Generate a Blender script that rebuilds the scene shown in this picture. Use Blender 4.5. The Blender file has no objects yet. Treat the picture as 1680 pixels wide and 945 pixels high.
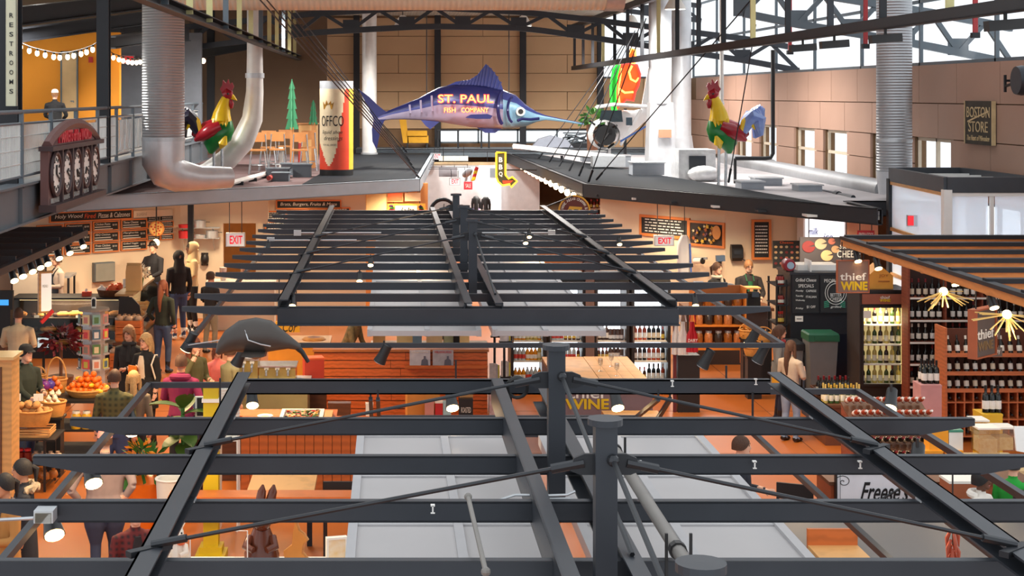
import bpy, math, random
import numpy as np
from mathutils import Vector, Matrix, kdtree
random.seed(7)
R = math.radians
PI = math.pi
scene = bpy.context.scene
COL = scene.collection
F, CX, CY, H = 2500.0, 640.0, 155.0, 5.3          # focal length in px, optical axis in the 1680x945 frame, eye height
cam_d = bpy.data.cameras.new('camera')
cam_d.sensor_width = 36.0
cam_d.lens = F * 36.0 / 1680.0
cam_d.shift_x = (840.0 - CX) / 1680.0
cam_d.shift_y = -(472.5 - CY) / 1680.0
cam_d.clip_end = 300
cam = bpy.data.objects.new('camera', cam_d)
cam.location = (0, 0, H)
cam.rotation_euler = (PI / 2, 0, 0)
COL.objects.link(cam)
scene.camera = cam
scene.view_settings.view_transform = 'Standard'
scene.view_settings.look = 'None'
scene.view_settings.exposure = 0.0
scene.view_settings.gamma = 1.0
scene.view_settings.use_curve_mapping = False
scene.cycles.use_denoising = True
scene.cycles.max_bounces = 6
scene.cycles.sample_clamp_indirect = 6.0
world = bpy.data.worlds.new('overcast_sky')
scene.world = world
world.use_nodes = True
wb = world.node_tree.nodes['Background']
wb.inputs[0].default_value = (0.93, 0.97, 1.0, 1)
wb.inputs[1].default_value = 1.28
def lamp(kind, loc, power, col, size=0.3, rot=(0, 0, 0), spot=110, blend=0.6, name='lamp_light'):
    d = bpy.data.lights.new(name, kind)
    d.energy = power
    d.color = col
    if kind == 'AREA':
        d.shape = 'DISK'; d.size = size
    else:
        d.shadow_soft_size = size
    if kind == 'SPOT':
        d.spot_size = R(spot); d.spot_blend = blend
    o = bpy.data.objects.new(name, d)
    o.location = loc; o.rotation_euler = rot
    COL.objects.link(o)
    return o
WARM = (1.0, 0.66, 0.33)
WARM2 = (1.0, 0.78, 0.52)
def W(px, py, Y):
    return Vector(((px - CX) * Y / F, Y, H - (py - CY) * Y / F))
def XX(px, Y): return (px - CX) * Y / F
def ZZ(py, Y): return H - (py - CY) * Y / F
def YZ(py, z): return F * (H - z) / (py - CY)
def lin(c):
    out = []
    for v in c:
        v = v / 255.0
        out.append(v / 12.92 if v <= 0.04045 else ((v + 0.055) / 1.055) ** 2.4)
    return tuple(out) + (1.0,)
MATS = {}
def M(name, rgb=None, rough=0.6, metal=0.0, var=0.10, scale=5.0, emit=0.0, bump=0.0, alpha=None, trans=0.0, rgb2=None, pat=None):
    if name in MATS: return MATS[name]
    m = bpy.data.materials.new(name); m.use_nodes = True
    nt = m.node_tree; n = nt.nodes; l = nt.links
    b = n['Principled BSDF']
    c = lin(rgb)
    b.inputs['Roughness'].default_value = rough
    b.inputs['Metallic'].default_value = metal
    tc = n.new('ShaderNodeTexCoord')
    nz = n.new('ShaderNodeTexNoise'); nz.inputs['Scale'].default_value = scale; nz.inputs['Detail'].default_value = 4
    l.new(tc.outputs['Object'], nz.inputs['Vector'])
    mx = n.new('ShaderNodeMix'); mx.data_type = 'RGBA'
    c2 = lin(rgb2) if rgb2 else tuple(min(1, v * (1 + var * 1.5)) for v in c[:3]) + (1,)
    c1 = c if rgb2 else tuple(v * (1 - var * 1.5) for v in c[:3]) + (1,)
    mx.inputs[6].default_value = c1; mx.inputs[7].default_value = c2
    fac = nz.outputs['Fac']
    if pat:
        kind, sc = pat
        w = n.new('ShaderNodeTexWave'); w.inputs['Scale'].default_value = sc
        w.inputs['Distortion'].default_value = {'grain': 6, 'plaid': 0, 'rib': 0}.get(kind, 0)
        w.inputs['Detail'].default_value = 3 if kind == 'grain' else 0
        w.bands_direction = {'grain': 'Z', 'rib': 'Z', 'plaid': 'Z', 'ribx': 'X', 'grainx': 'Z'}.get(kind, 'Z')
        l.new(tc.outputs['Object'], w.inputs['Vector'])
        if kind == 'plaid':
            w2 = n.new('ShaderNodeTexWave'); w2.inputs['Scale'].default_value = sc; w2.bands_direction = 'X'
            l.new(tc.outputs['Object'], w2.inputs['Vector'])
            mm = n.new('ShaderNodeMath'); mm.operation = 'MULTIPLY'
            l.new(w.outputs['Fac'], mm.inputs[0]); l.new(w2.outputs['Fac'], mm.inputs[1]); fac = mm.outputs[0]
        else:
            mm = n.new('ShaderNodeMath'); mm.operation = 'MULTIPLY_ADD'
            l.new(w.outputs['Fac'], mm.inputs[0]); mm.inputs[1].default_value = 0.6
            l.new(nz.outputs['Fac'], mm.inputs[2]); fac = mm.outputs[0]
            if kind in ('rib', 'ribx'):
                bp = n.new('ShaderNodeBump'); bp.inputs['Strength'].default_value = 0.9; bp.inputs['Distance'].default_value = 0.02
                l.new(w.outputs['Fac'], bp.inputs['Height']); l.new(bp.outputs[0], b.inputs['Normal'])
    l.new(fac, mx.inputs[0])
    l.new(mx.outputs[2], b.inputs['Base Color'])
    if bump:
        bp = n.new('ShaderNodeBump'); bp.inputs['Strength'].default_value = bump; bp.inputs['Distance'].default_value = 0.02
        l.new(nz.outputs['Fac'], bp.inputs['Height']); l.new(bp.outputs[0], b.inputs['Normal'])
    if emit:
        b.inputs['Emission Color'].default_value = c
        b.inputs['Emission Strength'].default_value = emit
    if trans: b.inputs['Transmission Weight'].default_value = trans
    if alpha is not None: b.inputs['Alpha'].default_value = alpha
    MATS[name] = m
    return m
def glass(name, tint=(0.9, 0.95, 0.97), refl=0.12, rough=0.03, milk=0.0):
    if name in MATS: return MATS[name]
    m = bpy.data.materials.new(name); m.use_nodes = True
    nt = m.node_tree; n = nt.nodes; l = nt.links
    n.remove(n['Principled BSDF'])
    t = n.new('ShaderNodeBsdfTransparent'); t.inputs[0].default_value = tint + (1,)
    g = n.new('ShaderNodeBsdfGlossy'); g.inputs['Roughness'].default_value = rough
    mx = n.new('ShaderNodeMixShader'); mx.inputs[0].default_value = refl
    l.new(t.outputs[0], mx.inputs[1]); l.new(g.outputs[0], mx.inputs[2])
    out = mx.outputs[0]
    if milk:
        d = n.new('ShaderNodeBsdfTranslucent'); d.inputs[0].default_value = (0.9, 0.95, 1, 1); d2 = n.new('ShaderNodeBsdfDiffuse'); d2.inputs[0].default_value = (0.9, 0.95, 1, 1)
        a = n.new('ShaderNodeAddShader'); l.new(d.outputs[0], a.inputs[0]); l.new(d2.outputs[0], a.inputs[1])
        m2 = n.new('ShaderNodeMixShader'); m2.inputs[0].default_value = milk; l.new(out, m2.inputs[1]); l.new(a.outputs[0], m2.inputs[2]); out = m2.outputs[0]
    l.new(out, n['Material Output'].inputs[0])
    MATS[name] = m
    return m
class MB:
    def __init__(s): s.v = []; s.f = []; s.m = []; s.cur = 0
    def add(s, vs, fs):
        o = len(s.v); s.v.extend([Vector(a) for a in vs])
        for f in fs: s.f.append([i + o for i in f]); s.m.append(s.cur)
        return s
    def box(s, x0, x1, y0, y1, z0, z1):
        vs = [(x, y, z) for z in (z0, z1) for y in (y0, y1) for x in (x0, x1)]
        return s.add(vs, [(0, 2, 3, 1), (4, 5, 7, 6), (0, 1, 5, 4), (2, 6, 7, 3), (0, 4, 6, 2), (1, 3, 7, 5)])
    def cbox(s, c, sx, sy, sz): return s.box(c[0]-sx/2, c[0]+sx/2, c[1]-sy/2, c[1]+sy/2, c[2]-sz/2, c[2]+sz/2)
    def bar(s, p, q, w, h, up=(0, 0, 1)):
        p = Vector(p); q = Vector(q); d = (q - p).normalized(); up = Vector(up)
        if abs(d.dot(up)) > 0.99: up = Vector((0, 1, 0))
        a = d.cross(up).normalized(); b = a.cross(d)
        vs = []
        for c in (p, q):
            for i, j in ((-1, -1), (1, -1), (1, 1), (-1, 1)): vs.append(c + a * (i * w / 2) + b * (j * h / 2))
        return s.add(vs, [(0, 1, 2, 3), (7, 6, 5, 4), (0, 4, 5, 1), (1, 5, 6, 2), (2, 6, 7, 3), (3, 7, 4, 0)])
    def tube(s, pts, r, n=8, cap=True, flat=None):
        pts = [Vector(p) for p in pts]; rs = r if isinstance(r, (list, tuple)) else [r] * len(pts)
        rings = []; ref = None
        for i, p in enumerate(pts):
            d = (pts[min(i+1, len(pts)-1)] - pts[max(i-1, 0)])
            d = d.normalized() if d.length > 1e-9 else Vector((0, 0, 1))
            if ref is None:
                ref = Vector((0, 0, 1)) if abs(d.z) < 0.9 else Vector((1, 0, 0))
            a = d.cross(ref); a = a.normalized() if a.length > 1e-6 else d.orthogonal().normalized()
            b = a.cross(d); ref = b
            k = flat if flat else (1, 1)
            rings.append([p + a * (math.cos(2*PI*j/n) * rs[i] * k[0]) + b * (math.sin(2*PI*j/n) * rs[i] * k[1]) for j in range(n)])
        vs = [v for ring in rings for v in ring]; fs = []
        for i in range(len(rings) - 1):
            for j in range(n):
                k = (j + 1) % n; fs.append((i*n+j, i*n+k, (i+1)*n+k, (i+1)*n+j))
        if cap: fs.append(tuple(range(n))[::-1]); fs.append(tuple((len(rings)-1)*n + j for j in range(n)))
        return s.add(vs, fs)
    def loft(s, rings, cap=True):
        n = len(rings[0]); vs = [v for r in rings for v in r]; fs = []
        for i in range(len(rings) - 1):
            for j in range(n):
                k = (j + 1) % n; fs.append((i*n+j, i*n+k, (i+1)*n+k, (i+1)*n+j))
        if cap: fs.append(tuple(range(n))[::-1]); fs.append(tuple((len(rings)-1)*n + j for j in range(n)))
        return s.add(vs, fs)
    def lathe(s, prof, c=(0, 0, 0), n=16, axis='Z', sc=(1, 1)):
        c = Vector(c); rings = []
        for r, z in prof:
            ring = []
            for j in range(n):
                a = 2*PI*j/n; u, v = math.cos(a)*r*sc[0], math.sin(a)*r*sc[1]
                ring.append(c + {'Z': Vector((u, v, z)), 'Y': Vector((u, z, -v)), 'X': Vector((z, u, v))}[axis])
            rings.append(ring)
        return s.loft(rings)
    def ell(s, c, r, n=12, m=8):
        rx, ry, rz = r if isinstance(r, (tuple, list)) else (r, r, r)
        rings = []
        for i in range(m + 1):
            t = -PI/2 + PI * max(0.02, min(0.98, i/m));
            rings.append([Vector(c) + Vector((math.cos(t)*math.cos(2*PI*j/n)*rx, math.cos(t)*math.sin(2*PI*j/n)*ry, math.sin(t)*rz)) for j in range(n)])
        return s.loft(rings)
    def prism(s, poly, y0, y1, axis='Y'):
        n = len(poly)
        f = {'Y': lambda a, b, t: (a, t, b), 'X': lambda a, b, t: (t, a, b), 'Z': lambda a, b, t: (a, b, t)}[axis]
        vs = [f(a, b, y0) for a, b in poly] + [f(a, b, y1) for a, b in poly]
        return s.add(vs, [tuple(range(n)), tuple(range(n, 2*n))[::-1]] + [(i, i+n, (i+1) % n + n, (i+1) % n) for i in range(n)])
    def poly3(s, pts, thick):
        n = len(pts); t = Vector(thick); a = [Vector(p) for p in pts]
        return s.add(a + [p + t for p in a], [tuple(range(n)), tuple(range(n, 2*n))[::-1]] + [(i, (i+1) % n, (i+1) % n + n, i+n) for i in range(n)])
    def mesh(s, me, mtx):
        o = len(s.v); s.v.extend([mtx @ v.co for v in me.vertices])
        for p in me.polygons: s.f.append([i + o for i in p.vertices]); s.m.append(s.cur)
        return s
    def xf(s, mtx, start=0):
        for i in range(start, len(s.v)): s.v[i] = mtx @ s.v[i]
        return s
    def rz(s, ang, c, start=0):
        c = Vector((c[0], c[1], 0)); return s.xf(Matrix.Translation(c) @ Matrix.Rotation(ang, 4, 'Z') @ Matrix.Translation(-c), start)
    def bounds(s):
        a = np.array([tuple(v) for v in s.v]); return a.min(0), a.max(0)
def obj(name, mb, mats, parent=None, base=None, smooth=False):
    base = Vector(base) if base is not None else Vector((0, 0, 0))
    me = bpy.data.meshes.new(name)
    me.from_pydata([v - base for v in mb.v], [], mb.f)
    mats = mats if isinstance(mats, (list, tuple)) else [mats]
    for m in mats: me.materials.append(m)
    if len(mats) > 1: me.polygons.foreach_set('material_index', mb.m)
    if smooth:
        me.polygons.foreach_set('use_smooth', [True] * len(me.polygons))
        try: me.set_sharp_from_angle(angle=R(40))
        except Exception: pass
    me.update()
    o = bpy.data.objects.new(name, me); COL.objects.link(o)
    if parent is not None: o.parent = parent
    return o
def tag(o, label=None, cat=None, group=None, kind=None):
    if label: o['label'] = label
    if cat: o['category'] = cat
    if group: o['group'] = group
    if kind: o['kind'] = kind
    return o
def make(name, label, cat, parts, group=None, base=None, kind=None):
    allb = [p[1].bounds() for p in parts]
    if base is None:
        lo = np.min([b[0] for b in allb], 0); hi = np.max([b[1] for b in allb], 0)
        base = ((lo[0]+hi[0])/2, (lo[1]+hi[1])/2, lo[2])
    if len(parts) == 1 and (len(parts[0]) < 5):
        p = parts[0]
        o = obj(name, p[1], p[2], None, base, len(p) > 3 and p[3]); o.location = base
        return tag(o, label, cat, group, kind)
    root = bpy.data.objects.new(name, None); COL.objects.link(root); root.location = base
    root.empty_display_size = 0.1
    tag(root, label, cat, group, kind)
    for p in parts:
        c = obj(p[0], p[1], p[2], root, base, len(p) > 3 and p[3])
        if len(p) > 5 and p[5]: c['label'] = p[5]
        for q in (p[4] if len(p) > 4 else []):
            d = obj(q[0], q[1], q[2], c, base, len(q) > 3 and q[3])
            if len(q) > 5 and q[5]: d['label'] = q[5]
    return root
def dup(root, loc=None, rz=None, label=None, group=None, delta=None, sc=None):
    def cp(o, par):
        c = o.copy(); COL.objects.link(c); c.parent = par
        for ch in o.children: cp(ch, c)
        return c
    r = cp(root, root.parent)
    if loc is not None: r.location = loc
    if delta is not None: r.location = root.location + Vector(delta)
    if rz is not None: r.rotation_euler.z = rz
    if sc is not None: r.scale = (sc, sc, sc) if not isinstance(sc, (tuple, list)) else sc
    if label: r['label'] = label
    if group: r['group'] = group
    return r
def struct(name, mb, mats, label, smooth=False):
    o = obj(name, mb, mats, None, None, smooth); o['kind'] = 'structure'; o['label'] = label
    return o
def pieces(name, sizes, parent, mat, bevel=0.0):
    cache = {}
    for x0, x1, y0, y1, z0, z1 in sizes:
        k = (round(x1-x0, 3), round(y1-y0, 3), round(z1-z0, 3))
        c = Vector(((x0+x1)/2, (y0+y1)/2, (z0+z1)/2))
        if k not in cache:
            b = MB().box(-k[0]/2, k[0]/2, -k[1]/2, k[1]/2, -k[2]/2, k[2]/2)
            o = obj(name, b, mat, parent); cache[k] = o.data
        else:
            o = bpy.data.objects.new(name, cache[k]); COL.objects.link(o); o.parent = parent
        o.location = c - parent.location
_txt = {}
def text_mb(s, w, h, c, shear=0.0, ext=0.004, rz=0.0, bold=0.0, mb=None, fit=True, vertical=False):
    key = (s, shear, bold)
    if key not in _txt:
        cu = bpy.data.curves.new('lettering', 'FONT'); cu.body = s; cu.shear = shear; cu.offset = bold
        cu.align_x = 'CENTER'; cu.resolution_u = 3; cu.extrude = 0.01
        o = bpy.data.objects.new('lettering', cu); COL.objects.link(o)
        dg = bpy.context.evaluated_depsgraph_get()
        me = bpy.data.meshes.new_from_object(o.evaluated_get(dg)); bpy.data.objects.remove(o); _txt[key] = me
    me = _txt[key]
    a = np.array([tuple(v.co) for v in me.vertices]); lo = a.min(0); hi = a.max(0); ctr = (lo + hi) / 2
    sx = w / (hi[0]-lo[0]); sy = h / (hi[1]-lo[1])
    if not fit: sx = sy = min(sx, sy)
    mb = mb or MB()
    mtx = (Matrix.Translation(Vector(c)) @ Matrix.Rotation(rz, 4, 'Z') @ Matrix.Rotation(PI/2, 4, 'X') @
           Matrix.Diagonal((sx, sy, ext / 0.02, 1)) @ Matrix.Translation(-Vector(ctr)))
    return mb.mesh(me, mtx)
def chan(mb, p, q, w, h, t=0.012, side=1):
    p = Vector(p); q = Vector(q); d = (q-p).normalized(); a = d.cross(Vector((0, 0, 1))).normalized() * side
    mb.bar(p - a*(w/2 - t/2), q - a*(w/2 - t/2), t, h)
    for k in (-1, 1): mb.bar(p + Vector((0, 0, k*(h/2 - t/2))), q + Vector((0, 0, k*(h/2 - t/2))), w, t)
    return mb
STEEL = M('painted_steel', (50, 54, 61), 0.42, 0.3, 0.14, 3)
STEELD = M('dark_steel', (38, 40, 45), 0.5, 0.3, 0.12, 4)
STEELG = M('grey_steel', (98, 108, 116), 0.5, 0.2, 0.08, 3)
GALV = M('galvanised', (190, 194, 198), 0.38, 0.55, 0.12, 9)
CHROME = M('bright_metal', (200, 203, 206), 0.25, 0.85, 0.05)
BLACK = M('black_paint', (26, 26, 28), 0.45, 0, 0.1)
CABLE = M('cable_steel', (58, 60, 64), 0.4, 0.6, 0.08)
WHITE = M('white_paint', (232, 230, 226), 0.6, 0, 0.04)
CREAM = M('cream_paint', (226, 212, 190), 0.7, 0, 0.05)
WOOD = M('orange_wood', (186, 98, 42), 0.45, 0, 0.16, 3, pat=('grain', 3))
WOODL = M('light_wood', (204, 152, 92), 0.5, 0, 0.12, 4, pat=('grain', 4))
WOODD = M('dark_wood', (92, 54, 32), 0.5, 0, 0.15, 4, pat=('grain', 4))
BULB = M('lamp_lens', (255, 214, 150), 0.4, emit=14)
RED = M('red_paint', (196, 38, 42), 0.5)
YEL = M('yellow_paint', (222, 186, 20), 0.5)
CARD = M('card_white', (236, 232, 222), 0.75, 0, 0.04)
KRAFT = M('kraft_card', (198, 152, 98), 0.8, 0, 0.08)
CHALK = M('chalkboard', (36, 38, 40), 0.7, 0, 0.2, 6)
CHALKW = M('chalk_white', (226, 226, 220), 0.8, 0, 0.03)
# building shell
FLOORM = M('stained_concrete', (166, 88, 32), 0.38, 0, 0.22, 0.7, rgb2=(192, 108, 44))
f = struct('floor', MB().box(-15, 12, 3, 58, -0.12, 0), FLOORM, 'polished orange stained concrete floor')
jm = M('floor_joint', (110, 62, 34), 0.7)
pieces('saw_joint', [(-15, 12, y-0.006, y+0.006, 0.0, 0.0015) for y in (16.5, 19.5, 22.5, 25.5, 28.5)] +
       [(x-0.006, x+0.006, 3, 58, 0.0, 0.0016) for x in (-5.4, -2.6, 3.6, 6.3)], f, jm)
TAN = M('tan_panel', (196, 160, 122), 0.8, 0, 0.07, 0.8)
TANB = M('tan_panel_joint', (120, 92, 66), 0.9)
BW = 56.0
wb_ = MB()
for x0, x1, z0, z1 in ((-14, 1.8, 0, 8.2), (1.8, 7.6, 0, 3.5), (1.8, 7.6, 4.02, 8.2), (7.6, 11.3, 0, 5.9)):
    wb_.box(x0, x1, BW+0.06, BW+0.3, z0, z1)
w = struct('wall_back', wb_, TANB, 'tall far wall clad in tan fibre panels')
ps = []
for r_ in range(6):
    z0 = 4.05 + r_*0.68; off = 0 if r_ % 2 else 1.55
    for k in range(-5, 5):
        x0 = -1.23 + 3.1*k + off - 1.55; x1 = min(x0 + 3.08, 7.6)
        if x1 - x0 > 0.3: ps.append((x0, x1, BW, BW+0.06, z0, z0+0.66))
for k in range(2): ps.append((7.7+k*1.62, 7.7+k*1.62+1.6, BW, BW+0.06, 4.6, 5.88)); ps.append((7.7+k*1.62, 7.7+k*1.62+1.6, BW, BW+0.06, 3.3, 4.58))
pieces('wall_panel', ps, w, TAN)
GL = glass('window_glass', (0.99, 0.995, 1.0), 0.02)
def window(n, x0, x1, y0, y1, z0, z1, nx=2, nz=1, label='', t=0.06, mat=None):
    alongx = (x1-x0) > (y1-y0)
    r = bpy.data.objects.new('window_%d' % n, None); COL.objects.link(r); r['kind'] = 'structure'; r['label'] = label
    fr = MB(); L0, L1 = (x0, x1) if alongx else (y0, y1); c = (y0+y1)/2 if alongx else (x0+x1)/2
    def B(a0, a1, b0, b1, d=t, m=None):
        m = m or fr
        return m.box(a0, a1, c-d/2, c+d/2, b0, b1) if alongx else m.box(c-d/2, c+d/2, a0, a1, b0, b1)
    B(L0, L1, z0, z0+t); B(L0, L1, z1-t, z1)
    for i in range(nx+1): a = L0 + (L1-L0)*i/nx; B(a-t/2, a+t/2, z0, z1)
    for j in range(1, nz): b = z0 + (z1-z0)*j/nz; B(L0, L1, b-t/2, b+t/2)
    obj('window_frame', fr, mat or STEELG, r)
    for i in range(nx):
        for j in range(nz):
            p = MB(); a = L0 + (L1-L0)*i/nx; b = z0 + (z1-z0)*j/nz
            B(a+t/2, a+(L1-L0)/nx-t/2, b+t/2, b+(z1-z0)/nz-t/2, 0.012, p); obj('pane', p, GL, r)
    return r
window(1, 1.8, 7.6, BW+0.1, BW+0.2, 3.5, 4.02, 4, 1, 'low strip window in the far wall behind the marlin')
window(2, 7.6, 11, BW+0.1, BW+0.2, 5.9, 8.6, 3, 2, 'tall corner window high in the far wall')
RW = 11.0
wins = [(29.9, 32.1), (32.9, 34.9), (36.7, 38.7), (39.5, 41.5), (43.4, 45.4), (46.4, 48.4)]
wr = MB(); wr.box(RW+0.06, RW+0.3, 20, 25.8, 0, 3.3); wr.box(RW+0.06, RW+0.3, 28.9, BW+0.3, 0, 3.3); wr.box(RW+0.06, RW+0.3, 20, BW+0.3, 4.41, 5.9)
prev = 20
for a, b in wins: wr.box(RW+0.06, RW+0.3, prev, a, 3.3, 4.41); prev = b
wr.box(RW+0.06, RW+0.3, prev, BW+0.3, 3.3, 4.41)
w = struct('wall_right', wr, TANB, 'long side wall clad in tan fibre panels with square windows')
TAN2 = M('rose_tan_panel', (166, 132, 114), 0.8, 0, 0.06, 0.7)
ps = []
for z0, z1, st in ((5.13, 5.9, 0), (4.42, 5.11, 1.0)):
    y = 21.2 + st
    while y < BW-2: ps.append((RW, RW+0.06, y, y+2.08, z0, z1)); y += 2.1
segs = [(20, wins[0][0])] + [(wins[i][1], wins[i+1][0]) for i in range(len(wins)-1)] + [(wins[-1][1], BW)]
for a, b in segs:
    n = max(1, round((b-a)/2.1))
    for k in range(n):
        for z0, z1 in ((3.86, 4.4), (3.3, 3.84)): ps.append((RW, RW+0.06, a+(b-a)*k/n+0.01, a+(b-a)*(k+1)/n-0.01, z0, z1))
pieces('wall_panel', ps, w, TAN2)
for i, (a, b) in enumerate(wins):
    window(3+i, RW+0.1, RW+0.2, a, b, 3.3, 4.41, 2 if i in (0,) else 1, 1 if i == 0 else 2, 'square window in the panelled side wall', 0.07, M('window_beige', (206, 190, 168), 0.6))
window(10, RW+0.1, RW+0.2, 25.8, 28.9, 0, 3.3, 3, 2, 'glazed street doors behind the pavilion', 0.07)
window(9, RW+0.1, RW+0.2, 20, BW, 5.9, 8.6, 9, 2, 'long high clerestory window above the side wall', 0.07)
CEIL = M('ceiling_deck', (196, 190, 176), 0.8, 0, 0.08, 1, pat=('ribx', 3))
struct('ceiling', MB().box(-15, 8.2, 26, BW+0.3, 8.2, 8.35), CEIL, 'pale corrugated roof deck')
MZ = -5.3
DGREY = M('mezzanine_grey', (92, 98, 104), 0.6, 0.1, 0.08, 2)
mz = MB().box(-15, MZ, 15, 44, 3.62, 3.95)
mezz = struct('floor_mezzanine', mz, M('mezzanine_slab', (120, 116, 110), 0.8), 'mezzanine floor slab')
e = MB(); e.box(MZ, MZ+0.03, 15, 44, 3.47, 3.99); e.box(MZ-0.2, MZ+0.1, 15, 44, 3.44, 3.47); e.box(MZ-0.2, MZ+0.1, 15, 44, 3.99, 4.02)
for y in np.arange(17, 44, 2.3): e.box(MZ+0.03, MZ+0.09, y, y+0.02, 3.47, 3.99)
obj('edge_beam', e, DGREY, mezz)
ORANGE = M('orange_wall', (236, 150, 36), 0.75, 0, 0.05, 1)
w = struct('wall_mezzanine', MB().box(-9.6, -6.75, 38, 38.25, 3.95, 6.85), ORANGE, 'orange painted wall of the upstairs seating area')
obj('coping', MB().box(-9.7, -6.7, 37.95, 38.3, 6.85, 6.95), STEELD, w)
d = MB().box(XX(102, 37.96), XX(126, 37.96), 37.94, 38.0, 3.97, ZZ(86, 37.96))
dr = struct('door_1', d, M('beige_door', (214, 176, 122), 0.5), 'beige flush door in the orange wall')
obj('door_frame', MB().box(XX(99.5, 37.96), XX(102, 37.96), 37.92, 38.02, 3.97, ZZ(84, 37.96)).box(XX(126, 37.96), XX(128, 37.96), 37.92, 38.02, 3.97, ZZ(84, 37.96)).box(XX(99.5, 37.96), XX(128, 37.96), 37.92, 38.02, ZZ(86, 37.96), ZZ(84, 37.96)), STEELG, dr)
obj('door_handle', MB().tube([W(116, 166, 37.92), W(120, 166, 37.9), W(121, 168, 37.9)], 0.02), CHROME, dr)
struct('wall_mezzanine_rear', MB().box(-15, -1.9, 46, 46.2, 3.95, 8.2), M('brown_wall', (120, 96, 74), 0.8, 0, 0.08, 1), 'dim brown wall behind the upstairs columns')
gw = struct('wall_corridor', MB().box(-7.9, -5.2, 42, 42.2, 3.95, 7.0), M('corridor_grey', (112, 116, 124), 0.7), 'grey corridor partition upstairs')
obj('corridor_panel', MB().box(-6.7, -5.3, 41.97, 42.0, 4.0, 4.7), M('corridor_light', (170, 172, 176), 0.6), gw)
def column(px, Y, wpx, z0, z1, label, mat=STEELD, group=None):
    x = XX(px, Y); wd = wpx * Y / F
    m = MB(); m.box(x-wd/2, x+wd/2, Y-wd/2, Y-wd/2+0.03, z0, z1); m.box(x-wd/2, x+wd/2, Y+wd/2-0.03, Y+wd/2, z0, z1); m.box(x-0.02, x+0.02, Y-wd/2+0.03, Y+wd/2-0.03, z0, z1)
    pl = MB().box(x-wd*0.7, x+wd*0.7, Y-wd*0.7, Y+wd*0.7, z0, z0+0.03)
    return make('steel_column', label, 'column', [('shaft', m, mat), ('base_plate', pl, mat)], group)
column(170, 28.6, 20, 3.95, 8.6, 'dark steel column standing before the orange wall')
column(17, 22.0, 32, 3.95, 8.6, 'dark steel column carrying the RESTROOMS sign')
for px in (585, 718, 858, 985):
    column(px, BW-0.15, 10, 0, 8.2, 'slim dark steel column standing against the far tan wall', group='columns against the far wall')
for px in (325, 346):
    column(px, 44.5, 12, 3.95, 8.2, 'dark steel column before the brown upstairs wall', group='columns upstairs behind the rooster')
def beam(p, q, w, h, label, group=None, mat=STEELD, name='roof_beam'):
    m = MB(); p = Vector(p); q = Vector(q)
    m.bar(p, q, 0.03, h); m.bar(p+Vector((0, 0, h/2)), q+Vector((0, 0, h/2)), w, 0.03); m.bar(p-Vector((0, 0, h/2)), q-Vector((0, 0, h/2)), w, 0.03)
    return make(name, label, 'beam', [(name, m, mat)], group)
G = 'beams over the upstairs seating'
beam(W(0, 30, 30), W(235, 2, 36), 0.3, 0.35, 'dark steel roof beam over the upstairs seating', G)
beam(W(0, 62, 34), W(235, 30, 38), 0.3, 0.3, 'dark steel roof beam over the upstairs seating', G)
beam(W(60, 55, 39), W(310, 55, 41), 0.3, 0.4, 'dark steel roof beam over the upstairs seating', G)
beam(W(180, 70, 34), W(240, 62, 36), 0.3, 0.25, 'dark steel roof beam over the upstairs seating', G)
beam(W(300, 92, 44), W(430, 68, 44), 0.3, 0.3, 'dark steel roof beam over the upstairs seating', G)
rail = []
top = MB().tube([(MZ, 15.5, 5.05), (MZ, 43, 5.05)], 0.03, 8); top.tube([(MZ, 15.5, 4.12), (MZ, 43, 4.12)], 0.018, 6); top.tube([(MZ, 15.5, 4.88), (MZ, 43, 4.88)], 0.018, 6)
parts = [('top_rail', top, STEELG)]
wire = M('white_wire', (214, 216, 214), 0.5, 0.3)
ys = list(np.arange(16.2, 43, 1.9))
for i, y in enumerate(ys):
    parts.append(('rail_post', MB().box(MZ-0.03, MZ+0.03, y-0.03, y+0.03, 3.95, 5.05), STEELG))
    if i+1 < len(ys):
        y1 = ys[i+1]
        if i in (4, 5, 6, 7, 8, 9, 10) and i % 2 == 1 or i > 6:
            fr = MB()
            for a, b in ((4.14, 4.17), (4.85, 4.88)): fr.box(MZ-0.012, MZ+0.012, y+0.06, y1-0.06, a, b)
            fr.box(MZ-0.012, MZ+0.012, y+0.06, y+0.09, 4.14, 4.88); fr.box(MZ-0.012, MZ+0.012, y1-0.09, y1-0.06, 4.14, 4.88)
            sh = MB()
            for k in range(9):
                yy = y+0.2+k*(y1-y-0.4)/8; sh.tube([(MZ, yy, 4.2), (MZ+0.005, yy+0.05*math.sin(k*2.1), 4.5), (MZ, yy+0.04*math.sin(k*1.3), 4.8)], 0.012+0.008*(k % 3), 5)
            parts.append(('etched_panel', MB().box(MZ-0.004, MZ+0.004, y+0.09, y1-0.09, 4.17, 4.85), glass('clear_panel', (0.86, 0.88, 0.9), 0.2), False, [('panel_frame', fr, wire), ('etched_figure', sh, wire)]))
        else:
            g_ = MB()
            for yy in np.arange(y+0.08, y1-0.05, 0.075): g_.bar((MZ, yy, 4.12), (MZ, yy, 4.9), 0.012, 0.012)
            for zz in (4.14, 4.3, 4.5, 4.7, 4.88): g_.bar((MZ, y+0.05, zz), (MZ, y1-0.05, zz), 0.012, 0.012)
            parts.append(('mesh_panel', g_, wire))
make('mezzanine_railing', 'grey balcony railing with white wire mesh and clear panels', 'railing', parts)
RZ = 3.2
ROOFD = M('dark_roof_sheet', (34, 37, 41), 0.7, 0.0, 0.15, 2, pat=('rib', 1.6))
ROOFR = M('maroon_roof', (92, 64, 62), 0.8, 0, 0.3, 1.4, rgb2=(120, 108, 108))
ROOFW = M('pale_roof', (178, 174, 176), 0.7, 0, 0.2, 1.2)
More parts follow.
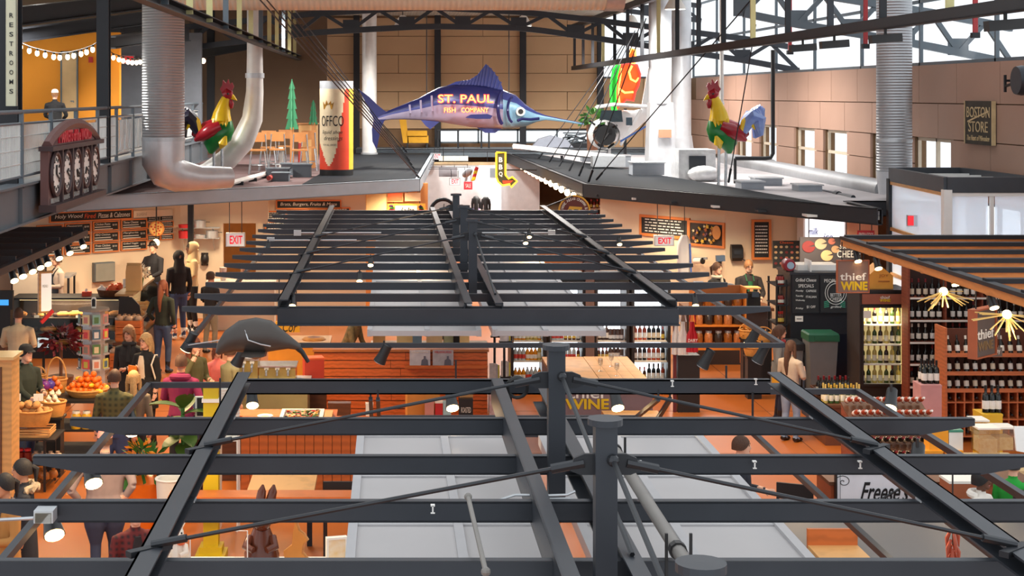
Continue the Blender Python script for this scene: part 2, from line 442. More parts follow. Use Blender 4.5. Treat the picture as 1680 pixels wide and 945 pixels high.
for m_ in (ROOFD, ROOFR, ROOFW): m_.node_tree.nodes['Principled BSDF'].inputs['Specular IOR Level'].default_value = 0.05
SOFF = M('white_soffit', (214, 212, 208), 0.6, 0, 0.05)
def roof(name, poly, label, top, fascia, dark_poly=None):
    r = bpy.data.objects.new(name, None); COL.objects.link(r); tag(r, label, 'roof')
    obj('roof_deck', MB().prism(poly, RZ-0.08, RZ, 'Z'), top, r)
    obj('soffit', MB().prism(poly, RZ-0.16, RZ-0.09, 'Z'), SOFF, r)
    if dark_poly: obj('dark_sheet', MB().prism(dark_poly, RZ+0.004, RZ+0.06, 'Z'), ROOFD, r)
    n = len(poly)
    for i in range(n):
        a, b = poly[i], poly[(i+1) % n]
        if a[1] > 50 and b[1] > 50: continue
        m = MB(); chan(m, (a[0], a[1], RZ-0.1), (b[0], b[1], RZ-0.1), 0.12, 0.3, 0.02, -1); obj('fascia_beam', m, fascia, r)
    return r
Lroof = [(-6.5, 30.5), (0.67, 37.0), (1.5, 53.5), (-6.5, 53.5)]
roof('stall_roof', Lroof, 'flat stall roof with grey steel edge carrying the large shoe polish can', ROOFR, M('fascia_grey', (166, 178, 188), 0.5, 0.1, 0.08, 3), [(-2.0, 34.7), (0.6, 37.05), (1.4, 53.3), (-1.2, 53.3)])
Rroof = [(8.8, 27.4), (8.8, 29.4), (10.9, 29.4), (10.9, 53), (4.1, 53), (4.48, 35.0)]
roof('stall_roof', Rroof, 'flat stall roof with black steel edge carrying the rooster by the windows', ROOFW, STEELD, [(8.2, 28.4), (7.2, 36.0), (5.8, 46), (5.0, 52.5), (4.2, 52.5), (4.55, 35.05)])
def soffit_ribs(a, b, n, label, group):
    for k in range(n):
        t = (k+0.5)/n; x = a[0]+(b[0]-a[0])*t; y = a[1]+(b[1]-a[1])*t
        m = MB().box(x-0.35, x+0.35, y+0.25, y+1.6, RZ-0.205, RZ-0.162)
        make('soffit_panel', label, 'panel', [('soffit_panel', m, STEELD if k % 2 else SOFF)], group)  # dark and white panels alternate along the roof edge
soffit_ribs((-6.2, 30.9), (0.4, 36.9), 6, 'flat panel under the roof below the left rooster', 'panels under the grey edged roof')
soffit_ribs((8.5, 27.8), (4.7, 34.8), 6, 'flat panel under the roof below the right rooster', 'panels under the black edged roof')
make('gallery_platform', 'grey steel gallery bridging the aisle before the far wall', 'platform',
     [('deck', MB().box(-1.2, 10.9, 53.6, 55.7, 3.3, 3.38), STEELG), ('edge_beam', chan(MB(), (-1.2, 53.6, 3.25), (10.9, 53.6, 3.25), 0.15, 0.3, 0.02), STEELG),
      ('underside', MB().box(-1.2, 10.9, 53.8, 55.7, 3.1, 3.16), SOFF)])
def truss(lo, hi, Y, label, mat=STEEL, n=10, th=0.16):
    def samp(pts, t):
        xs = [p[0] for p in pts]; x = xs[0]+(xs[-1]-xs[0])*t
        return W(x, np.interp(x, xs, [p[1] for p in pts]), Y)
    parts = []
    for nm, pts in (('bottom_chord', lo), ('top_chord', hi)):
        m = MB(); q = [samp(pts, k/24) for k in range(25)]
        for a, b in zip(q, q[1:]): m.bar(a, b, th, th)
        parts.append((nm, m, mat))
    for k in range(n):
        a = samp(lo, k/n); b = samp(hi, (k+0.5)/n); c = samp(lo, (k+1)/n)
        parts.append(('web_member', MB().bar(a, b, th*0.6, th*0.6).bar(b, c, th*0.6, th*0.6), mat))
        parts.append(('gusset_plate', MB().bar(a+Vector((-0.22, 0, 0.12)), a+Vector((0.22, 0, 0.12)), 0.04, 0.36), mat))
    return make('roof_truss', label, 'truss', parts)
truss([(300, 80), (520, 53), (700, 43), (860, 46), (1000, 66), (1240, 102), (1310, 116)], [(300, 45), (520, 22), (700, 12), (860, 20), (1000, 36), (1240, 66), (1310, 80)], 43, 'arched dark steel roof truss spanning above the marlin', n=11)
truss([(1220, 22), (1310, 40), (1447, 62), (1534, 78), (1660, 104)], [(1220, -30), (1310, -14), (1447, 8), (1534, 22), (1660, 46)], 33, 'arched grey steel truss end before the clerestory window', STEELG, 5)
truss([(480, 14), (700, 2), (860, 6), (1000, 14), (1150, 34)], [(480, -10), (700, -26), (860, -20), (1000, -10), (1150, 10)], 52, 'distant arched steel truss just under the roof deck', n=8)
def girder(X, z, Y0, Y1, step, zt, label, hm):
    parts = [('bottom_chord', chan(MB(), (X, Y0, z), (X, Y1, z), 0.16, 0.14, 0.015), STEELD), ('top_chord', chan(MB(), (X, Y0, zt), (X, Y1, zt), 0.16, 0.16, 0.015), STEELD)]
    y = Y0 + 0.3; k = 0
    while y < Y1:
        parts.append(('hanger_bar', MB().bar((X, y, z), (X, y, zt), 0.09, 0.05, (0, 1, 0)), hm[k % len(hm)])); y += step; k += 1
    return make('hanging_girder', label, 'girder', parts)
CREAMLIT = M('cream_lit_steel', (206, 196, 140), 0.6)  # cream light on some hanger bars, put into their colour
girder(-2.75, 6.4, 16, 54, 2.3, 8.1, 'long dark girder with pale hanger bars above the left roof', [CREAMLIT, STEELG, CREAMLIT])
girder(6.5, 6.23, 15, 54, 2.4, 7.7, 'long dark girder with hanger bars before the clerestory window', [STEELD, CREAMLIT, STEELD, STEEL])
REDS = M('red_steel', (168, 52, 56), 0.6)
for px, Y, y1 in ((1296, 36, 86), (1420, 32, 76), (1600, 28, 58)):
    make('steel_hanger', 'short red steel hanger bar below the grey truss', 'hanger', [('bar', MB().bar(W(px, -40, Y), W(px, y1, Y), 0.08, 0.06), REDS), ('end_plate', MB().cbox(W(px, y1, Y), 0.14, 0.12, 0.1), STEELD)], 'red hangers by the clerestory')
for px, Y in ((1368, 22.3), (1316, 24), (1452, 20), (1650, 16.1)):
    p = Vector((6.5, Y, 6.02))
    make('floodlight', 'black floodlight clamped under the girder before the clerestory', 'floodlight',
         [('housing', MB().bar(p-Vector((0.2, 0, 0)), p+Vector((0.2, 0, 0.03)), 0.16, 0.11), BLACK), ('bracket', MB().bar(p, p+Vector((0, 0, 0.16)), 0.03, 0.03), BLACK)], 'floodlights on the girder')
SPIRAL = M('spiral_duct', (176, 178, 182), 0.42, 0.5, 0.1, 2, pat=('rib', 5.5))
DUCTC = M('cream_duct', (222, 212, 190), 0.5, 0.2, 0.06, 2, pat=('ribx', 3.0))
GALV2 = M('dented_galvanised', (206, 208, 212), 0.36, 0.45, 0.15, 3, bump=0.3)
make('overhead_duct', 'wide round ventilation duct crossing under the roof', 'duct',
     [('duct_body', MB().tube([(-4.3, 29.5, 7.45), (4.2, 29.5, 7.45)], 0.52, 24), DUCTC, True), ('duct_collar', MB().tube([(4.15, 29.5, 7.45), (4.5, 29.5, 7.45)], 0.54, 24), GALV, True)])
Y = 31.4; x = XX(268, Y)
p = [(x, Y, 9), (x, Y, 4.6), (x, Y, 4.0)]
make('spiral_duct', 'tall wide spiral duct standing by the upstairs railing', 'duct',
     [('duct_body', MB().tube([(x, Y, 9), (x, Y, 4.35)], 0.435, 28), SPIRAL, True),
      ('elbow', MB().tube([(x, Y, 4.36), (x, Y, 3.9), (x+0.08, Y, 3.74), (x+0.3, Y+0.1, 3.62), (x+0.7, Y+0.3, 3.56), (x+1.3, Y+0.7, 3.55)], [0.44, 0.44, 0.4, 0.34, 0.26, 0.22], 24), GALV2, True),
      ('seam_band', MB().tube([(x, Y, 4.34), (x, Y, 4.42)], 0.45, 28), GALV, True)])
def wpath(pts, Y): return [W(a, b, Y) for a, b in pts]
Y = 36.5
make('curved_duct', 'smooth white duct bending down behind the left rooster', 'duct',
     [('duct_body', MB().tube(wpath([(418, -20), (418, 90), (418, 150), (414, 195), (398, 232), (372, 262), (340, 282), (322, 288)], Y), [0.19, 0.19, 0.21, 0.25, 0.28, 0.26, 0.22, 0.2], 20), M('white_duct', (222, 220, 216), 0.4, 0.2), True),
      ('collar', MB().tube(wpath([(418, 120), (418, 128)], Y), 0.23, 20), GALV, True)])
make('duct_riser', 'white round riser pipe standing by the far wall', 'pipe', [('duct_body', MB().tube(wpath([(606, 20), (606, 256)], 52), 0.25, 16), M('white_duct', None), True), ('collar', MB().tube(wpath([(606, 250), (606, 256)], 52), 0.29, 16), GALV, True)])
Y = 40
make('silver_duct', 'dented silver duct flaring out at its foot', 'duct',
     [('duct_body', MB().tube(wpath([(1083, -20), (1083, 170)], Y), 0.30, 20), GALV2, True),
      ('flared_foot', MB().loft([[W(1083+sx*w/2, py, Y) + Vector((0, sy*d, 0)) for sx, sy in ((-1, -1), (1, -1), (1, 1), (-1, 1))] for py, w, d in ((168, 37, 0.25), (200, 40, 0.28), (287, 46, 0.35))]), GALV2),
      ('label_plate', MB().box(XX(1077, Y), XX(1097, Y), Y-0.4, Y-0.33, ZZ(225, Y), ZZ(212, Y)), M('cardboard_patch', (186, 132, 104), 0.8))])
make('silver_duct', 'straight silver duct rising beside the neon sign', 'duct',
     [('duct_body', MB().tube(wpath([(1118, -10), (1118, 235)], 42.5), 0.27, 20), GALV2, True),
      ('elbow', MB().tube([W(1118, 225, 42.5), W(1121, 246, 42.5), W(1128, 262, 42.6), W(1140, 275, 42.8)], [0.29, 0.29, 0.26, 0.2], 20), GALV2, True)])
Y = 30.6; x = XX(1467, Y)
make('spiral_duct', 'tall spiral duct standing against the panelled side wall', 'duct',
     [('duct_body', MB().tube([(x, Y, 8.6), (x, Y, 3.75)], 0.345, 24), M('spiral_duct', None), True), ('elbow', MB().tube([(x, Y, 3.76), (x, Y, 3.3)], [0.35, 0.3], 24), GALV2, True), ('seam_band', MB().tube([(x, Y, 4.35), (x, Y, 4.41)], 0.355, 24), GALV, True)])
make('roof_duct', 'long round duct lying on the roof behind the right rooster', 'duct',
     [('duct_body', MB().tube([W(1190, 262, 47), W(1452, 312, 32.3)], 0.22, 20), M('grey_duct', (150, 152, 156), 0.45, 0.4), True),
      ('strap', MB().tube([W(1260, 274, 42.2), W(1264, 275, 41.9)], 0.235, 20), GALV, True)])
make('gas_pipe', 'thin pipe with couplings lying along the roof duct', 'pipe',
     [('pipe', MB().tube([W(1185, 283, 44), W(1400, 324, 31)], 0.05, 8), STEEL, True)] +
     [('coupling', MB().tube([W(1185, 283, 44).lerp(W(1400, 324, 31), t), W(1185, 283, 44).lerp(W(1400, 324, 31), t+0.02)], 0.075, 8), STEELD, True) for t in (0.1, 0.3, 0.5, 0.7, 0.9)])
make('conduit_drop', 'black conduit dropping from the girder and bending over the roof', 'conduit',
     [('conduit', MB().tube(wpath([(1268, 82, ), (1268, 252), (1264, 259), (1256, 260), (1206, 260)], 36), 0.05, 8), BLACK, True), ('foot', MB().bar(W(1206, 260, 36), W(1206, 301, 36), 0.06, 0.06), BLACK)])
make('drop_rod', 'slim white pole hanging beside the right rooster', 'rod', [('rod', MB().tube(wpath([(1184, -10), (1184, 170)], 37), 0.05, 8), WHITE, True), ('cap', MB().ell(W(1184, 170, 37), 0.07), WHITE)])
def cables(lst, label, group):
    for a, b, Ya, Yb in lst:
        p, q = W(*a, Ya), W(*b, Yb)
        make('stay_cable', label, 'cable', [('cable', MB().tube([p, q], 0.014, 5), CABLE), ('anchor', MB().tube([q+(p-q).normalized()*0.02, q+(p-q).normalized()*0.35], 0.028, 6), STEELD)], group)
cables([((418+i*13, -10+i*2), (688-i*4, 292-i*7), 24+i*3, 37.5+i*2.2) for i in range(5)] + [((505, 60), (668, 250), 45, 50)], 'thin steel stay cable running to the roof behind the can', 'stay cables over the left roof')
cables([((1060-i*9, 30+i*10), (965-i*17, 300-i*7), 34+i*3, 35.5+i*2.6) for i in range(6)] + [((1232, 0), (978, 295), 30, 36), ((1240, 40), (1195, 300), 33, 34.4)], 'thin steel stay cable running to the black edged roof', 'stay cables over the right roof')
# steel trellis canopies over the stalls
CZ = 2.9
XL, XR = -2.31, 4.22
RLX, RRX = -1.18, 3.1
PAN = M('translucent_panel', (190, 186, 186), 0.45, 0, 0.06, 1.2)
PANF = M('panel_frame_white', (188, 186, 188), 0.5, 0, 0.05)
def trellis(Ys, Yr0, Yr1, label, posts, last_short=None, front_double=False, h=0.12):
    root = bpy.data.objects.new('trellis_canopy', None); COL.objects.link(root); root.location = (1.0, (Yr0+Yr1)/2, CZ-0.07)
    tag(root, label, 'canopy')
    o = root.location
    t = 0.4
    def beam_mb(x0, x1, taper=True):
        m = MB(); e = t if taper else 0.0
        poly = [(x0, h/2), (x1, h/2), (x1, h/2-0.05 if taper else -h/2), (x1-e, -h/2), (x0+e, -h/2), (x0, h/2-0.05 if taper else -h/2)]
        m.prism(poly, -0.006, 0.006); m.box(x0, x1, -0.006, 0.06, h/2-0.012, h/2); m.box(x0+e, x1-e, -0.006, 0.06, -h/2, -h/2+0.012)
        return m
    full = None
    for k, y in enumerate(Ys):
        if last_short is not None and k == last_short:
            b = obj('cross_beam', beam_mb(RLX-0.02, RRX+0.02, False), STEEL, root); b.location = Vector((0, y, CZ)) - o; continue
        if full is None: full = obj('cross_beam', beam_mb(XL, XR), STEEL, root); b = full
        else: b = full.copy(); COL.objects.link(b)
        b.location = Vector((0, y, CZ)) - o
    if front_double:
        obj('front_beam', MB().box(RLX-0.05, RRX+0.05, Yr0-0.13, Yr0-0.11, CZ-0.1, CZ+0.06).box(RLX-0.05, RRX+0.05, Yr0-0.2, Yr0-0.02, CZ-0.115, CZ-0.1), STEEL, root, o)
    rz = CZ + h/2 + 0.05
    for x, s in ((RLX, 1), (RRX, -1)):
        obj('side_rail', chan(MB(), (x, Yr0, rz), (x, Yr1, rz), 0.11, 0.1, 0.012, s), STEEL, root, o)
    for x, s in ((0.86, 1), (1.2, -1)):
        obj('spine_rail', chan(MB(), (x, Yr0, CZ+0.01), (x, Yr1, CZ+0.01), 0.09, 0.2, 0.012, s), STEEL, root, o)
    for y in Ys[::2]:
        bolt = MB()
        for x in (RLX, RRX): bolt.box(x-0.06, x+0.06, y-0.03, y+0.06, CZ+h/2, CZ+h/2+0.012)
        obj('clip_plate', bolt, GALV, root, o)
    for py, diag in posts:
        x = 1.03; s = 0.052; m = MB().box(x-s, x+s, py-s, py+s, CZ-0.1, 3.72)
        ob = obj('mast', m, STEEL, root, o)
        cap = MB().lathe([(0.0, 3.72), (0.085, 3.72), (0.085, 3.75), (0.0, 3.752)], (x, py, 0), 20); obj('mast_cap', cap, STEEL, ob, o)
        ear = MB(); pts = [(-0.17, -0.03), (-0.15, 0.03), (-0.1, 0.05), (0.1, 0.05), (0.15, 0.03), (0.17, -0.03), (0.12, -0.05), (-0.12, -0.05)]
        ear.prism([(x+a, 3.53+b) for a, b in pts], py-0.012, py+0.012); obj('clevis_plate', ear, STEELD, ob, o)
        for X2, sg in ((RLX, -1), (RRX, 1)):
            a = Vector((x+sg*0.13, py, 3.53)); b = Vector((X2, py+0.25, rz+0.06))
            d = (b-a).normalized()
            obj('tie_rod', MB().tube([a, b], 0.011, 6).tube([a-d*0.03, a+d*0.13], 0.024, 8).tube([b-d*0.18, b], 0.02, 8), CABLE, root, o)
            obj('tie_anchor', MB().bar(b-Vector((0.1, 0.1, 0.02)), b+Vector((0.08, 0.06, -0.02)), 0.05, 0.03), STEELD, root, o)
        for dy in diag:
            a = Vector((x+0.03, py-0.06*(1 if dy < 0 else -1), 3.56)); b = Vector((1.2, py+dy, CZ+0.12))
            obj('brace_rod', MB().tube([a, b], 0.014, 6).ell(a, 0.03, 8, 6), CABLE, root, o)
    return root
T1 = trellis([6.5, 7.64, 8.76, 9.86, 11.0, 12.5], 4.6, 12.3, 'near steel trellis canopy over the translucent roof panels', [(5.05, ()), (7.3, (-1.9,)), (9.45, (-1.9,))], last_short=5)
T2 = trellis([16.9+1.08*k for k in range(14)], 16.75, 31.0, 'long steel trellis canopy over the cheese and bottle stalls', [(19.0, (-1.6,)), (21.3, ()), (23.8, ())], front_double=True, h=0.092)
def roof_panels(rows, cols, z, label):
    root = bpy.data.objects.new('panel_roof', None); COL.objects.link(root); root.location = ((cols[0][0]+cols[-1][1])/2, (rows[0]+rows[-1])/2, z-0.03); tag(root, label, 'roof panels')
    o = root.location; fr = []
    ps = []
    for y0, y1 in zip(rows, rows[1:]):
        for x0, x1 in cols: ps.append((x0+0.03, x1-0.03, y0+0.02, y1-0.02, z-0.02, z))
    pieces('roof_panel', ps, root, PAN)
    for x0, x1 in cols:
        fr += [(x0-0.03, x0+0.03, rows[0], rows[-1], z-0.06, z+0.025)]
    for x0, x1 in (cols[1], cols[-1]): fr += [(x1-0.03, x1+0.03, rows[0], rows[-1], z-0.06, z+0.025)]
    for y in rows:
        for x0, x1 in ((cols[0][0], cols[1][1]), (cols[2][0], cols[3][1])): fr.append((x0, x1, y-0.02, y+0.02, z-0.05, z+0.012))
    pieces('frame_bar', fr, root, PANF)
cols = [(-0.24, 0.44), (0.44, 1.05), (1.24, 1.84), (1.84, 2.52)]
roof_panels([7.2, 8.6, 9.9, 11.15, 12.45], cols, 2.5, 'translucent white roof panels under the near trellis')
roof_panels([18.0+1.6*k for k in range(8)], cols, 2.5, 'translucent white roof panels under the long trellis')
GREYP = M('grey_conduit', (132, 128, 124), 0.5, 0.3)
make('fire_pipe', 'thick grey pipe with ring clamps lying on the near trellis', 'pipe',
     [('pipe', MB().tube([(1.42, 4.6, 2.93+0.12), (1.42, 10.2, 2.93+0.12)], 0.035, 10), GREYP, True)] +
     [('clamp', MB().tube([(1.42, y, 3.05), (1.42, y+0.05, 3.05)], 0.045, 10).bar((1.36, y, 2.92), (1.36, y, 3.14), 0.014, 0.014).bar((1.48, y, 2.92), (1.48, y, 3.14), 0.014, 0.014), BLACK) for y in (7.5, 9.6)])
make('drain_stub', 'short dark pipe stub rising through the near roof panels', 'pipe', [('pipe', MB().tube([(1.41, 9.95, 2.5), (1.41, 9.95, 2.78)], 0.035, 10), STEELD, True), ('flange', MB().lathe([(0, 2.5), (0.075, 2.5), (0.075, 2.515), (0, 2.515)], (1.41, 9.95, 0)), STEELD)])
p0, p1 = W(768, 815, 8.3), W(797, 938, 7.3)
make('brace_rod', 'grey rod with eye ends leaning over the near panels', 'rod', [('rod', MB().tube([p0, p1], 0.013, 8), GREYP, True), ('eye', MB().ell(p0, 0.022, 8, 6), GREYP), ('eye', MB().ell(p1, 0.024, 8, 6), GREYP)])
c = W(848, 634, 12.4); m = MB()
for k in range(4):
    r = 0.085 - 0.008*(k % 2); m.tube([c + Vector((math.cos(a)*r, -0.03-0.012*k, math.sin(a)*r)) for a in np.linspace(0, 2*PI, 20)], 0.01, 6, cap=False)
make('cable_coil', 'coil of black cable hung on the near trellis', 'cable', [('cable', m, BLACK, True)])
for pts, lab in (([(815, 822), (845, 812), (900, 813), (930, 812), (944, 806)], 'bundle of grey wires'), ([(845, 826), (880, 819), (935, 818), (948, 828)], 'bundle of grey wires')):
    make('wire_bundle', 'grey wires strung across the spine of the near trellis', 'wire', [('wire', MB().tube([W(a, b, 8.9) for a, b in pts], 0.008, 6), GALV, True)], 'wires on the near spine')
b = W(71, 850, 8.62)
make('junction_lamp', 'small clear glass fixture box on the near trellis beam', 'fixture', [('box', MB().box(b.x-0.055, b.x+0.055, 8.62, 8.73, b.z-0.03, b.z+0.04), GALV), ('lens', MB().box(b.x-0.045, b.x+0.045, 8.605, 8.62, b.z-0.028, b.z+0.028), glass('fixture_glass', (0.95, 0.9, 0.8), 0.25)), ('conduit', MB().tube([b+Vector((-0.055, 0, 0)), W(-20, 854, 8.62)], 0.01, 6), GALV)])
for i, (px, py, Y) in enumerate(((710, 829, 8.7), (1238, 757, 9.8), (1411, 757, 9.8), (1050, 757, 9.8), (1103, 625, 12.4), (1240, 622, 12.4))):
    p = W(px, py, Y)
    make('beam_clip', 'small white clip on a near trellis beam', 'clip', [('clip', MB().box(p.x-0.012, p.x+0.012, Y-0.01, Y+0.02, p.z-0.005, p.z+0.003).box(p.x-0.004, p.x+0.004, Y-0.01, Y+0.0, p.z-0.04, p.z).box(p.x-0.012, p.x+0.012, Y-0.01, Y, p.z-0.046, p.z-0.04), WHITE)], 'clips on the near trellis')
for px, py, Y in ((488, 382, 25.5), (905, 382, 26.3), (1146, 468, 19.2), (444, 394, 24.8)):
    p = W(px, py, Y)
    make('junction_box', 'grey junction box with conduit on the long trellis', 'box', [('box', MB().cbox(p, 0.12, 0.08, 0.09), GALV), ('conduit', MB().tube([p, p+Vector((1.4 if px < 900 else -1.2, 0.02, 0))], 0.012, 6), GALV)], 'junction boxes on the long trellis')
def track(pts, label, r=0.03):
    m = MB()
    parts = []
    for a, b in zip(pts, pts[1:]): parts.append(('track_bar', MB().bar(a, b, r*1.6, r*1.6), STEEL))
    for a in pts[:: max(1, len(pts)-1)]: parts.append(('hanger_rod', MB().bar(a, (a[0], a[1], CZ-0.02), 0.015, 0.015), STEELD))
    return make('lamp_track', label, 'track', parts)
TZ = 2.65
track([(0.6, 13.9, TZ), (-2.2, 13.9, TZ), (-2.2, 5.2, TZ)], 'lamp track along the side of the near trellis by the fruit stand')
track([(3.0, 13.6, TZ), (4.17, 13.6, TZ), (4.17, 5.2, TZ)], 'lamp track along the side of the near trellis by the wine racks')
track([(-1.45, 13.0, 2.62), (-1.45, 5.2, 2.62)], 'inner lamp track under the near trellis by the chocolate rabbits', 0.02)
track([(2.95, 12.4, 2.55), (2.95, 5.2, 2.55)], 'inner lamp track beside the translucent panels', 0.024)
track([(3.5, 12.9, 2.62), (3.5, 5.2, 2.62)], 'inner lamp track crossing before the white script board', 0.02)
track([(-2.15, 30, TZ), (-2.15, 16.1, TZ), (4.15, 16.1, TZ), (4.15, 30, TZ)], 'lamp track framing the long trellis')
track([(-0.1, 12.5, 2.8), (-0.1, 13.6, 2.42), (2.2, 13.6, 2.42), (2.2, 12.5, 2.8)], 'upper lamp bar before the slatted counter', 0.02)
track([(-0.16, 12.52, 2.8), (-0.16, 13.6, 2.26), (2.3, 13.6, 2.26), (2.3, 12.52, 2.8)], 'lower lamp bar before the slatted counter', 0.02)
def spot_light(p, aim, label, group, sc=1.0, watts=0, col=WARM2, lit=True):
    p = Vector(p); d = Vector(aim).normalized()
    q = p + Vector((0, 0, -0.1*sc))
    body = MB().tube([q - d*0.09*sc, q - d*0.085*sc, q + d*0.03*sc, q + d*0.1*sc], [0.03*sc, 0.045*sc, 0.05*sc, 0.062*sc], 12)
    lens = MB().tube([q + d*0.098*sc, q + d*0.106*sc], 0.055*sc, 12)
    parts = [('bracket', MB().bar(p+Vector((0, 0, 0.02)), q, 0.018, 0.018), BLACK), ('lamp_can', body, BLACK, True), ('lens', lens, BULB if lit else GALV)]
    r = make('track_spotlight', label, 'spotlight', parts, group)
    if watts:
        l = lamp('SPOT', q + d*0.13*sc, watts, col, 0.04, spot=120, blend=0.8, name='spot_glow')
        l.rotation_euler = d.to_track_quat('-Z', 'Y').to_euler()
    return r
g1 = 'spotlights on the track by the fruit stand'
for px, py, Yv in ((240, 672, 12.9), (190, 733, 11.2), (143, 800, 9.9), (55, 908, 8.4)):
    spot_light((-2.2, Yv, TZ), (0.35, -0.75, -0.7), 'lit black spotlight on the track beside the fruit stand', g1, 1.15, 60)
g2 = 'spotlights on the bars before the slatted counter'
for px, py, Yv in ((405, 655, 13.4), (740, 655, 13.5), (1010, 655, 13.5)):
    p = W(px, py-20, Yv) if px > 500 else Vector((-1.26, 13.9, TZ)); spot_light(p, (0.1, -0.65, -0.7), 'lit black spotlight on the bar before the slatted counter', g2, 1.0, 90)
g3 = 'spotlights on the track by the wine racks'
for px, py, Yv in ((1462, 650, 13.0), (1505, 740, 10.6)):
    p = W(px, py-16, Yv); spot_light(p, (-0.3, -0.6, -0.7), 'lit black spotlight on the track before the wine racks', g3, 1.0, 50)
g4 = 'spotlights under the long trellis'
for px, py, Yv, lit in ((630, 572, 16.1, False), (1160, 580, 16.1, False), (385, 592, 15.2, False), (1220, 535, 17.4, True), (1250, 572, 16.2, False), (312, 552, 16.2, True)):
    p = W(px, py-10, Yv) if px not in (385, 1220) else Vector((-1.58, 16.1, TZ) if px == 385 else (4.15, 17.4, TZ)); spot_light(p, (-0.4, 0.1, -0.8), 'black spotlight on the front bar of the long trellis', g4, 1.1, 50 if lit else 0, lit=lit)
for px, py, Yv in ((440, 408, 23.5), (608, 434, 21.2), (862, 398, 24), (1016, 400, 24.3), (868, 388, 25.5), (590, 460, 19.5), (1140, 500, 17.6), (480, 500, 17.4)):
    p = W(px, py, Yv)
    spot_light(p + Vector((0, 0, 0.12)), (0, -0.6, -0.8), 'small lit spotlight between the beams of the long trellis', 'lit spotlights in the long trellis', 0.7, 0)
def side_trellis(x0, x1, ys, z, label, mats, deck=None, h=0.13):
    parts = []
    for i, y in enumerate(ys):
        parts.append(('slat', MB().box(x0, x1, y, y+0.07, z-h/2, z+h/2), mats[0]))
        if deck: parts.append(('steel_cap', MB().box(x0-0.02, x1, y-0.03, y+0.11, z+h/2, z+h/2+0.06), deck))
    xe = x1 if x0 < 0 else x0
    parts.append(('edge_rail', MB().bar((xe, ys[0]-0.2, z), (xe, ys[-1]+0.2, z), 0.09, 0.1), mats[1]))
    if deck: parts.append(('steel_cap', MB().bar((xe, ys[0]-0.2, z+0.08), (xe, ys[-1]+0.2, z+0.08), 0.13, 0.05), deck))
    for y in (ys[0], ys[-1]):
        xo = x0+0.1 if x0 < 0 else x1-0.1
        parts.append(('post', MB().box(xo-0.05, xo+0.05, y-0.05, y+0.05, 0, z), mats[1]))
    return make('side_trellis', label, 'canopy', parts)
side_trellis(-8.6, -5.3, [20.6+0.95*k for k in range(7)], 2.9, 'small dark steel trellis over the bakery till', (STEELD, STEELD), h=0.22)
TIM = M('timber_beam', (196, 126, 66), 0.55, 0, 0.14, 3, pat=('grain', 3))
side_trellis(7.35, 10.9, [17.6, 18.75, 19.9, 21.05, 22.2, 23.35, 24.5], 2.9, 'timber trellis with steel capped beams over the wine shop', (TIM, TIM), STEELD, 0.15)
for i, Yv in enumerate((21.4, 21.9, 22.5, 23.0, 23.5, 24.3, 25.1, 26.2)):
    spot_light((-5.3, Yv, 2.86), (0.4, -0.6, -0.7), 'lit spotlight along the edge of the small bakery trellis', 'spotlights on the bakery trellis', 1.0, 40 if i in (1, 5) else 0)
for X_, Yv in ((7.35, 24.0), (7.35, 23.0), (8.5, 23.38), (7.8, 21.08), (7.42, 18.78), (9.4, 22.23)):
    spot_light((X_, Yv, 2.86), (0.05, -0.55, -0.8), 'lit spotlight under the timber trellis of the wine shop', 'spotlights on the timber trellis', 1.0, 16)
A = Vector((9.5, 29.0, 0)); B = Vector((9.32, 25.6, 0)); C = Vector((10.86, 25.6, 0)); Dp = Vector((10.86, 29.0, 0))
A = Vector((XX(1462, 29), 29, 0)); B = Vector((XX(1553, 25.6), 25.6, 0))
parts = []
PR = M('pavilion_band', (66, 70, 76), 0.5, 0.2)
rp = [(A.x, A.y), (B.x, B.y), (C.x, C.y), (Dp.x, Dp.y)]
for i in range(4):
    a, b = rp[i], rp[(i+1) % 4]
    parts.append(('roof_band', MB().bar((a[0], a[1], 3.78), (b[0], b[1], 3.78), 0.1, 0.26), PR))
parts.append(('roof_sheet', MB().prism(rp, 3.72, 3.76, 'Z'), STEELG))
for k in range(6):
    t = k/6; a = A.lerp(B, t); parts.append(('roof_rib', MB().bar((a.x, a.y, 3.8), (10.8, a.y, 3.8), 0.05, 0.05), WHITE))
for p_ in (A, B, C, Dp): parts.append(('corner_post', MB().box(p_.x-0.07, p_.x+0.07, p_.y-0.07, p_.y+0.07, 0, 3.7), STEELD if p_ is A else WHITE))
PGL = glass('pavilion_glass', (0.86, 0.92, 0.97), 0.12, 0.03, 0.4)
for a, b, n in ((A, B, 1), (B, C, 2)):
    for j, (z0, z1) in enumerate(((0.1, 1.9), (1.9, 2.75), (2.75, 3.62))):
        for k in range(n):
            p_ = a.lerp(b, k/n); q_ = a.lerp(b, (k+1)/n); d_ = (q_-p_).normalized()*0.06
            parts.append(('pane', MB().poly3([(p_+d_)+Vector((0, 0, z0)), (q_-d_)+Vector((0, 0, z0)), (q_-d_)+Vector((0, 0, z1)), (p_+d_)+Vector((0, 0, z1))], (0, 0.012, 0)), PGL))
        parts.append(('transom', MB().bar(a+Vector((0, 0, z1)), b+Vector((0, 0, z1)), 0.08, 0.06), WOODL if n == 1 else WHITE))
m_ = B.lerp(C, 0.5); parts.append(('mullion', MB().box(m_.x-0.03, m_.x+0.03, m_.y-0.03, m_.y+0.03, 0, 3.65), WHITE))
make('glass_pavilion', 'glazed entrance pavilion with dark flat roof band', 'pavilion', parts)
make('exit_sign', 'small red exit sign on the glass pavilion', 'sign', [('box', MB().cbox(W(1496, 362, 27.2), 0.16, 0.1, 0.2), GALV), ('face', MB().cbox(W(1494, 362, 27.1), 0.1, 0.03, 0.17), M('exit_red', (230, 40, 50), 0.5, emit=0.6))])
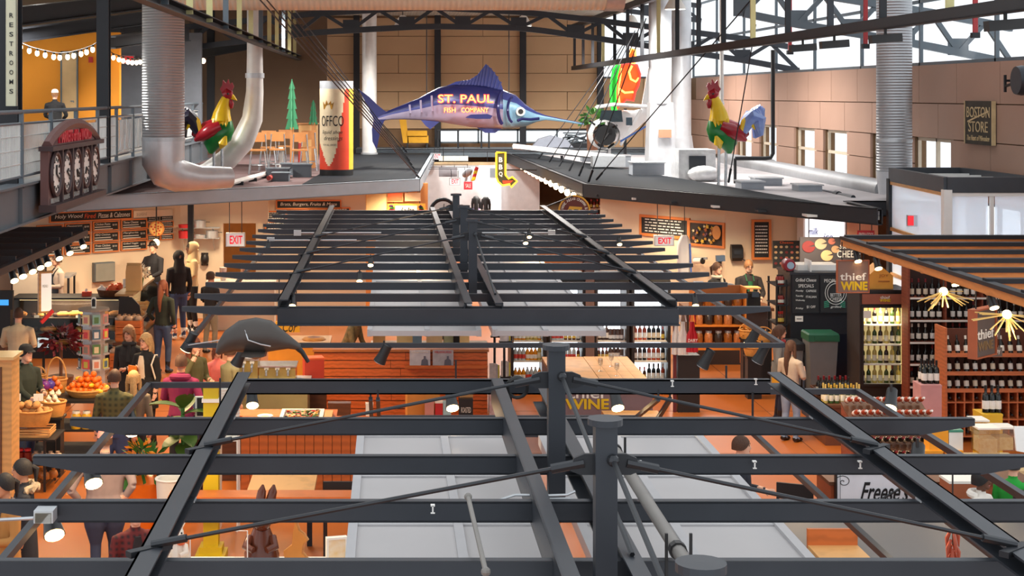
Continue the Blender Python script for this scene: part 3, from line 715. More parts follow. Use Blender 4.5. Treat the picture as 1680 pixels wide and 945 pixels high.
# things above the stalls
def neon(name, col, e=6): return M(name, col, 0.4, emit=e)
NRED, NORG, NGRN = neon('neon_red', (255, 50, 40), 2.2), neon('neon_orange', (255, 170, 80), 3.5), neon('neon_green', (40, 220, 60), 2.0)
Y = 44.0
sec = [(620, 189, 199), (643, 179, 196), (665, 170, 196), (687, 161, 197), (705, 151, 198.5), (721, 143, 200), (745, 138, 204), (775, 138, 209), (800, 141, 211), (824, 147, 211.5), (846, 156, 210), (863, 172, 207), (880, 183, 200), (895, 189, 197), (925, 195.5, 200), (958, 202, 205)]
n = 24; b = MB(); rings = []
for x, t_, bt in sec:
    c = W(x, (t_+bt)/2, Y); rz_ = (bt-t_)/2*Y/F; ry = rz_*0.62
    rings.append([c + Vector((0, math.sin(2*PI*j/n)*ry, math.cos(2*PI*j/n)*rz_)) for j in range(n)])
b.loft(rings)
k = 0
for i in range(len(sec)-1):
    for j in range(n):
        c = math.cos(2*PI*(j+0.5)/n); head = sec[i][0] > 815
        b.m[i*n+j] = (3 if c < 0.45 else 1) if head else (0 if c > 0.35 else (1 if c > 0.0 else 2))
DB, MBL, SIL, HEAD = M('marlin_navy', (38, 42, 96), 0.3, 0.1, 0.2, 2), M('marlin_blue', (66, 74, 140), 0.3, 0.1, 0.2, 2), M('marlin_silver', (168, 160, 186), 0.3, 0.15, 0.12, 2), M('marlin_head', (132, 178, 206), 0.3, 0.1, 0.15, 3)
fin = MB().prism([(p.x, p.z) for p in [W(a, b_, Y) for a, b_ in ((722, 146), (748, 134), (770, 131), (783, 123), (791, 113), (797, 105), (806, 113), (815, 125), (822, 138), (827, 152))]][::-1], Y-0.06, Y+0.06)
rays = []
for k in range(13):
    x = 752+k*5.4; top = np.interp(x+3, [748, 770, 783, 791, 797, 806, 815, 822], [134, 131, 123, 113, 106, 114, 126, 138])
    rays.append(('fin_ray', MB().bar(W(x, 141+max(0, (x-795)*0.3), Y-0.09), W(x+5, top, Y-0.07), 0.03, 0.05), MBL))
tail = MB().prism([(p.x, p.z) for p in [W(a, b_, Y) for a, b_ in ((588, 146), (606, 159), (618, 171), (630, 181), (642, 187), (630, 199), (624, 214), (618, 246), (611, 232), (610, 212), (613, 196), (605, 178))]][::-1], Y-0.05, Y+0.05)
def fl(pts, y, d): return MB().prism([(p.x, p.z) for p in [W(a, b_, y) for a, b_ in pts]][::-1], y-d, y+d)
eye = W(854, 183, 43.62)
parts = [('body', b, [DB, MBL, SIL, HEAD], True), ('dorsal_fin', fin, M('marlin_fin', (40, 58, 150), 0.35), False, rays), ('tail_fin', tail, DB),
         ('pectoral_fin', fl(((763, 193), (772, 188), (800, 187), (808, 190), (804, 195), (780, 195)), 43.25, 0.05), DB), ('pelvic_fin', fl(((782, 209), (824, 210), (812, 218), (796, 218)), 44, 0.05), MBL),
         ('anal_fin', fl(((690, 196), (722, 199), (706, 212), (698, 206)), 44, 0.05), MBL),
         ('eye', MB().tube([eye+Vector((0, 0.05, 0)), eye+Vector((0, -0.05, 0))], 0.13, 16), CARD, True, [('pupil', MB().tube([eye+Vector((0, -0.05, 0)), eye+Vector((0, -0.07, 0))], 0.075, 14), BLACK)]),
         ('gill_line', MB().tube([W(826-9*math.sin(t)+abs(0), 177-27*math.cos(t), 43.28+0.25*abs(math.cos(t))) for t in np.linspace(0.15, PI-0.25, 14)], 0.05, 6), DB, True),
         ('gill_line', MB().tube([W(842-9*math.sin(t), 180-21*math.cos(t), 43.35+0.25*abs(math.cos(t))) for t in np.linspace(0.15, PI-0.25, 14)], 0.04, 6), DB, True),
         ('mouth', MB().tube([W(849, 198, 43.5), W(856, 195, 43.55), (W(870, 196, 43.62)), W(884, 194.5, 43.75)], 0.045, 6), DB, True),
         ('hanger', MB().tube([W(700, 155, Y), W(700, 0, Y)], 0.015, 5), CABLE), ('hanger', MB().tube([W(835, 155, Y), W(835, 0, Y)], 0.015, 5), CABLE)]
for i, x in enumerate((672, 690, 708)): parts.append(('scale_band', MB().tube([W(x, 172-(x-672)*0.42, 43.75-(x-672)*0.004), W(x+1, 186-(x-672)*0.1, 43.68-(x-672)*0.004)], 0.03, 5), SIL))
parts.append(('neon_lettering', text_mb('ST. PAUL', 90*Y/F, 14.5*Y/F, W(764, 162, 43.16), 0.0, 0.03, bold=0.035), NRED, False, [('neon_tube', text_mb('ST. PAUL', 88*Y/F, 12.5*Y/F, W(764, 162, 43.13), 0, 0.02, bold=-0.005), NORG)]))
for tx, px, wd in (('FISH', 738, 19), ('COMPANY', 779, 44)): parts.append(('neon_lettering', text_mb(tx, wd*Y/F, 9*Y/F, W(px, 180.5, 43.16), 0, 0.03, bold=0.02), NRED, False, [('neon_tube', text_mb(tx, (wd-1)*Y/F, 7.5*Y/F, W(px, 180.5, 43.13), 0, 0.02, bold=-0.01), NORG)]))
make('marlin_sculpture', 'giant blue marlin sculpture with red neon lettering on its side', 'sculpture', parts)
RR, RY, RG, RB = M('rooster_red', (158, 26, 40), 0.25, 0, 0.25, 3), M('rooster_yellow', (238, 196, 20), 0.3, 0, 0.12, 3), M('rooster_green', (24, 120, 52), 0.28, 0, 0.15, 3), M('rooster_blue', (70, 104, 196), 0.3, 0, 0.3, 6, rgb2=(170, 190, 230))
RK = M('rooster_black', (28, 26, 44), 0.35, 0, 0.3, 5)
def rooster(Yd, mir, cx, label, plume):
    def P(x, y, dy=0.0):
        x = (2*cx - x) if mir else x
        return W(x, y, Yd) + Vector((0, dy, 0))
    s = Yd / F
    def T(pts, rr, n=16, flat=None): return MB().tube([P(*p) for p in pts], [r*s for r in rr], n, True, flat)
    parts = [('body', T([(1170, 196), (1173, 206), (1180, 217), (1190, 226), (1196, 238), (1197, 252)], [8, 16, 21, 20, 14, 3]), RG, True),
             ('back', T([(1176, 206), (1190, 211), (1205, 217), (1218, 220), (1228, 218)], [12, 17, 17, 12, 4]), RR, True),
             ('breast_patch', T([(1172, 222, -0.22), (1176, 234, -0.2), (1180, 243, -0.1)], [3, 8, 2]), RY, True),
             ('neck_hackle', T([(1172, 160), (1176, 172), (1179, 186), (1180, 198), (1180, 204)], [7, 10, 14, 17, 12]), RY, True),
             ('head', T([(1163, 161), (1167, 157), (1172, 154), (1177, 156)], [4, 9, 10, 6]), RR, True, [('eye', MB().ell(P(1168, 154, -9*s), 1.8*s, 8, 6), BLACK)]),
             ('beak', T([(1164, 158), (1160, 160), (1154, 165)], [5, 3.5, 0.5]), RY, True),
             ('wattle', T([(1166, 164), (1164, 171), (1163, 178)], [4, 5, 2]), RR, True),
             ('comb', MB().prism([(p.x, p.z) for p in [P(*q) for q in ((1163, 152), (1159, 142), (1162, 135), (1166, 139), (1168, 130), (1172, 137), (1177, 131), (1178, 140), (1182, 146), (1178, 153))]], Yd-0.05, Yd+0.05), RR),
             ('wing', T([(1180, 206, -0.2), (1195, 213, -0.22), (1210, 222, -0.18), (1222, 230, -0.1)], [8, 12, 10, 3], 14), RR, True)]
    for i in range(5): parts.append(('hackle_feather', T([(1170+i*5, 196, -0.14-0.02*(i % 2)), (1171+i*5.5, 208+(i % 2)*2, -0.22)], [4, 0.8], 6), RY, True))
    for i in range(6):
        a = i/5; parts.append(('tail_feather', T([(1216, 216-4*a, 0.05*(i-2.5)), (1224+2*i, 200-10*a, 0.06*(i-2.5)), (1233+3*i, 184-3*a+abs(i-3)*2, 0.08*(i-2.5)), (1243+i*0.8, 196+2*i, 0.08*(i-2.5)), (1246-i, 222+i, 0.08*(i-2.5))], [8, 11, 13, 11, 3], 8), plume, True))
    for i in range(4): parts.append(('sickle_feather', T([(1214, 214, -0.18), (1218+i, 198-i, -0.2), (1226+i, 190+i*4, -0.22), (1229+i*2, 206+i*2, -0.2)], [5, 5, 4, 1], 8), RY, True))
    for dx, dy in ((1178, -0.1), (1193, 0.1)): parts.append(('leg', MB().tube([P(dx, 236, dy), P(dx-1, 307, dy)], 2.6*s, 10), CHROME, True))
    return make('rooster_statue', label, 'rooster', parts)
rooster(34.9, False, 0, 'painted metal rooster with blue tail on the roof by the windows', RB)
rooster(35.6, True, (1178+365)/2, 'painted metal rooster with black tail on the roof by the railing', RK)
Y = 38.6; r = 27.5*Y/F; cx = XX(552, Y); z0 = RZ+0.06; z1 = ZZ(133, Y)
shell = MB(); na, nz = 72, 48
for i in range(nz+1):
    z = z0+(z1-z0)*i/nz
    shell.v += [Vector((cx+math.cos(2*PI*j/na)*r, Y+math.sin(2*PI*j/na)*r, z)) for j in range(na)]
for i in range(nz):
    for j in range(na):
        k = (j+1) % na; shell.f.append([i*na+j, i*na+k, (i+1)*na+k, (i+1)*na+j])
        x = math.cos(2*PI*(j+0.5)/na); y = math.sin(2*PI*(j+0.5)/na); h = (i+0.5)/nz
        ang = x   # -1..1 across the front
        cut = 0.10 + 1.0*max(0, (ang+0.5)/1.15)**2.2 if ang > -0.5 else 0.10+((-0.5-ang)*0.5)
        mi = 0
        if h < cut and y < 0.3: mi = 1
        if ang > 0.78 and y < 0.6: mi = 2
        if h < 0.07: mi = 3
        if h > 0.925: mi = 4
        shell.m.append(mi)
shell.f.append(list(range(na))[::-1]); shell.m.append(3); shell.f.append([nz*na+j for j in range(na)]); shell.m.append(4)
def wrap(mb, rr):
    for v in mb.v:
        a = (v.x-cx)/r; dep = v.y - Y; v.x = cx + math.sin(a)*(rr); v.y = Y - math.cos(a)*rr
    return mb
INK = M('can_ink', (44, 40, 40), 0.5)
zc = lambda py: ZZ(py, Y)
txt = [('lettering', wrap(text_mb('OFFCO', 40*Y/F, 17*Y/F, (XX(545, Y), Y, zc(198))), r+0.008), INK),
       ('lettering', wrap(text_mb('liquid shoe', 36*Y/F, 8*Y/F, (XX(545, Y), Y, zc(217)), 0.3), r+0.008), INK),
       ('lettering', wrap(text_mb('dressings', 32*Y/F, 9*Y/F, (XX(547, Y), Y, zc(227)), 0.3), r+0.008), INK),
       ('lettering', wrap(text_mb('FOR ALL SHOES', 24*Y/F, 3*Y/F, (XX(541, Y), Y, zc(237))), r+0.008), INK)]
crown = MB().prism([(XX(a, Y), zc(b_)) for a, b_ in ((530, 179), (528, 166), (533, 172), (536, 164), (539, 171), (544, 165), (545, 171), (549, 167), (546, 179))], Y-0.004, Y+0.004)
txt.append(('crown_mark', wrap(crown, r+0.008), M('crown_gold', (190, 140, 40), 0.5)))
make('advertising_can', 'giant cream and red shoe polish can standing on the roof', 'can', [('shell', shell, [M('can_cream', (232, 214, 178), 0.45), M('can_red', (214, 66, 38), 0.45), M('can_yellow', (232, 190, 60), 0.45), BLACK, GALV], True)] + txt)
Y = 47.5
def pol(pts, y0, y1): return MB().prism([(p.x, p.z) for p in [W(a, b_, Y) for a, b_ in pts]], y0, y1)
def ntube(pts, rr=0.035, closed=False, off=0.12): return MB().tube([W(a, b_, Y)-Vector((0, off, 0)) for a, b_ in (pts+pts[:1] if closed else pts)], rr, 6)
body = [(1018, 106), (1030, 104), (1044, 107), (1049, 122), (1046, 140), (1041, 150), (1038, 165), (1026, 163), (1012, 178), (1011, 150), (1014, 125)]
head = [(1031, 104), (1030, 90), (1035, 79), (1041, 82), (1042, 94), (1040, 105)]
grn = [(1002, 172), (1001, 140), (1005, 115), (1012, 105), (1017, 106), (1012, 125), (1010, 150), (1010, 180), (1005, 184)]
NB = M('neon_orange_board', (222, 96, 28), 0.5, emit=0.35)
make('neon_sign', 'tall orange neon figure sign with green edge above the plane', 'sign',
     [('figure_board', pol(body, Y-0.06, Y+0.06), NB), ('head_board', pol(head, Y-0.06, Y+0.06), NB), ('edge_board', pol(grn, Y-0.05, Y+0.05), M('neon_green_board', (40, 140, 50), 0.5, emit=0.3)),
      ('neon_tube', ntube(body, 0.04, True), NRED, True), ('neon_tube', ntube(head, 0.035, True), NORG, True), ('neon_tube', ntube(grn, 0.035, True), NGRN, True),
      ('neon_tube', ntube([(1036, 108), (1031, 118), (1034, 130), (1042, 134), (1047, 128)]), NORG, True), ('neon_tube', ntube([(1014, 145), (1024, 152), (1038, 151)]), NORG, True), ('neon_tube', ntube([(1018, 112), (1016, 130), (1013, 145), (1015, 170)]), NORG, True),
      ('mount_pole', MB().tube([W(1026, 178, Y+0.1), (XX(1026, Y), Y+0.1, RZ)], 0.05, 8), STEELD)])
Y = 45.0; s = Y/F
PW = M('plane_white', (232, 232, 232), 0.35, 0.05, 0.04)
def fus(pts): return MB().loft([[W(x, y, Y) + Vector((math.cos(t)*rx*s*0.6, math.sin(t)*rx*s + dy, math.sin(t+PI/2)*0 + math.cos(t)*0)) + Vector((0, 0, math.cos(t)*rz_*s)) - Vector((math.cos(t)*rx*s*0.6, 0, 0)) for t in np.linspace(0, 2*PI, 17)[:-1]] for x, y, rx, rz_, dy in pts])
cowl = MB(); c0 = W(995, 222, Y-0.55)
cowl.tube([c0+Vector((0, 0.7, 0.03)), c0+Vector((0, 0.25, 0)), c0], [0.46, 0.43, 0.4], 20, cap=False)
eng = MB()
random.seed(3)
for k in range(16):
    a = c0+Vector((random.uniform(-0.3, 0.3), 0.05+random.uniform(0, 0.25), random.uniform(-0.3, 0.28))); eng.tube([a, a+Vector((random.uniform(-0.25, 0.25), 0, random.uniform(-0.25, 0.25)))], 0.035, 6)
eng.tube([c0+Vector((0, 0.5, 0)), c0+Vector((0, 0.1, 0))], 0.3, 12)
make('light_aircraft', 'small white high wing aircraft with open dark engine', 'aircraft',
     [('fuselage', fus([(996, 216, 22, 20, 0.1), (1012, 210, 30, 24, 0.6), (1030, 205, 28, 24, 0.8), (1050, 200, 20, 18, 1.2), (1072, 190, 12, 12, 1.6), (1090, 184, 6, 8, 2.0)]), PW, True),
      ('cowling', cowl, PW, True), ('engine', eng, BLACK), ('wing', MB().loft([[W(x, y, Y)+Vector((0, -0.2+yy, zz)) for yy, zz in ((0, 0), (0.6, 0.06), (1.1, 0), (0.6, -0.05))] for x, y in ((982, 176), (1010, 172), (1046, 174), (1075, 176))]), PW, True),
      ('windshield', MB().poly3([W(983, 200, Y-0.2), W(1022, 200, Y-0.35), W(1020, 182, Y-0.05), W(987, 182, Y)], (0, 0.03, 0.02)), M('cockpit_glass', (70, 84, 92), 0.1, 0.3)),
      ('side_window', MB().box(XX(1030, Y-0.5), XX(1040, Y-0.5), Y-0.2, Y-0.12, ZZ(206, Y-0.5), ZZ(193, Y-0.5)), M('cockpit_glass', None)),
      ('tail_fin', MB().prism([(p.x, p.z) for p in [W(a, b_, Y) for a, b_ in ((1064, 190), (1078, 110), (1086, 105), (1092, 188))]], Y+1.5, Y+1.6), PW),
      ('wing_strut', MB().bar(W(1018, 238, Y-0.3), W(1052, 180, Y), 0.04, 0.08), PW), ('stripe', MB().bar(W(1018, 232, Y-0.75), W(1062, 206, Y-0.1), 0.02, 0.05), M('plane_blue', (60, 100, 170), 0.4)),
      ('landing_leg', MB().bar(W(1000, 236, Y), (XX(1000, Y), Y, RZ), 0.07, 0.07), PW)])
make('spare_wing', 'long white aircraft wing laid along the roof edge', 'wing',
     [('wing_skin', MB().loft([[Vector((x, y, z))+Vector((0, a, b_)) for a, b_ in ((-0.3, 0), (0, 0.14), (0.5, 0.05), (0.1, -0.05))] for x, y, z in ((XX(842, 50), 50, 3.55), (XX(930, 46), 46, 3.5), (XX(1010, 42), 42.4, 3.5))]), PW, True),
      ('wing_root', MB().cbox((XX(1000, 42), 42.3, 3.45), 0.9, 0.5, 0.3), GALV), ('stand', MB().box(XX(920, 46), XX(924, 46), 46, 46.1, RZ, 3.45), STEELD)])
def leafball(c, r, n, size, seed=1, flat=1.0):
    rnd = random.Random(seed); m = MB()
    for k in range(n):
        th = rnd.uniform(0, 2*PI); ph = math.acos(rnd.uniform(-0.4, 1)); d = Vector((math.sin(ph)*math.cos(th), math.sin(ph)*math.sin(th), math.cos(ph)*flat))
        p = Vector(c) + d*r*rnd.uniform(0.5, 1); t = d.cross(Vector((rnd.random(), rnd.random(), rnd.random()))).normalized(); u = (d*0.6 + Vector((0, 0, -0.25))).normalized()
        m.add([p, p+u*size*0.5+t*size*0.28, p+u*size, p+u*size*0.5-t*size*0.28], [(0, 1, 2, 3)])
    return m
LEAF = M('leaf_green', (58, 112, 44), 0.5, 0, 0.3, 4)
c = W(972, 196, 49)
make('potted_plant', 'bushy green plant beside the aircraft', 'plant', [('foliage', leafball(c, 0.32, 110, 0.22, 4), LEAF), ('pot', MB().lathe([(0, RZ), (0.16, RZ), (0.2, c.z-0.1), (0, c.z-0.1)], (c.x, c.y, 0)), WOODD, True)])
CB, CBD = M('clock_brown', (112, 80, 78), 0.5, 0, 0.12, 3), M('clock_dark', (66, 50, 52), 0.5)
X0 = MZ+0.12
def yv(px): return F*X0/(px-CX)
ya, yb = yv(66), yv(148)
zb, zt = 3.66, 4.48
prof = [(ya, zb), (yb, zb), (yb, zt)] + [(ya+(yb-ya)*(1-t), zt+0.3*math.sin(PI*t)**0.8) for t in np.linspace(0.06, 0.94, 12)] + [(ya, zt)]
parts = [('board', MB().prism(prof, X0, X0+0.12, 'X'), CB), ('base_shelf', MB().box(X0, X0+0.26, ya-0.1, yb+0.1, zb-0.1, zb), CBD), ('cornice', MB().box(X0, X0+0.22, ya-0.12, yb+0.12, zt-0.02, zt+0.05), CBD)]
arch = MB()
pr = [(ya+(yb-ya)*(1-t), zt+0.06+0.3*math.sin(PI*t)**0.8) for t in np.linspace(0.0, 1.0, 16)]
arch.tube([(X0+0.1, a, b_) for a, b_ in pr], 0.08, 6); parts.append(('arch_moulding', arch, CB))
names = ['MILWAUKEE', 'ATHENS', 'LONDON', 'TOKYO', 'SYDNEY']
FACE = M('clock_face', (236, 232, 226), 0.4)
for k in range(5):
    yc = ya+(yb-ya)*(k+0.5)/5; zc_ = 4.1; rr = 0.32
    pf = [('clock_ring', MB().tube([(X0+0.15, yc+math.cos(t)*rr, zc_+math.sin(t)*rr) for t in np.linspace(0, 2*PI, 25)], 0.035, 6, cap=False), CBD, True), ('hour_hand', MB().bar((X0+0.165, yc, zc_), (X0+0.165, yc+0.1*math.sin(k*1.3), zc_+0.14*math.cos(k*1.3)), 0.02, 0.03), BLACK), ('minute_hand', MB().bar((X0+0.165, yc, zc_), (X0+0.165, yc+0.19, zc_-0.08), 0.015, 0.02), BLACK)]
    for q in range(12):
        a = q*PI/6; pf.append(('hour_mark', MB().bar((X0+0.158, yc+math.cos(a)*0.2, zc_+math.sin(a)*0.2), (X0+0.158, yc+math.cos(a)*0.25, zc_+math.sin(a)*0.25), 0.012, 0.025), BLACK))
    parts.append(('clock_dial', MB().lathe([(0, X0+0.12), (0.31, X0+0.12), (0.31, X0+0.15), (0, X0+0.15)], (0, yc, zc_), 24, 'X'), FACE, False, pf))
    parts.append(('name_plate', text_mb(names[k], 0.5, 0.07, (X0+0.14, yc, 3.71), 0, 0.02, PI/2), M('plate_grey', (176, 170, 164), 0.5)))
    if k: parts.append(('pilaster', MB().box(X0+0.1, X0+0.18, ya+(yb-ya)*k/5-0.04, ya+(yb-ya)*k/5+0.04, zb, zt), CBD))
parts.append(('lettering', text_mb('MARKETS of the WORLD', (yb-ya)*0.66, 0.19, (X0+0.14, (ya+yb)/2, zt+0.17), 0, 0.03, PI/2, 0.02), M('clock_red', (206, 44, 60), 0.4)))
make('world_clock', 'brown arched clock board with five round dials and red lettering', 'clock', parts)
Y = 21.7; parts = [('board', MB().box(XX(9, Y), XX(28, Y), Y-0.02, Y+0.02, ZZ(174, Y), ZZ(-4, Y)), M('sign_cream', (206, 204, 178), 0.6)),
     ('border', MB().box(XX(9, Y), XX(10, Y), Y-0.026, Y-0.02, ZZ(174, Y), ZZ(-4, Y)).box(XX(27, Y), XX(28, Y), Y-0.026, Y-0.02, ZZ(174, Y), ZZ(-4, Y)).box(XX(9, Y), XX(28, Y), Y-0.026, Y-0.02, ZZ(175, Y), ZZ(174, Y)), STEELD)]
for k, ch in enumerate('RESTROOMS'):
    parts.append(('letter', text_mb(ch, 6.2*Y/F, 7.5*Y/F, W(18.5, 25+k*15.6, Y-0.026), 0, 0.006, bold=0.01), BLACK))
make('restrooms_sign', 'tall cream sign with vertical RESTROOMS lettering', 'sign', parts)
def string(pts, label, bulbs, rr=0.05, e='string_bulb'):
    cord = MB().tube(pts, 0.012, 5)
    parts = [('cord', cord, BLACK)]
    bm_ = M(e, (255, 222, 180), 0.4, emit=9)
    for p_ in bulbs:
        parts.append(('bulb', MB().ell(Vector(p_)-Vector((0, 0, 0.1)), (rr, rr, rr*1.3), 8, 6), bm_, True, [('socket', MB().tube([Vector(p_)-Vector((0, 0, 0.05)), Vector(p_)], 0.03, 6), BLACK)]))
    return make('string_lights', label, 'string lights', parts)
Y = 33.5
q = [W(x, y, Y) for x, y in ((-5, 42), (2, 50), (34, 70), (48, 76), (61, 80), (74, 83), (88, 86), (98, 87), (111, 86), (121, 84), (133, 81), (142, 78), (152, 74), (165, 66))]
string(q, 'string of warm bulbs hung before the orange wall', q[1:-1])
Y = 37.6
q = [W(180, 84, 37.97)] + [W(x, y, Y) for x, y in ( (186, 88), (195, 91), (202, 93), (210, 95), (217, 96), (224, 96), (230, 95), (240, 92))]
string(q, 'string of warm bulbs over the upstairs corridor', q[1:-1])
for px, py in ((312, 100), (333, 100)):
    p_ = W(px, py, 43); make('pendant_bulb', 'small warm pendant bulb upstairs behind the spiral duct', 'bulb', [('bulb', MB().ell(p_, 0.08, 8, 6), M('string_bulb', None)), ('cord', MB().tube([p_, p_+Vector((0, 0, 1.5))], 0.01, 5), BLACK)], 'pendant bulbs upstairs')
make('exit_sign', 'small red lit exit sign upstairs by the corridor', 'sign', [('box', MB().cbox(W(206, 98, 41.96), 0.5, 0.1, 0.24), GALV), ('face', MB().cbox(W(206, 98, 41.88), 0.42, 0.03, 0.18), M('exit_red', None))])
p_ = W(3, 110, 37.8)
make('wall_poster', 'tall blue and pink poster on the upstairs wall', 'poster', [('sheet', MB().box(p_.x-0.2, p_.x+0.12, 37.9, 37.92, ZZ(170, 37.9), ZZ(68, 37.9)), M('poster_blue', (120, 150, 190), 0.5, 0, 0.3, 1, rgb2=(220, 120, 130)))])
make('fire_alarm', 'small red alarm box on the orange wall', 'alarm', [('alarm_box', MB().cbox(W(149, 98, 37.95), 0.1, 0.08, 0.14), RED)])
Yc = 27.9; X1 = RW-0.05
def wy(px): return F*X1/(px-CX)
y1_, y0_ = wy(1586), wy(1630)
zt_, zb_ = 5.18, 4.37
parts = [('board', MB().box(X1-0.03, X1+0.03, y0_, y1_, zb_, zt_), M('old_board', (62, 54, 44), 0.8, 0, 0.4, 4))]
OC = M('old_cream', (196, 170, 128), 0.8, 0, 0.25, 6)
yc = (y0_+y1_)/2; Lb = y1_-y0_
for tx, ww, hh, dz in (('BOSTON', 0.86, 0.20, 0.6), ('STORE', 0.72, 0.20, 0.33), ('The Heart of Milwaukee', 0.84, 0.10, 0.12)):
    parts.append(('lettering', text_mb(tx, Lb*ww, hh, (X1-0.036, yc, zb_+dz), 0.25 if hh < 0.15 else 0, 0.006, -PI/2), OC))
parts.append(('swash', MB().bar((X1-0.036, y1_-0.1*Lb, zb_+0.42), (X1-0.036, y0_+0.12*Lb, zb_+0.62), 0.03, 0.004, (1, 0, 0)), OC))
parts.append(('frame_edge', MB().box(X1-0.04, X1+0.03, y0_-0.03, y0_, zb_, zt_).box(X1-0.04, X1+0.03, y1_, y1_+0.03, zb_, zt_), OC))
make('vintage_board', 'worn dark board with old cream lettering on the side wall', 'sign', parts)
p_ = W(1676, 132, 26.1)
make('wall_fan', 'dark round fan bracketed to the side wall', 'fan', [('fan_drum', MB().lathe([(0, -0.1), (0.24, -0.1), (0.26, 0), (0.24, 0.12), (0, 0.12)], p_, 20, 'X'), STEEL, True), ('bracket', MB().bar(p_, p_+Vector((-0.1, 0.45, -0.1)), 0.04, 0.04).bar(p_+Vector((-0.1, 0.45, -0.2)), p_+Vector((-0.1, 0.45, 0.1)), 0.04, 0.04).bar(p_+Vector((-0.1, 0.45, 0)), p_+Vector((0.35, 0.5, 0)), 0.04, 0.04), BLACK)])
CH = M('chair_wood', (170, 112, 62), 0.5)
def stool(c, label, group):
    x, y, z = c; parts = [('seat', MB().box(x-0.2, x+0.2, y-0.2, y+0.2, z+0.62, z+0.66), CH), ('backrest', MB().box(x-0.2, x+0.2, y+0.18, y+0.22, z+0.85, z+1.1), CH)]
    for sx, sy in ((-1, -1), (1, -1), (-1, 1), (1, 1)):
        parts.append(('leg', MB().tube([(x+sx*0.17, y+sy*0.17, z+(1.05 if sy > 0 else 0.63)), (x+sx*0.24, y+sy*0.22, z)], 0.018, 6), CHROME, True))
    parts.append(('foot_ring', MB().tube([(x+math.cos(t)*0.23, y+math.sin(t)*0.23, z+0.25) for t in np.linspace(0, 2*PI, 13)], 0.012, 5, cap=False), CHROME))
    return make('bar_stool', label, 'stool', parts, group)
for px, Yv in ((424, 40), (440, 42), (455, 40.5), (468, 43), (492, 40), (506, 42)):
    stool((XX(px, Yv), Yv, RZ), 'stored stool with chrome legs and wooden seat on the roof', 'stools stored on the left roof')
def paper_tree(px, Yv, top, bot, wpx, label):
    pts = [(0, top)];
    lv = 5
    for k in range(lv): y = top+(bot-top)*(k+1)/lv; pts += [(wpx*(0.35+0.65*(k+1)/lv)/2, y), (wpx*(0.15+0.5*(k+1)/lv)/2, y-1)]
    right = pts[1:-1]; poly = [pts[0]]+right+[(-a, b_) for a, b_ in right[::-1]]
    P = [(W(px+a, b_, Yv).x, W(px+a, b_, Yv).z) for a, b_ in poly]
    GT = M('tree_green', (44, 116, 78), 0.7)
    m2 = MB().prism(P, Yv-0.015, Yv+0.015); cross = MB().prism(P, Yv-0.015, Yv+0.015).rz(PI/2, (XX(px, Yv), Yv))
    return make('cutout_tree', label, 'decoration', [('tree_panel', m2, GT), ('cross_panel', cross, GT), ('foot', MB().box(XX(px, Yv)-0.05, XX(px, Yv)+0.05, Yv-0.05, Yv+0.05, RZ, ZZ(bot, Yv)+0.05), CH)])
paper_tree(479, 41, 130, 212, 22, 'tall green cut-out tree standing among stools on the roof')
paper_tree(514, 43.5, 164, 204, 16, 'small green cut-out tree standing behind the stools')
make('wood_crate', 'plain brown wooden cabinet among the stored stools', 'cabinet', [('body', MB().box(XX(490, 44), XX(520, 44), 44, 44.5, RZ, ZZ(204, 44)), KRAFT), ('top_board', MB().box(XX(488, 44), XX(522, 44), 43.95, 44.55, ZZ(204, 44), ZZ(202, 44)), CH)])
for px, Yv, wd, h_ in ((455, 38.2, 0.55, 0.22), (480, 39.6, 0.6, 0.28), (495, 38.6, 0.45, 0.3), (460, 36.8, 0.4, 0.18)):
    x = XX(px, Yv); make('roof_vent', 'grey metal vent box on the maroon roof', 'vent', [('housing', MB().box(x-wd/2, x+wd/2, Yv, Yv+0.5, RZ, RZ+h_), STEELG), ('lid', MB().box(x-wd/2-0.03, x+wd/2+0.03, Yv-0.03, Yv+0.53, RZ+h_, RZ+h_+0.03), STEELG)], 'vent boxes on the left roof')
pr_ = M('red_pipe', (176, 62, 52), 0.5); wp_ = M('white_pipe', (206, 200, 194), 0.5)
for pts, mt, lab in (([(-2.9, 36.4), (-2.6, 44)], pr_, 'red pipe with elbow running over the left roof'), ([(-3.6, 34.4), (-2.9, 40.5)], wp_, 'white pipe running over the left roof')):
    a, b_ = pts; parts = [('pipe', MB().tube([(a[0], a[1], RZ+0.1), (b_[0], b_[1], RZ+0.1), (b_[0], b_[1], RZ+0.7)], 0.06, 8), mt, True)]
    for t in (0.15, 0.4, 0.65, 0.9): p_ = Vector((a[0], a[1], RZ+0.1)).lerp(Vector((b_[0], b_[1], RZ+0.1)), t); parts.append(('support', MB().cbox(p_-Vector((0, 0, 0.06)), 0.2, 0.1, 0.08), STEELD))
    make('roof_pipe', lab, 'pipe', parts)
WRAP = M('plastic_wrap', (214, 216, 218), 0.2, 0.1, 0.15, 8, bump=0.6)
x = XX(1140, 37.5)
make('wrapped_unit', 'white air handling unit wrapped in plastic on the right roof', 'unit', [('housing', MB().box(x-0.45, x+0.45, 37.2, 38.2, RZ, RZ+0.75), WRAP), ('grille', MB().box(x-0.2, x+0.2, 37.16, 37.2, RZ+0.2, RZ+0.6), STEEL), ('wrap_sheet', MB().ell((x+0.1, 36.9, RZ+0.18), (0.4, 0.35, 0.2), 12, 8), WRAP, True)])
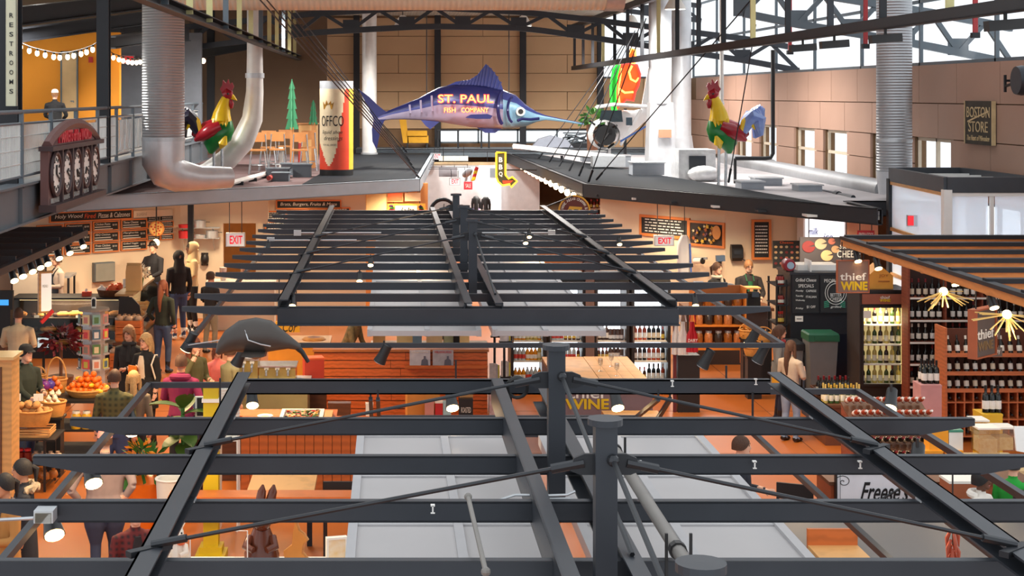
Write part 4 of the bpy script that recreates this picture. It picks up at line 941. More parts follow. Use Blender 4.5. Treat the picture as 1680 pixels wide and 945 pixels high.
for px, Yv, wd, h_ in ((1064, 38.5, 0.8, 0.3), (1012, 43, 0.8, 0.3), (975, 46, 0.7, 0.3), (1235, 33.6, 0.5, 0.1), (1262, 35.0, 0.6, 0.1), (1330, 33.0, 0.5, 0.06)):
    x = XX(px, Yv); make('roof_vent', 'grey metal vent box on the pale roof by the windows', 'vent', [('housing', MB().box(x-wd/2, x+wd/2, Yv, Yv+0.6, RZ+0.06 if px < 1100 else RZ, RZ+h_+0.06), M('vent_pale', (150, 156, 164), 0.6)), ('lid', MB().box(x-wd/2-0.03, x+wd/2+0.03, Yv-0.03, Yv+0.63, RZ+h_+0.06, RZ+h_+0.09), GALV)], 'vent boxes on the right roof')
def armchair(c):
    x, y, z = c; ym = M('mustard_fabric', (206, 150, 32), 0.8)
    parts = [('seat', MB().box(x-0.3, x+0.45, y-0.35, y+0.35, z+0.2, z+0.45), ym), ('backrest', MB().prism([(x-0.45, z+0.2), (x-0.25, z+0.2), (x-0.35, z+1.1), (x-0.6, z+1.1)], y-0.35, y+0.35), ym), ('armrest', MB().box(x-0.3, x+0.4, y-0.42, y-0.33, z+0.45, z+0.62), ym), ('armrest', MB().box(x-0.3, x+0.4, y+0.33, y+0.42, z+0.45, z+0.62), ym)]
    for sx in (-0.3, 0.4):
        for sy in (-0.3, 0.3): parts.append(('leg', MB().box(x+sx-0.03, x+sx+0.03, y+sy-0.03, y+sy+0.03, z, z+0.2), BLACK))
    return make('armchair', 'mustard yellow armchair on the gallery behind the marlin', 'chair', parts)
armchair((XX(682, 54.5), 54.5, 3.38))
x = XX(735, 54.6)
def table(name, label, x0, x1, y0, y1, z0, z1, mat, legm, th=0.05, leg=0.04, cat='table'):
    parts = [('tabletop', MB().box(x0, x1, y0, y1, z1-th, z1), mat)]
    for lx in (x0+leg, x1-leg):
        for ly in (y0+leg, y1-leg): parts.append(('leg', MB().box(lx-leg/2, lx+leg/2, ly-leg/2, ly+leg/2, z0, z1-th), legm))
    return make(name, label, cat, parts)
table('side_table', 'small dark table on the gallery under the marlin', x-0.4, x+0.4, 54.3, 54.9, 3.38, 4.05, STEELD, STEELD)
table('side_table', 'tall dark frame stand on the gallery under the marlin', XX(788, 54.6), XX(804, 54.6), 54.4, 54.8, 3.38, 4.25, STEELD, STEELD)
random.seed(5)
c = W(945, 226, 55); m = MB()
for k in range(12):
    m.tube([c+Vector((random.uniform(-0.5, 0.5), random.uniform(-0.2, 0.2), random.uniform(-0.25, 0.2))) for _ in range(3)], 0.025, 5)
make('scrap_heap', 'tangle of grey tubing on the far gallery', 'scrap', [('tubing', m, STEELG), ('base_tray', MB().box(c.x-0.5, c.x+0.5, 54.8, 55.2, 3.38, c.z-0.2), STEELD)])
m = MB().prism([(XX(868, 55), 3.9)] and [(XX(868, 55), 3.42), (XX(936, 55), 3.42), (XX(925, 55), 3.7), (XX(900, 55), 3.85), (XX(880, 55), 3.72)], 54.1, 54.4)
make('covered_object', 'grey tarpaulin covered shape before the low strip window', 'cover', [('cover', m, M('tarp_grey', (156, 162, 176), 0.6))])
# people
SKINS = {'l': M('skin_light', (222, 168, 140), 0.5, 0, 0.05), 't': M('skin_tan', (196, 138, 104), 0.5, 0, 0.05), 'd': M('skin_dark', (104, 66, 48), 0.45, 0, 0.08)}
LIPS = M('lips', (160, 84, 78), 0.5); EYEM = M('eye_dark', (30, 24, 22), 0.3)
def cloth(name, rgb, rgb2=None, pat=None, rough=0.85, var=0.12, sc=8): return M('cloth_'+name, rgb, rough, 0, var, sc, rgb2=rgb2, pat=pat, bump=0.0)
def person(label, px, py_top, Y, h=None, yaw=0.0, skin='l', top=None, legs=None, shoes=None, hair=None, style='short', arms=('down', 'down'), extras=(), lean=0.0, z0=0.0, wide=1.0, sit=False, vox=0.013, headyaw=0.0, headtilt=0.0, hat=None, group=None, bare=False, name='person'):
    X = XX(px, Y); ztop = ZZ(py_top, Y)
    if h is None: h = ztop - z0
    k = h / 1.75; seat = 0.0
    segs = []   # (mb, zone)
    def add(zone, fn): m = MB(); fn(m); segs.append((m, zone))
    hipz = 0.93
    if sit: seat = -0.42
    def E(c, r, n=12, m=8): return lambda mb: mb.ell(c, r, n, m)
    def TB(pts, rr, n=10, flat=None): return lambda mb: mb.tube(pts, rr, n, True, flat)
    L = lean
    def tl(p):   # lean the upper body about the hips (forward = -Y)
        v = Vector(p) - Vector((0, 0, hipz)); v = Matrix.Rotation(L, 4, 'X') @ v; return v + Vector((0, 0, hipz+seat))
    tor = MB(); rings = []
    for z, rx, ry, dy in ((0.84, 0.155, 0.11, 0.0), (0.93, 0.17, 0.125, 0.0), (1.05, 0.15, 0.112, -0.005), (1.18, 0.162, 0.118, -0.008), (1.3, 0.178, 0.12, 0.0), (1.38, 0.175, 0.105, 0.01), (1.435, 0.13, 0.08, 0.012), (1.47, 0.07, 0.062, 0.012)):
        rings.append([tl((math.cos(t)*rx*wide, math.sin(t)*ry*wide+dy, z)) for t in np.linspace(0, 2*PI, 17)[:-1]])
    tor.loft(rings); segs.append((tor, 'top'))
    def neck(mb): mb.tube([tl((0, 0.012, 1.42)), tl((0, 0.0, 1.56))], [0.06, 0.055], 10)
    add('skin', neck)
    HC = tl((0, -0.012, 1.645)); HM = Matrix.Translation(HC) @ Matrix.Rotation(headyaw, 4, 'Z') @ Matrix.Rotation(headtilt+L*0.5, 4, 'X')
    def hp(x, y, z): return HM @ Vector((x, y, z))
    hd = MB(); rings = []
    for z, rx, ry, dy in ((-0.118, 0.02, 0.02, -0.055), (-0.11, 0.04, 0.035, -0.055), (-0.085, 0.056, 0.065, -0.028), (-0.05, 0.066, 0.083, -0.008), (0.0, 0.074, 0.094, 0.0), (0.04, 0.076, 0.097, 0.004), (0.075, 0.066, 0.084, 0.006), (0.098, 0.042, 0.052, 0.006), (0.106, 0.012, 0.014, 0.006)):
        rings.append([hp(math.cos(t)*rx, math.sin(t)*ry+dy, z) for t in np.linspace(0, 2*PI, 17)[:-1]])
    hd.loft(rings); segs.append((hd, 'skin'))
    add('skin', lambda mb: mb.tube([hp(0, -0.088, 0.018), hp(0, -0.106, -0.03), hp(0, -0.09, -0.04)], [0.009, 0.015, 0.01], 8))
    for s in (-1, 1): add('skin', lambda mb, s=s: mb.ell(hp(s*0.076, 0.008, -0.008), (0.012, 0.02, 0.03), 8, 6))
    for s, pose in zip((-1, 1), arms):
        sh = (s*0.185*wide, 0.005, 1.375)
        P = {'down': ((s*0.235*wide, 0.02, 1.1), (s*0.225*wide, -0.05, 0.86)), 'pocket': ((s*0.28*wide, 0.06, 1.12), (s*0.19*wide, -0.06, 0.95)),
             'hold': ((s*0.24*wide, -0.02, 1.12), (s*0.08, -0.28, 1.12)), 'phone': ((s*0.24, -0.04, 1.13), (s*0.07, -0.27, 1.22)), 'chest': ((s*0.25, -0.03, 1.14), (s*0.02, -0.2, 1.25)),
             'reach': ((s*0.22, -0.16, 1.17), (s*0.18, -0.4, 1.05)), 'raise': ((s*0.26, -0.1, 1.25), (s*0.12, -0.16, 1.5)), 'back': ((s*0.3, 0.12, 1.15), (s*0.2, 0.06, 0.98)), 'table': ((s*0.26, -0.1, 1.12), (s*0.12, -0.34, 1.02))}[pose]
        a, b_, c = tl(sh), tl(P[0]), tl(P[1])
        add('top', TB([tl((s*0.12*wide, 0.005, 1.38)), a, (a+b_)/2, b_], [0.07*wide, 0.068, 0.058, 0.05]))
        add('top', TB([b_, (b_+c)/2, c], [0.05, 0.044, 0.036]))
        d = (c-b_).normalized(); sd = d.cross(Vector((0, 1, 0.2))).normalized(); nrm = sd.cross(d)
        palm = c + d*0.045
        add('skin', TB([c-d*0.02, c+d*0.02, palm+d*0.03], [0.026, 0.034, 0.036], 8, (1.0, 0.6)))
        for i, (o_, ln) in enumerate(((-0.027, 0.06), (-0.009, 0.072), (0.009, 0.068), (0.027, 0.052))):
            r0 = palm + sd*o_ + d*0.025
            add('skin', TB([r0, r0+d*ln*0.55, r0+d*ln*0.8-nrm*ln*0.35], [0.0105, 0.0095, 0.0085], 6))
        t0 = c + sd*s*0.03 + d*0.01
        add('skin', TB([t0, t0+sd*s*0.022+d*0.03, t0+sd*s*0.018+d*0.055], [0.012, 0.011, 0.009], 6))
    for s in (-1, 1):
        hip = Vector((s*0.085*wide, 0.0, 0.9+seat))
        if sit: kn = Vector((s*0.12, -0.44, 0.5)); an = Vector((s*0.13, -0.42, 0.08))
        else: kn = Vector((s*0.1, -0.02+0.02*s, 0.49)); an = Vector((s*0.105, 0.03+0.03*s, 0.09))
        add('legs', TB([hip, hip.lerp(kn, 0.5), kn], [0.105*wide, 0.088*wide, 0.064], 12)); add('legs', TB([kn, kn.lerp(an, 0.35), an], [0.064, 0.06, 0.044], 12))
        add('shoes', TB([an+Vector((0, 0.05, -0.045)), an+Vector((0, 0.0, -0.03)), an+Vector((0, -0.1, -0.055)), an+Vector((0, -0.17, -0.062))], [0.036, 0.05, 0.042, 0.028], 10))
    allm = MB(); kd_n = sum(len(m.v) for m, z in segs); kd = kdtree.KDTree(kd_n); zones = []; i = 0
    for m, z in segs:
        allm.add(m.v, m.f)
        for v in m.v: kd.insert(v, i); zones.append(z); i += 1
    kd.balance()
    me = bpy.data.meshes.new('body'); me.from_pydata(allm.v, [], allm.f); me.update()
    tmp = bpy.data.objects.new('body', me); COL.objects.link(tmp)
    rm = tmp.modifiers.new('r', 'REMESH'); rm.mode = 'VOXEL'; rm.voxel_size = vox
    sm = tmp.modifiers.new('s', 'SMOOTH'); sm.iterations = 2; sm.factor = 0.5
    body = bpy.data.meshes.new_from_object(tmp.evaluated_get(bpy.context.evaluated_depsgraph_get()))
    bpy.data.objects.remove(tmp); bpy.data.meshes.remove(me)
    zi = {'skin': 0, 'top': 1, 'legs': 2, 'shoes': 3}; body.materials.clear()
    for m in (SKINS[skin], top, legs or cloth('jeans', (62, 78, 110)), shoes or BLACK): body.materials.append(m)
    def zone(c):
        z = zones[kd.find(c)[1]]
        if z == 'top' and not sit and c.z < 0.93 + (0.0) and abs(c.x) < 0.19*wide and L < 0.3: return 'legs' if c.z < 0.9 else 'top'
        return z
    body.polygons.foreach_set('material_index', [zi[zone(p.center)] for p in body.polygons])
    body.polygons.foreach_set('use_smooth', [True]*len(body.polygons))
    body.name = 'body'
    root = bpy.data.objects.new(name, None); COL.objects.link(root); tag(root, label, 'person', group)
    root.location = (X, Y, z0 if not sit else ztop - k*(1.75+seat)); root.rotation_euler.z = yaw; root.scale = (k, k, k)
    bo = bpy.data.objects.new('body', body); COL.objects.link(bo); bo.parent = root
    def part(nm, mb, mt, smooth=True): return obj(nm, mb, mt, root, None, smooth)
    for s in (-1, 1): part('eye', MB().ell(hp(s*0.031, -0.088, 0.008), (0.011, 0.006, 0.007), 8, 6), EYEM); part('eyebrow', MB().tube([hp(s*0.016, -0.096, 0.027), hp(s*0.046, -0.086, 0.029)], 0.0045, 5), hair or EYEM)
    part('mouth', MB().tube([hp(-0.022, -0.084, -0.062), hp(0, -0.092, -0.064), hp(0.022, -0.084, -0.062)], 0.0055, 6), LIPS)
    if hair:
        hm = MB(); rings = []
        low = {'short': -0.045, 'long': -0.06, 'bob': -0.09, 'tail': -0.05, 'bun': -0.05, 'curly': -0.07, 'bald': 0}[style]; puff = {'curly': 1.28, 'bob': 1.14, 'long': 1.12}.get(style, 1.08)
        for z in np.linspace(low, 0.118, 9):
            f_ = math.sqrt(max(0.02, 1-((z-0.005)/0.118)**2)) if z > 0.005 else 1.0
            ring = []
            for t in np.linspace(0, 2*PI, 21)[:-1]:
                yy = math.sin(t); front = max(0, -yy)
                zz = z + (front**2)*max(0, 0.055-z)*0.95
                f2 = math.sqrt(max(0.02, 1-((zz-0.005)/0.118)**2)) if zz > 0.005 else 1.0
                ring.append(hp(math.cos(t)*0.079*puff*f2, yy*0.1*puff*f2+0.008, zz))
            rings.append(ring)
        hm.loft(rings)
        if style in ('long', 'bob'):
            ln = {'long': 0.42, 'bob': 0.17}[style]
            hm.tube([hp(0, 0.05, 0.02), hp(0, 0.085, -0.1), hp(0, 0.10, -0.1-ln*0.5), hp(0, 0.095, -0.06-ln)], [0.085, 0.09, 0.085, 0.04], 12, True, (1.0, 0.55))
            for s in (-1, 1): hm.tube([hp(s*0.068, 0.0, 0.05), hp(s*0.088, 0.01, -0.06), hp(s*0.09, 0.0, -0.06-ln*0.6)], [0.03, 0.03, 0.018], 8)
        if style == 'tail': hm.tube([hp(0, 0.1, 0.03), hp(0, 0.15, 0.0), hp(0, 0.145, -0.15)], [0.03, 0.035, 0.012], 8)
        if style == 'bun': hm.ell(hp(0, 0.1, 0.06), 0.045, 10, 8)
        part('hair', hm, hair)
    def cap(mt, brim=True):
        cm = MB(); rings = []
        for z, f_ in ((0.03, 1.1), (0.06, 1.08), (0.095, 0.9), (0.118, 0.55), (0.126, 0.1)):
            rings.append([hp(math.cos(t)*0.08*f_, math.sin(t)*0.103*f_+0.004, z) for t in np.linspace(0, 2*PI, 17)[:-1]])
        cm.loft(rings); part('cap', cm, mt)
        if brim: part('cap_brim', MB().loft([[hp(x*0.07, -0.09, 0.035+dz), hp(x*0.075, -0.14, 0.03+dz-abs(x)*0.012), hp(x*0.05, -0.175, 0.022+dz)] if False else [hp(x*0.075, -0.08+abs(x)*0.03, 0.036), hp(x*0.06, -0.175+abs(x)*0.05, 0.022), hp(x*0.06, -0.175+abs(x)*0.05, 0.028), hp(x*0.075, -0.08+abs(x)*0.03, 0.044)] for x in np.linspace(-1, 1, 7)]), mt)
    for e in extras:
        kd_ = e[0]; mt = e[1] if len(e) > 1 else None
        if kd_ == 'cap': cap(mt)
        elif kd_ == 'beanie': cap(mt, False)
        elif kd_ == 'hood_up':
            hm = MB(); rings = []
            for y_, r_ in ((-0.07, 0.108), (-0.02, 0.125), (0.05, 0.128), (0.1, 0.1), (0.135, 0.04)):
                rings.append([hp(math.cos(t)*r_*0.86, y_+0.02*math.sin(t), math.sin(t)*r_*1.02+0.0) for t in np.linspace(0, 2*PI, 17)[:-1]])
            hm.loft(rings, False); hm.tube([hp(0, 0.045, -0.03), hp(0, 0.04, -0.1), tl((0, 0.03, 1.43)), tl((0, 0.01, 1.36))], [0.1, 0.098, 0.118, 0.15], 14); part('hood', hm, mt)
        elif kd_ == 'hood_down':
            part('hood', MB().tube([tl((math.cos(t)*0.11, 0.045+math.sin(t)*0.085, 1.455+0.01*math.sin(t))) for t in np.linspace(-0.5, PI+0.5, 12)], [0.03]+[0.045]*10+[0.03], 8), mt)
        elif kd_ == 'fur_hood':
            part('fur_hood', MB().tube([tl((math.cos(t)*0.15, 0.04+math.sin(t)*0.1, 1.46+0.02*math.sin(t*9))) for t in np.linspace(-0.3, PI+0.3, 20)], [0.04+0.012*math.sin(i*2.4) for i in range(20)], 8), mt)
        elif kd_ == 'apron':
            m = MB(); rings = []
            for z, w_ in ((1.36, 0.075), (1.3, 0.085), (1.18, 0.12), (1.1, 0.155), (0.95, 0.165), (0.75, 0.17), (0.6, 0.165)):
                ry = 0.136 if z > 0.9 else 0.15
                rings.append([tl((math.sin(t)*w_*1.25*wide if z < 1.15 else math.sin(t)*w_, -math.cos(t)*ry*wide, z)) for t in np.linspace(-1.1, 1.1, 9)] )
            for i in range(len(rings)-1):
                n = len(m.v); m.v += rings[i]+rings[i+1]
                for j in range(8): m.f.append([n+j, n+j+1, n+9+j+1, n+9+j]); m.m.append(0)
            part('apron', m, mt); part('apron_strap', MB().tube([tl((-0.07, -0.128, 1.36)), tl((-0.075, -0.03, 1.475)), tl((0, 0.075, 1.475)), tl((0.075, -0.03, 1.475)), tl((0.07, -0.128, 1.36))], 0.01, 6), mt)
        elif kd_ == 'badge': part('badge', MB().cbox(tl((0, -0.155*wide, 1.2)), 0.06, 0.012, 0.07), mt)
        elif kd_ == 'glasses':
            for s in (-1, 1): part('eyeglass', MB().tube([hp(s*0.032+math.cos(t)*0.021, -0.104, 0.006+math.sin(t)*0.017) for t in np.linspace(0, 2*PI, 11)], 0.003, 5, cap=False), mt); part('temple', MB().tube([hp(s*0.053, -0.1, 0.008), hp(s*0.078, 0.0, 0.008)], 0.003, 5), mt)
        elif kd_ == 'beard': part('beard', MB().ell(hp(0, -0.055, -0.085), (0.058, 0.048, 0.05), 12, 8), mt)
        elif kd_ == 'backpack':
            part('backpack', MB().tube([tl((0, 0.17, 0.98)), tl((0, 0.21, 1.05)), tl((0, 0.21, 1.3)), tl((0, 0.16, 1.4))], [0.1, 0.14, 0.14, 0.08], 12, True, (1.1, 0.75)), mt)
            for s in (-1, 1): part('strap', MB().tube([tl((s*0.1, 0.1, 1.42)), tl((s*0.115, -0.03, 1.44)), tl((s*0.11, -0.13, 1.3)), tl((s*0.13, -0.06, 1.08))], 0.018, 6), mt)
        elif kd_ == 'strap': part('shoulder_strap', MB().tube([tl((0.15, 0.08, 1.42)), tl((0.2, -0.02, 1.44)), tl((0.2, -0.1, 1.3)), tl((0.22, 0.0, 1.0))], 0.014, 6), mt)
        elif kd_ == 'bag': part('handbag', MB().cbox(tl((-0.28, 0.0, 0.78)), 0.1, 0.26, 0.22), mt, False)
        elif kd_ == 'shirt': part('shirt_front', MB().loft([[tl((sx*w_, -0.125*wide-0.012*(1-abs(sx)), z)) for sx in (-1, 0, 1)]+[tl((sx*w_, -0.1*wide, z)) for sx in (1, 0, -1)] for z, w_ in ((0.9, 0.07), (1.1, 0.075), (1.28, 0.065), (1.42, 0.03))]), mt)
        elif kd_ == 'scarf': part('scarf', MB().tube([tl((math.cos(t)*0.085, math.sin(t)*0.08, 1.47)) for t in np.linspace(0, 2*PI, 14)], 0.035, 8, cap=False).tube([tl((0.04, -0.08, 1.46)), tl((0.05, -0.13, 1.2))], [0.03, 0.035], 8), mt)
        elif kd_ == 'coat': # long coat skirt
            m = MB(); m.loft([[tl((math.cos(t)*rx*wide, math.sin(t)*ry*wide, z)) for t in np.linspace(0, 2*PI, 17)[:-1]] for z, rx, ry in ((1.1, 0.172, 0.135), (0.93, 0.195, 0.15), (0.75, 0.205, 0.16), (0.62, 0.21, 0.165))], False); part('coat_skirt', m, mt)
        elif kd_ == 'phone': part('phone', MB().cbox(tl((0.03, -0.36, 1.26)), 0.07, 0.02, 0.13), BLACK, False)
        elif kd_ == 'paper': part('leaflet', MB().cbox(tl((0.0, -0.3, 1.2)), 0.16, 0.02, 0.2), mt, False)
    return root
# signs and goods shared builders
def sign(name, label, c, w, h, rz=0.0, face=None, frame=None, fw=0.03, texts=(), lines=0, lmat=None, group=None, cat='sign', depth=0.04, seed=0, hang=None):
    c = Vector(c); parts = [('board', MB().box(c.x-w/2, c.x+w/2, c.y-depth/2, c.y+depth/2, c.z-h/2, c.z+h/2), face)]
    if frame:
        for a in ((-w/2-fw, w/2+fw, h/2, h/2+fw), (-w/2-fw, w/2+fw, -h/2-fw, -h/2), (-w/2-fw, -w/2, -h/2, h/2), (w/2, w/2+fw, -h/2, h/2)):
            parts.append(('frame_edge', MB().box(c.x+a[0], c.x+a[1], c.y-depth*0.8, c.y+depth*0.8, c.z+a[2], c.z+a[3]), frame))
    for t in texts:
        s, dx, dz, tw, th, m = t[:6]
        parts.append(('lettering', text_mb(s, w*tw, h*th, (c.x+dx*w, c.y-depth/2-0.004, c.z+dz*h), t[6] if len(t) > 6 else 0, 0.006, 0, t[7] if len(t) > 7 else 0), m))
    if lines:
        rnd = random.Random(seed+len(label)); m = MB()
        for k in range(lines):
            zz = c.z+h*(0.36-0.74*k/max(1, lines-1)) if lines > 1 else c.z
            x = c.x-w*0.42
            while x < c.x+w*0.36:
                l_ = rnd.uniform(0.05, 0.16)*w; m.box(x, min(x+l_, c.x+w*0.42), c.y-depth/2-0.006, c.y-depth/2, zz, zz+h*0.32/lines); x += l_+0.03*w
        ob = ('chalk_writing', m, lmat or CHALKW); parts.append(ob)
    if hang: parts.append(('hanger', MB().tube([c+Vector((-w*0.35, 0, h/2)), c+Vector((-w*0.35, 0, h/2+hang))], 0.01, 5).tube([c+Vector((w*0.35, 0, h/2)), c+Vector((w*0.35, 0, h/2+hang))], 0.01, 5), BLACK))
    if rz:
        for p in parts: p[1].rz(rz, (c.x, c.y))
    r = make(name, label, cat, parts, group)
    for ch in r.children:
        if ch.name.startswith('chalk_writing') or ch.name.startswith('hanger'): ch['kind'] = 'stuff'
    return r
def P4(px0, px1, py0, py1, Y): return (W((px0+px1)/2, (py0+py1)/2, Y), (px1-px0)*Y/F, (py1-py0)*Y/F)
ORF = M('orange_frame', (216, 126, 62), 0.5, 0, 0.08)
def bag(c, r, mat, name='bag', label=None, group=None, seed=0):
    rnd = random.Random(seed); m = MB(); rings = []
    for i, (z, f_) in enumerate(((0, 0.75), (0.25, 1.0), (0.6, 1.0), (0.85, 0.7), (0.95, 0.25), (1.1, 0.45))):
        rings.append([Vector(c)+Vector((math.cos(t)*r*f_*(1+rnd.uniform(-.12, .12)), math.sin(t)*r*0.75*f_*(1+rnd.uniform(-.12, .12)), z*r*1.7)) for t in np.linspace(0, 2*PI, 11)[:-1]])
    m.loft(rings); return m
PROTO = {}
def bottle(kind, loc, label, group, rot=(0, 0, 0), sc=1.0):
    if kind not in PROTO:
        gm, lm, cm, h, r = {'red': ((24, 20, 20), (226, 214, 190), (120, 20, 30), 0.30, 0.038), 'dark': ((20, 22, 20), (236, 232, 224), (24, 24, 26), 0.30, 0.038), 'white': ((196, 176, 96), (240, 236, 214), (214, 190, 110), 0.31, 0.037), 'green': ((58, 84, 40), (232, 226, 206), (206, 170, 70), 0.30, 0.038),
            'burg': ((30, 26, 20), (236, 230, 216), (230, 226, 214), 0.29, 0.042), 'rose': ((170, 70, 46), (240, 236, 232), (236, 232, 226), 0.30, 0.038),
            'beer': ((92, 44, 16), (230, 200, 90), (200, 40, 40), 0.24, 0.032), 'soda': ((190, 200, 204), (214, 60, 50), (240, 240, 240), 0.24, 0.036), 'juice': ((228, 150, 30), (240, 240, 236), (240, 240, 240), 0.23, 0.036), 'green_soda': ((40, 140, 96), (236, 236, 230), (230, 230, 230), 0.24, 0.036), 'grey_can': ((60, 62, 66), (226, 228, 230), (200, 200, 204), 0.2, 0.036), 'sauce': ((150, 34, 24), (236, 230, 214), (40, 40, 40), 0.2, 0.035)}[kind]
        g = M('bottle_'+kind, gm, 0.12, 0, 0.1); lab = M('label_'+kind, lm, 0.6, 0, 0.1, 20); cp = M('capsule_'+kind, cm, 0.35)
        if kind in ('soda', 'juice', 'green_soda', 'sauce'): prof = [(0, 0), (r, 0.004), (r, h*0.62), (r*0.9, h*0.72), (r*0.42, h*0.86), (r*0.42, h*0.93), (0, h*0.93)]
        elif kind == 'grey_can': prof = [(0, 0), (r*0.9, 0), (r, 0.01), (r, h*0.92), (r*0.85, h*0.97), (0, h*0.97)]
        elif kind == 'burg': prof = [(0, 0), (r, 0.004), (r, h*0.45), (r*0.8, h*0.58), (r*0.4, h*0.75), (r*0.34, h*0.98), (0, h*0.98)]
        else: prof = [(0, 0), (r, 0.004), (r, h*0.58), (r*0.85, h*0.66), (r*0.38, h*0.74), (r*0.36, h*0.98), (0, h*0.98)]
        n = 10
        parts = [('glass_body', MB().lathe(prof, (0, 0, 0), n), g, True), ('label', MB().lathe([(r*1.015, h*0.14), (r*1.03, h*0.15), (r*1.03, h*0.44), (r*1.015, h*0.45)], (0, 0, 0), n), lab, True),
                 ('capsule', MB().lathe([(0, h*0.8), (r*0.44, h*0.8), (r*0.44, h), (0, h)], (0, 0, 0), 8), cp, True)]
        PROTO[kind] = [make('bottle', 'x', 'bottle', parts, base=(0, 0, 0)), False]
    pr = PROTO[kind]
    o = pr[0] if not pr[1] else dup(pr[0])
    if not pr[1]: pr[1] = True; pr[0] = o
    o.location = loc; o.rotation_euler = rot; o.scale = (sc, sc, sc); o['label'] = label; o['group'] = group
    return o
FRU = {}
def fruit(kind, loc, label, group, sc=1.0, rot=(0, 0, 0)):
    if kind not in FRU:
        if kind == 'orange': parts = [('flesh', MB().ell((0, 0, 0.042), (0.045, 0.045, 0.042), 10, 7), M('orange_peel', (236, 112, 20), 0.45, 0, 0.12, 30), True), ('stem', MB().ell((0, 0, 0.084), (0.008, 0.008, 0.004), 6, 4), LEAF)]
        elif kind == 'lemon': parts = [('flesh', MB().tube([(-0.06, 0, 0.038), (-0.045, 0, 0.038), (0, 0, 0.038), (0.045, 0, 0.038), (0.06, 0, 0.038)], [0.008, 0.026, 0.038, 0.026, 0.008], 10), M('lemon_peel', (244, 190, 40), 0.45), True), ('stem', MB().ell((-0.06, 0, 0.038), 0.008, 6, 4), LEAF)]
        elif kind == 'apple': parts = [('flesh', MB().ell((0, 0, 0.04), (0.045, 0.045, 0.04), 10, 7), M('apple_red', (206, 62, 36), 0.35, 0, 0.3, 12, rgb2=(236, 140, 60)), True), ('stem', MB().tube([(0, 0, 0.075), (0.005, 0, 0.095)], 0.004, 5), WOODD)]
        elif kind == 'potato': parts = [('flesh', MB().ell((0, 0, 0.04), (0.065, 0.045, 0.04), 10, 7), M('potato_skin', (190, 136, 78), 0.8, 0, 0.2, 12), True)]
        elif kind == 'garlic': parts = [('bulb', MB().lathe([(0, 0), (0.035, 0.006), (0.04, 0.03), (0.02, 0.055), (0.008, 0.08), (0, 0.082)], n=10), M('garlic_white', (236, 222, 196), 0.7), True), ('root', MB().ell((0, 0, 0.002), (0.012, 0.012, 0.004), 6, 4), KRAFT)]
        elif kind == 'loaf': parts = [('crust', MB().tube([(-0.14, 0, 0.05), (-0.11, 0, 0.05), (0, 0, 0.055), (0.11, 0, 0.05), (0.14, 0, 0.05)], [0.02, 0.055, 0.065, 0.055, 0.02], 10, True, (1, 0.8)), M('bread_crust', (206, 140, 70), 0.7, 0, 0.25, 12), True), ('score', MB().bar((-0.08, 0, 0.105), (0.08, 0, 0.105), 0.02, 0.008), M('bread_pale', (236, 200, 150), 0.8))]
        elif kind == 'roll': parts = [('crust', MB().ell((0, 0, 0.04), (0.07, 0.065, 0.045), 10, 7), M('roll_crust', (224, 164, 84), 0.65, 0, 0.2, 14), True)]
        elif kind == 'cake': parts = [('crust', MB().ell((0, 0, 0.04), (0.07, 0.06, 0.045), 10, 7), M('dark_bake', (74, 44, 30), 0.6, 0, 0.3, 14), True)]
        FRU[kind] = [make(kind if kind != 'roll' else 'bread_roll', 'x', {'orange': 'fruit', 'lemon': 'fruit', 'apple': 'fruit', 'potato': 'vegetable', 'garlic': 'vegetable'}.get(kind, 'bread'), parts, base=(0, 0, 0)), False]
    f_ = FRU[kind]; o = f_[0] if not f_[1] else dup(f_[0]); f_[1] = True
    o.location = loc; o.rotation_euler = rot; o.scale = (sc, sc, sc); o['label'] = label; o['group'] = group
    return o
# left: pizza and bakery stalls
TA = math.atan(0.674)
def WP(px, py, off=0.0):
    a = (px-CX)/F; Yw = (34.3+0.674*7.6)/(1-0.674*a) - off
    return W(px, py, Yw)
CRW = M('stall_wall', (222, 204, 178), 0.75, 0, 0.04, 1)
wl = MB(); p0 = WP(-60, 400); p1 = WP(296, 400); d = Vector((math.cos(TA), math.sin(TA), 0)); nn = Vector((-d.y, d.x, 0))*0.15
wl.add([(p0.x, p0.y, 0), (p1.x, p1.y, 0), (p1.x+nn.x, p1.y+nn.y, 0), (p0.x+nn.x, p0.y+nn.y, 0), (p0.x, p0.y, 3.0), (p1.x, p1.y, 3.0), (p1.x+nn.x, p1.y+nn.y, 3.0), (p0.x+nn.x, p0.y+nn.y, 3.0)], [(0, 1, 5, 4), (1, 2, 6, 5), (2, 3, 7, 6), (3, 0, 4, 7), (4, 5, 6, 7), (3, 2, 1, 0)])
struct('wall_pizza', wl, CRW, 'cream stall wall behind the pizza menu boards')
struct('wall_pizza_return', MB().box(p1.x, XX(366, p1.y), p1.y, p1.y+0.15, 0, 2.99).box(XX(366, p1.y), XX(440, p1.y), p1.y, p1.y+0.15, 0, 0.95).box(XX(366, p1.y), XX(440, p1.y), p1.y, p1.y+0.15, 2.25, 2.99), CRW, 'cream stall wall with a serving opening')
struct('wall_kitchen', MB().box(-6, -2.2, 40, 40.15, 0, 2.99), M('kitchen_yellow', (232, 168, 84), 0.7), 'warm yellow kitchen wall seen through the serving opening')
def wsign(name, label, px0, px1, py, hpx, **k):
    a = WP((px0+px1)/2, py, 0.04); e0, e1 = WP(px0, py), WP(px1, py); w = (e1-e0).length
    return sign(name, label, a, w, hpx*a.y/F, TA, **k)
OW = M('menu_orange', (230, 96, 50), 0.6)
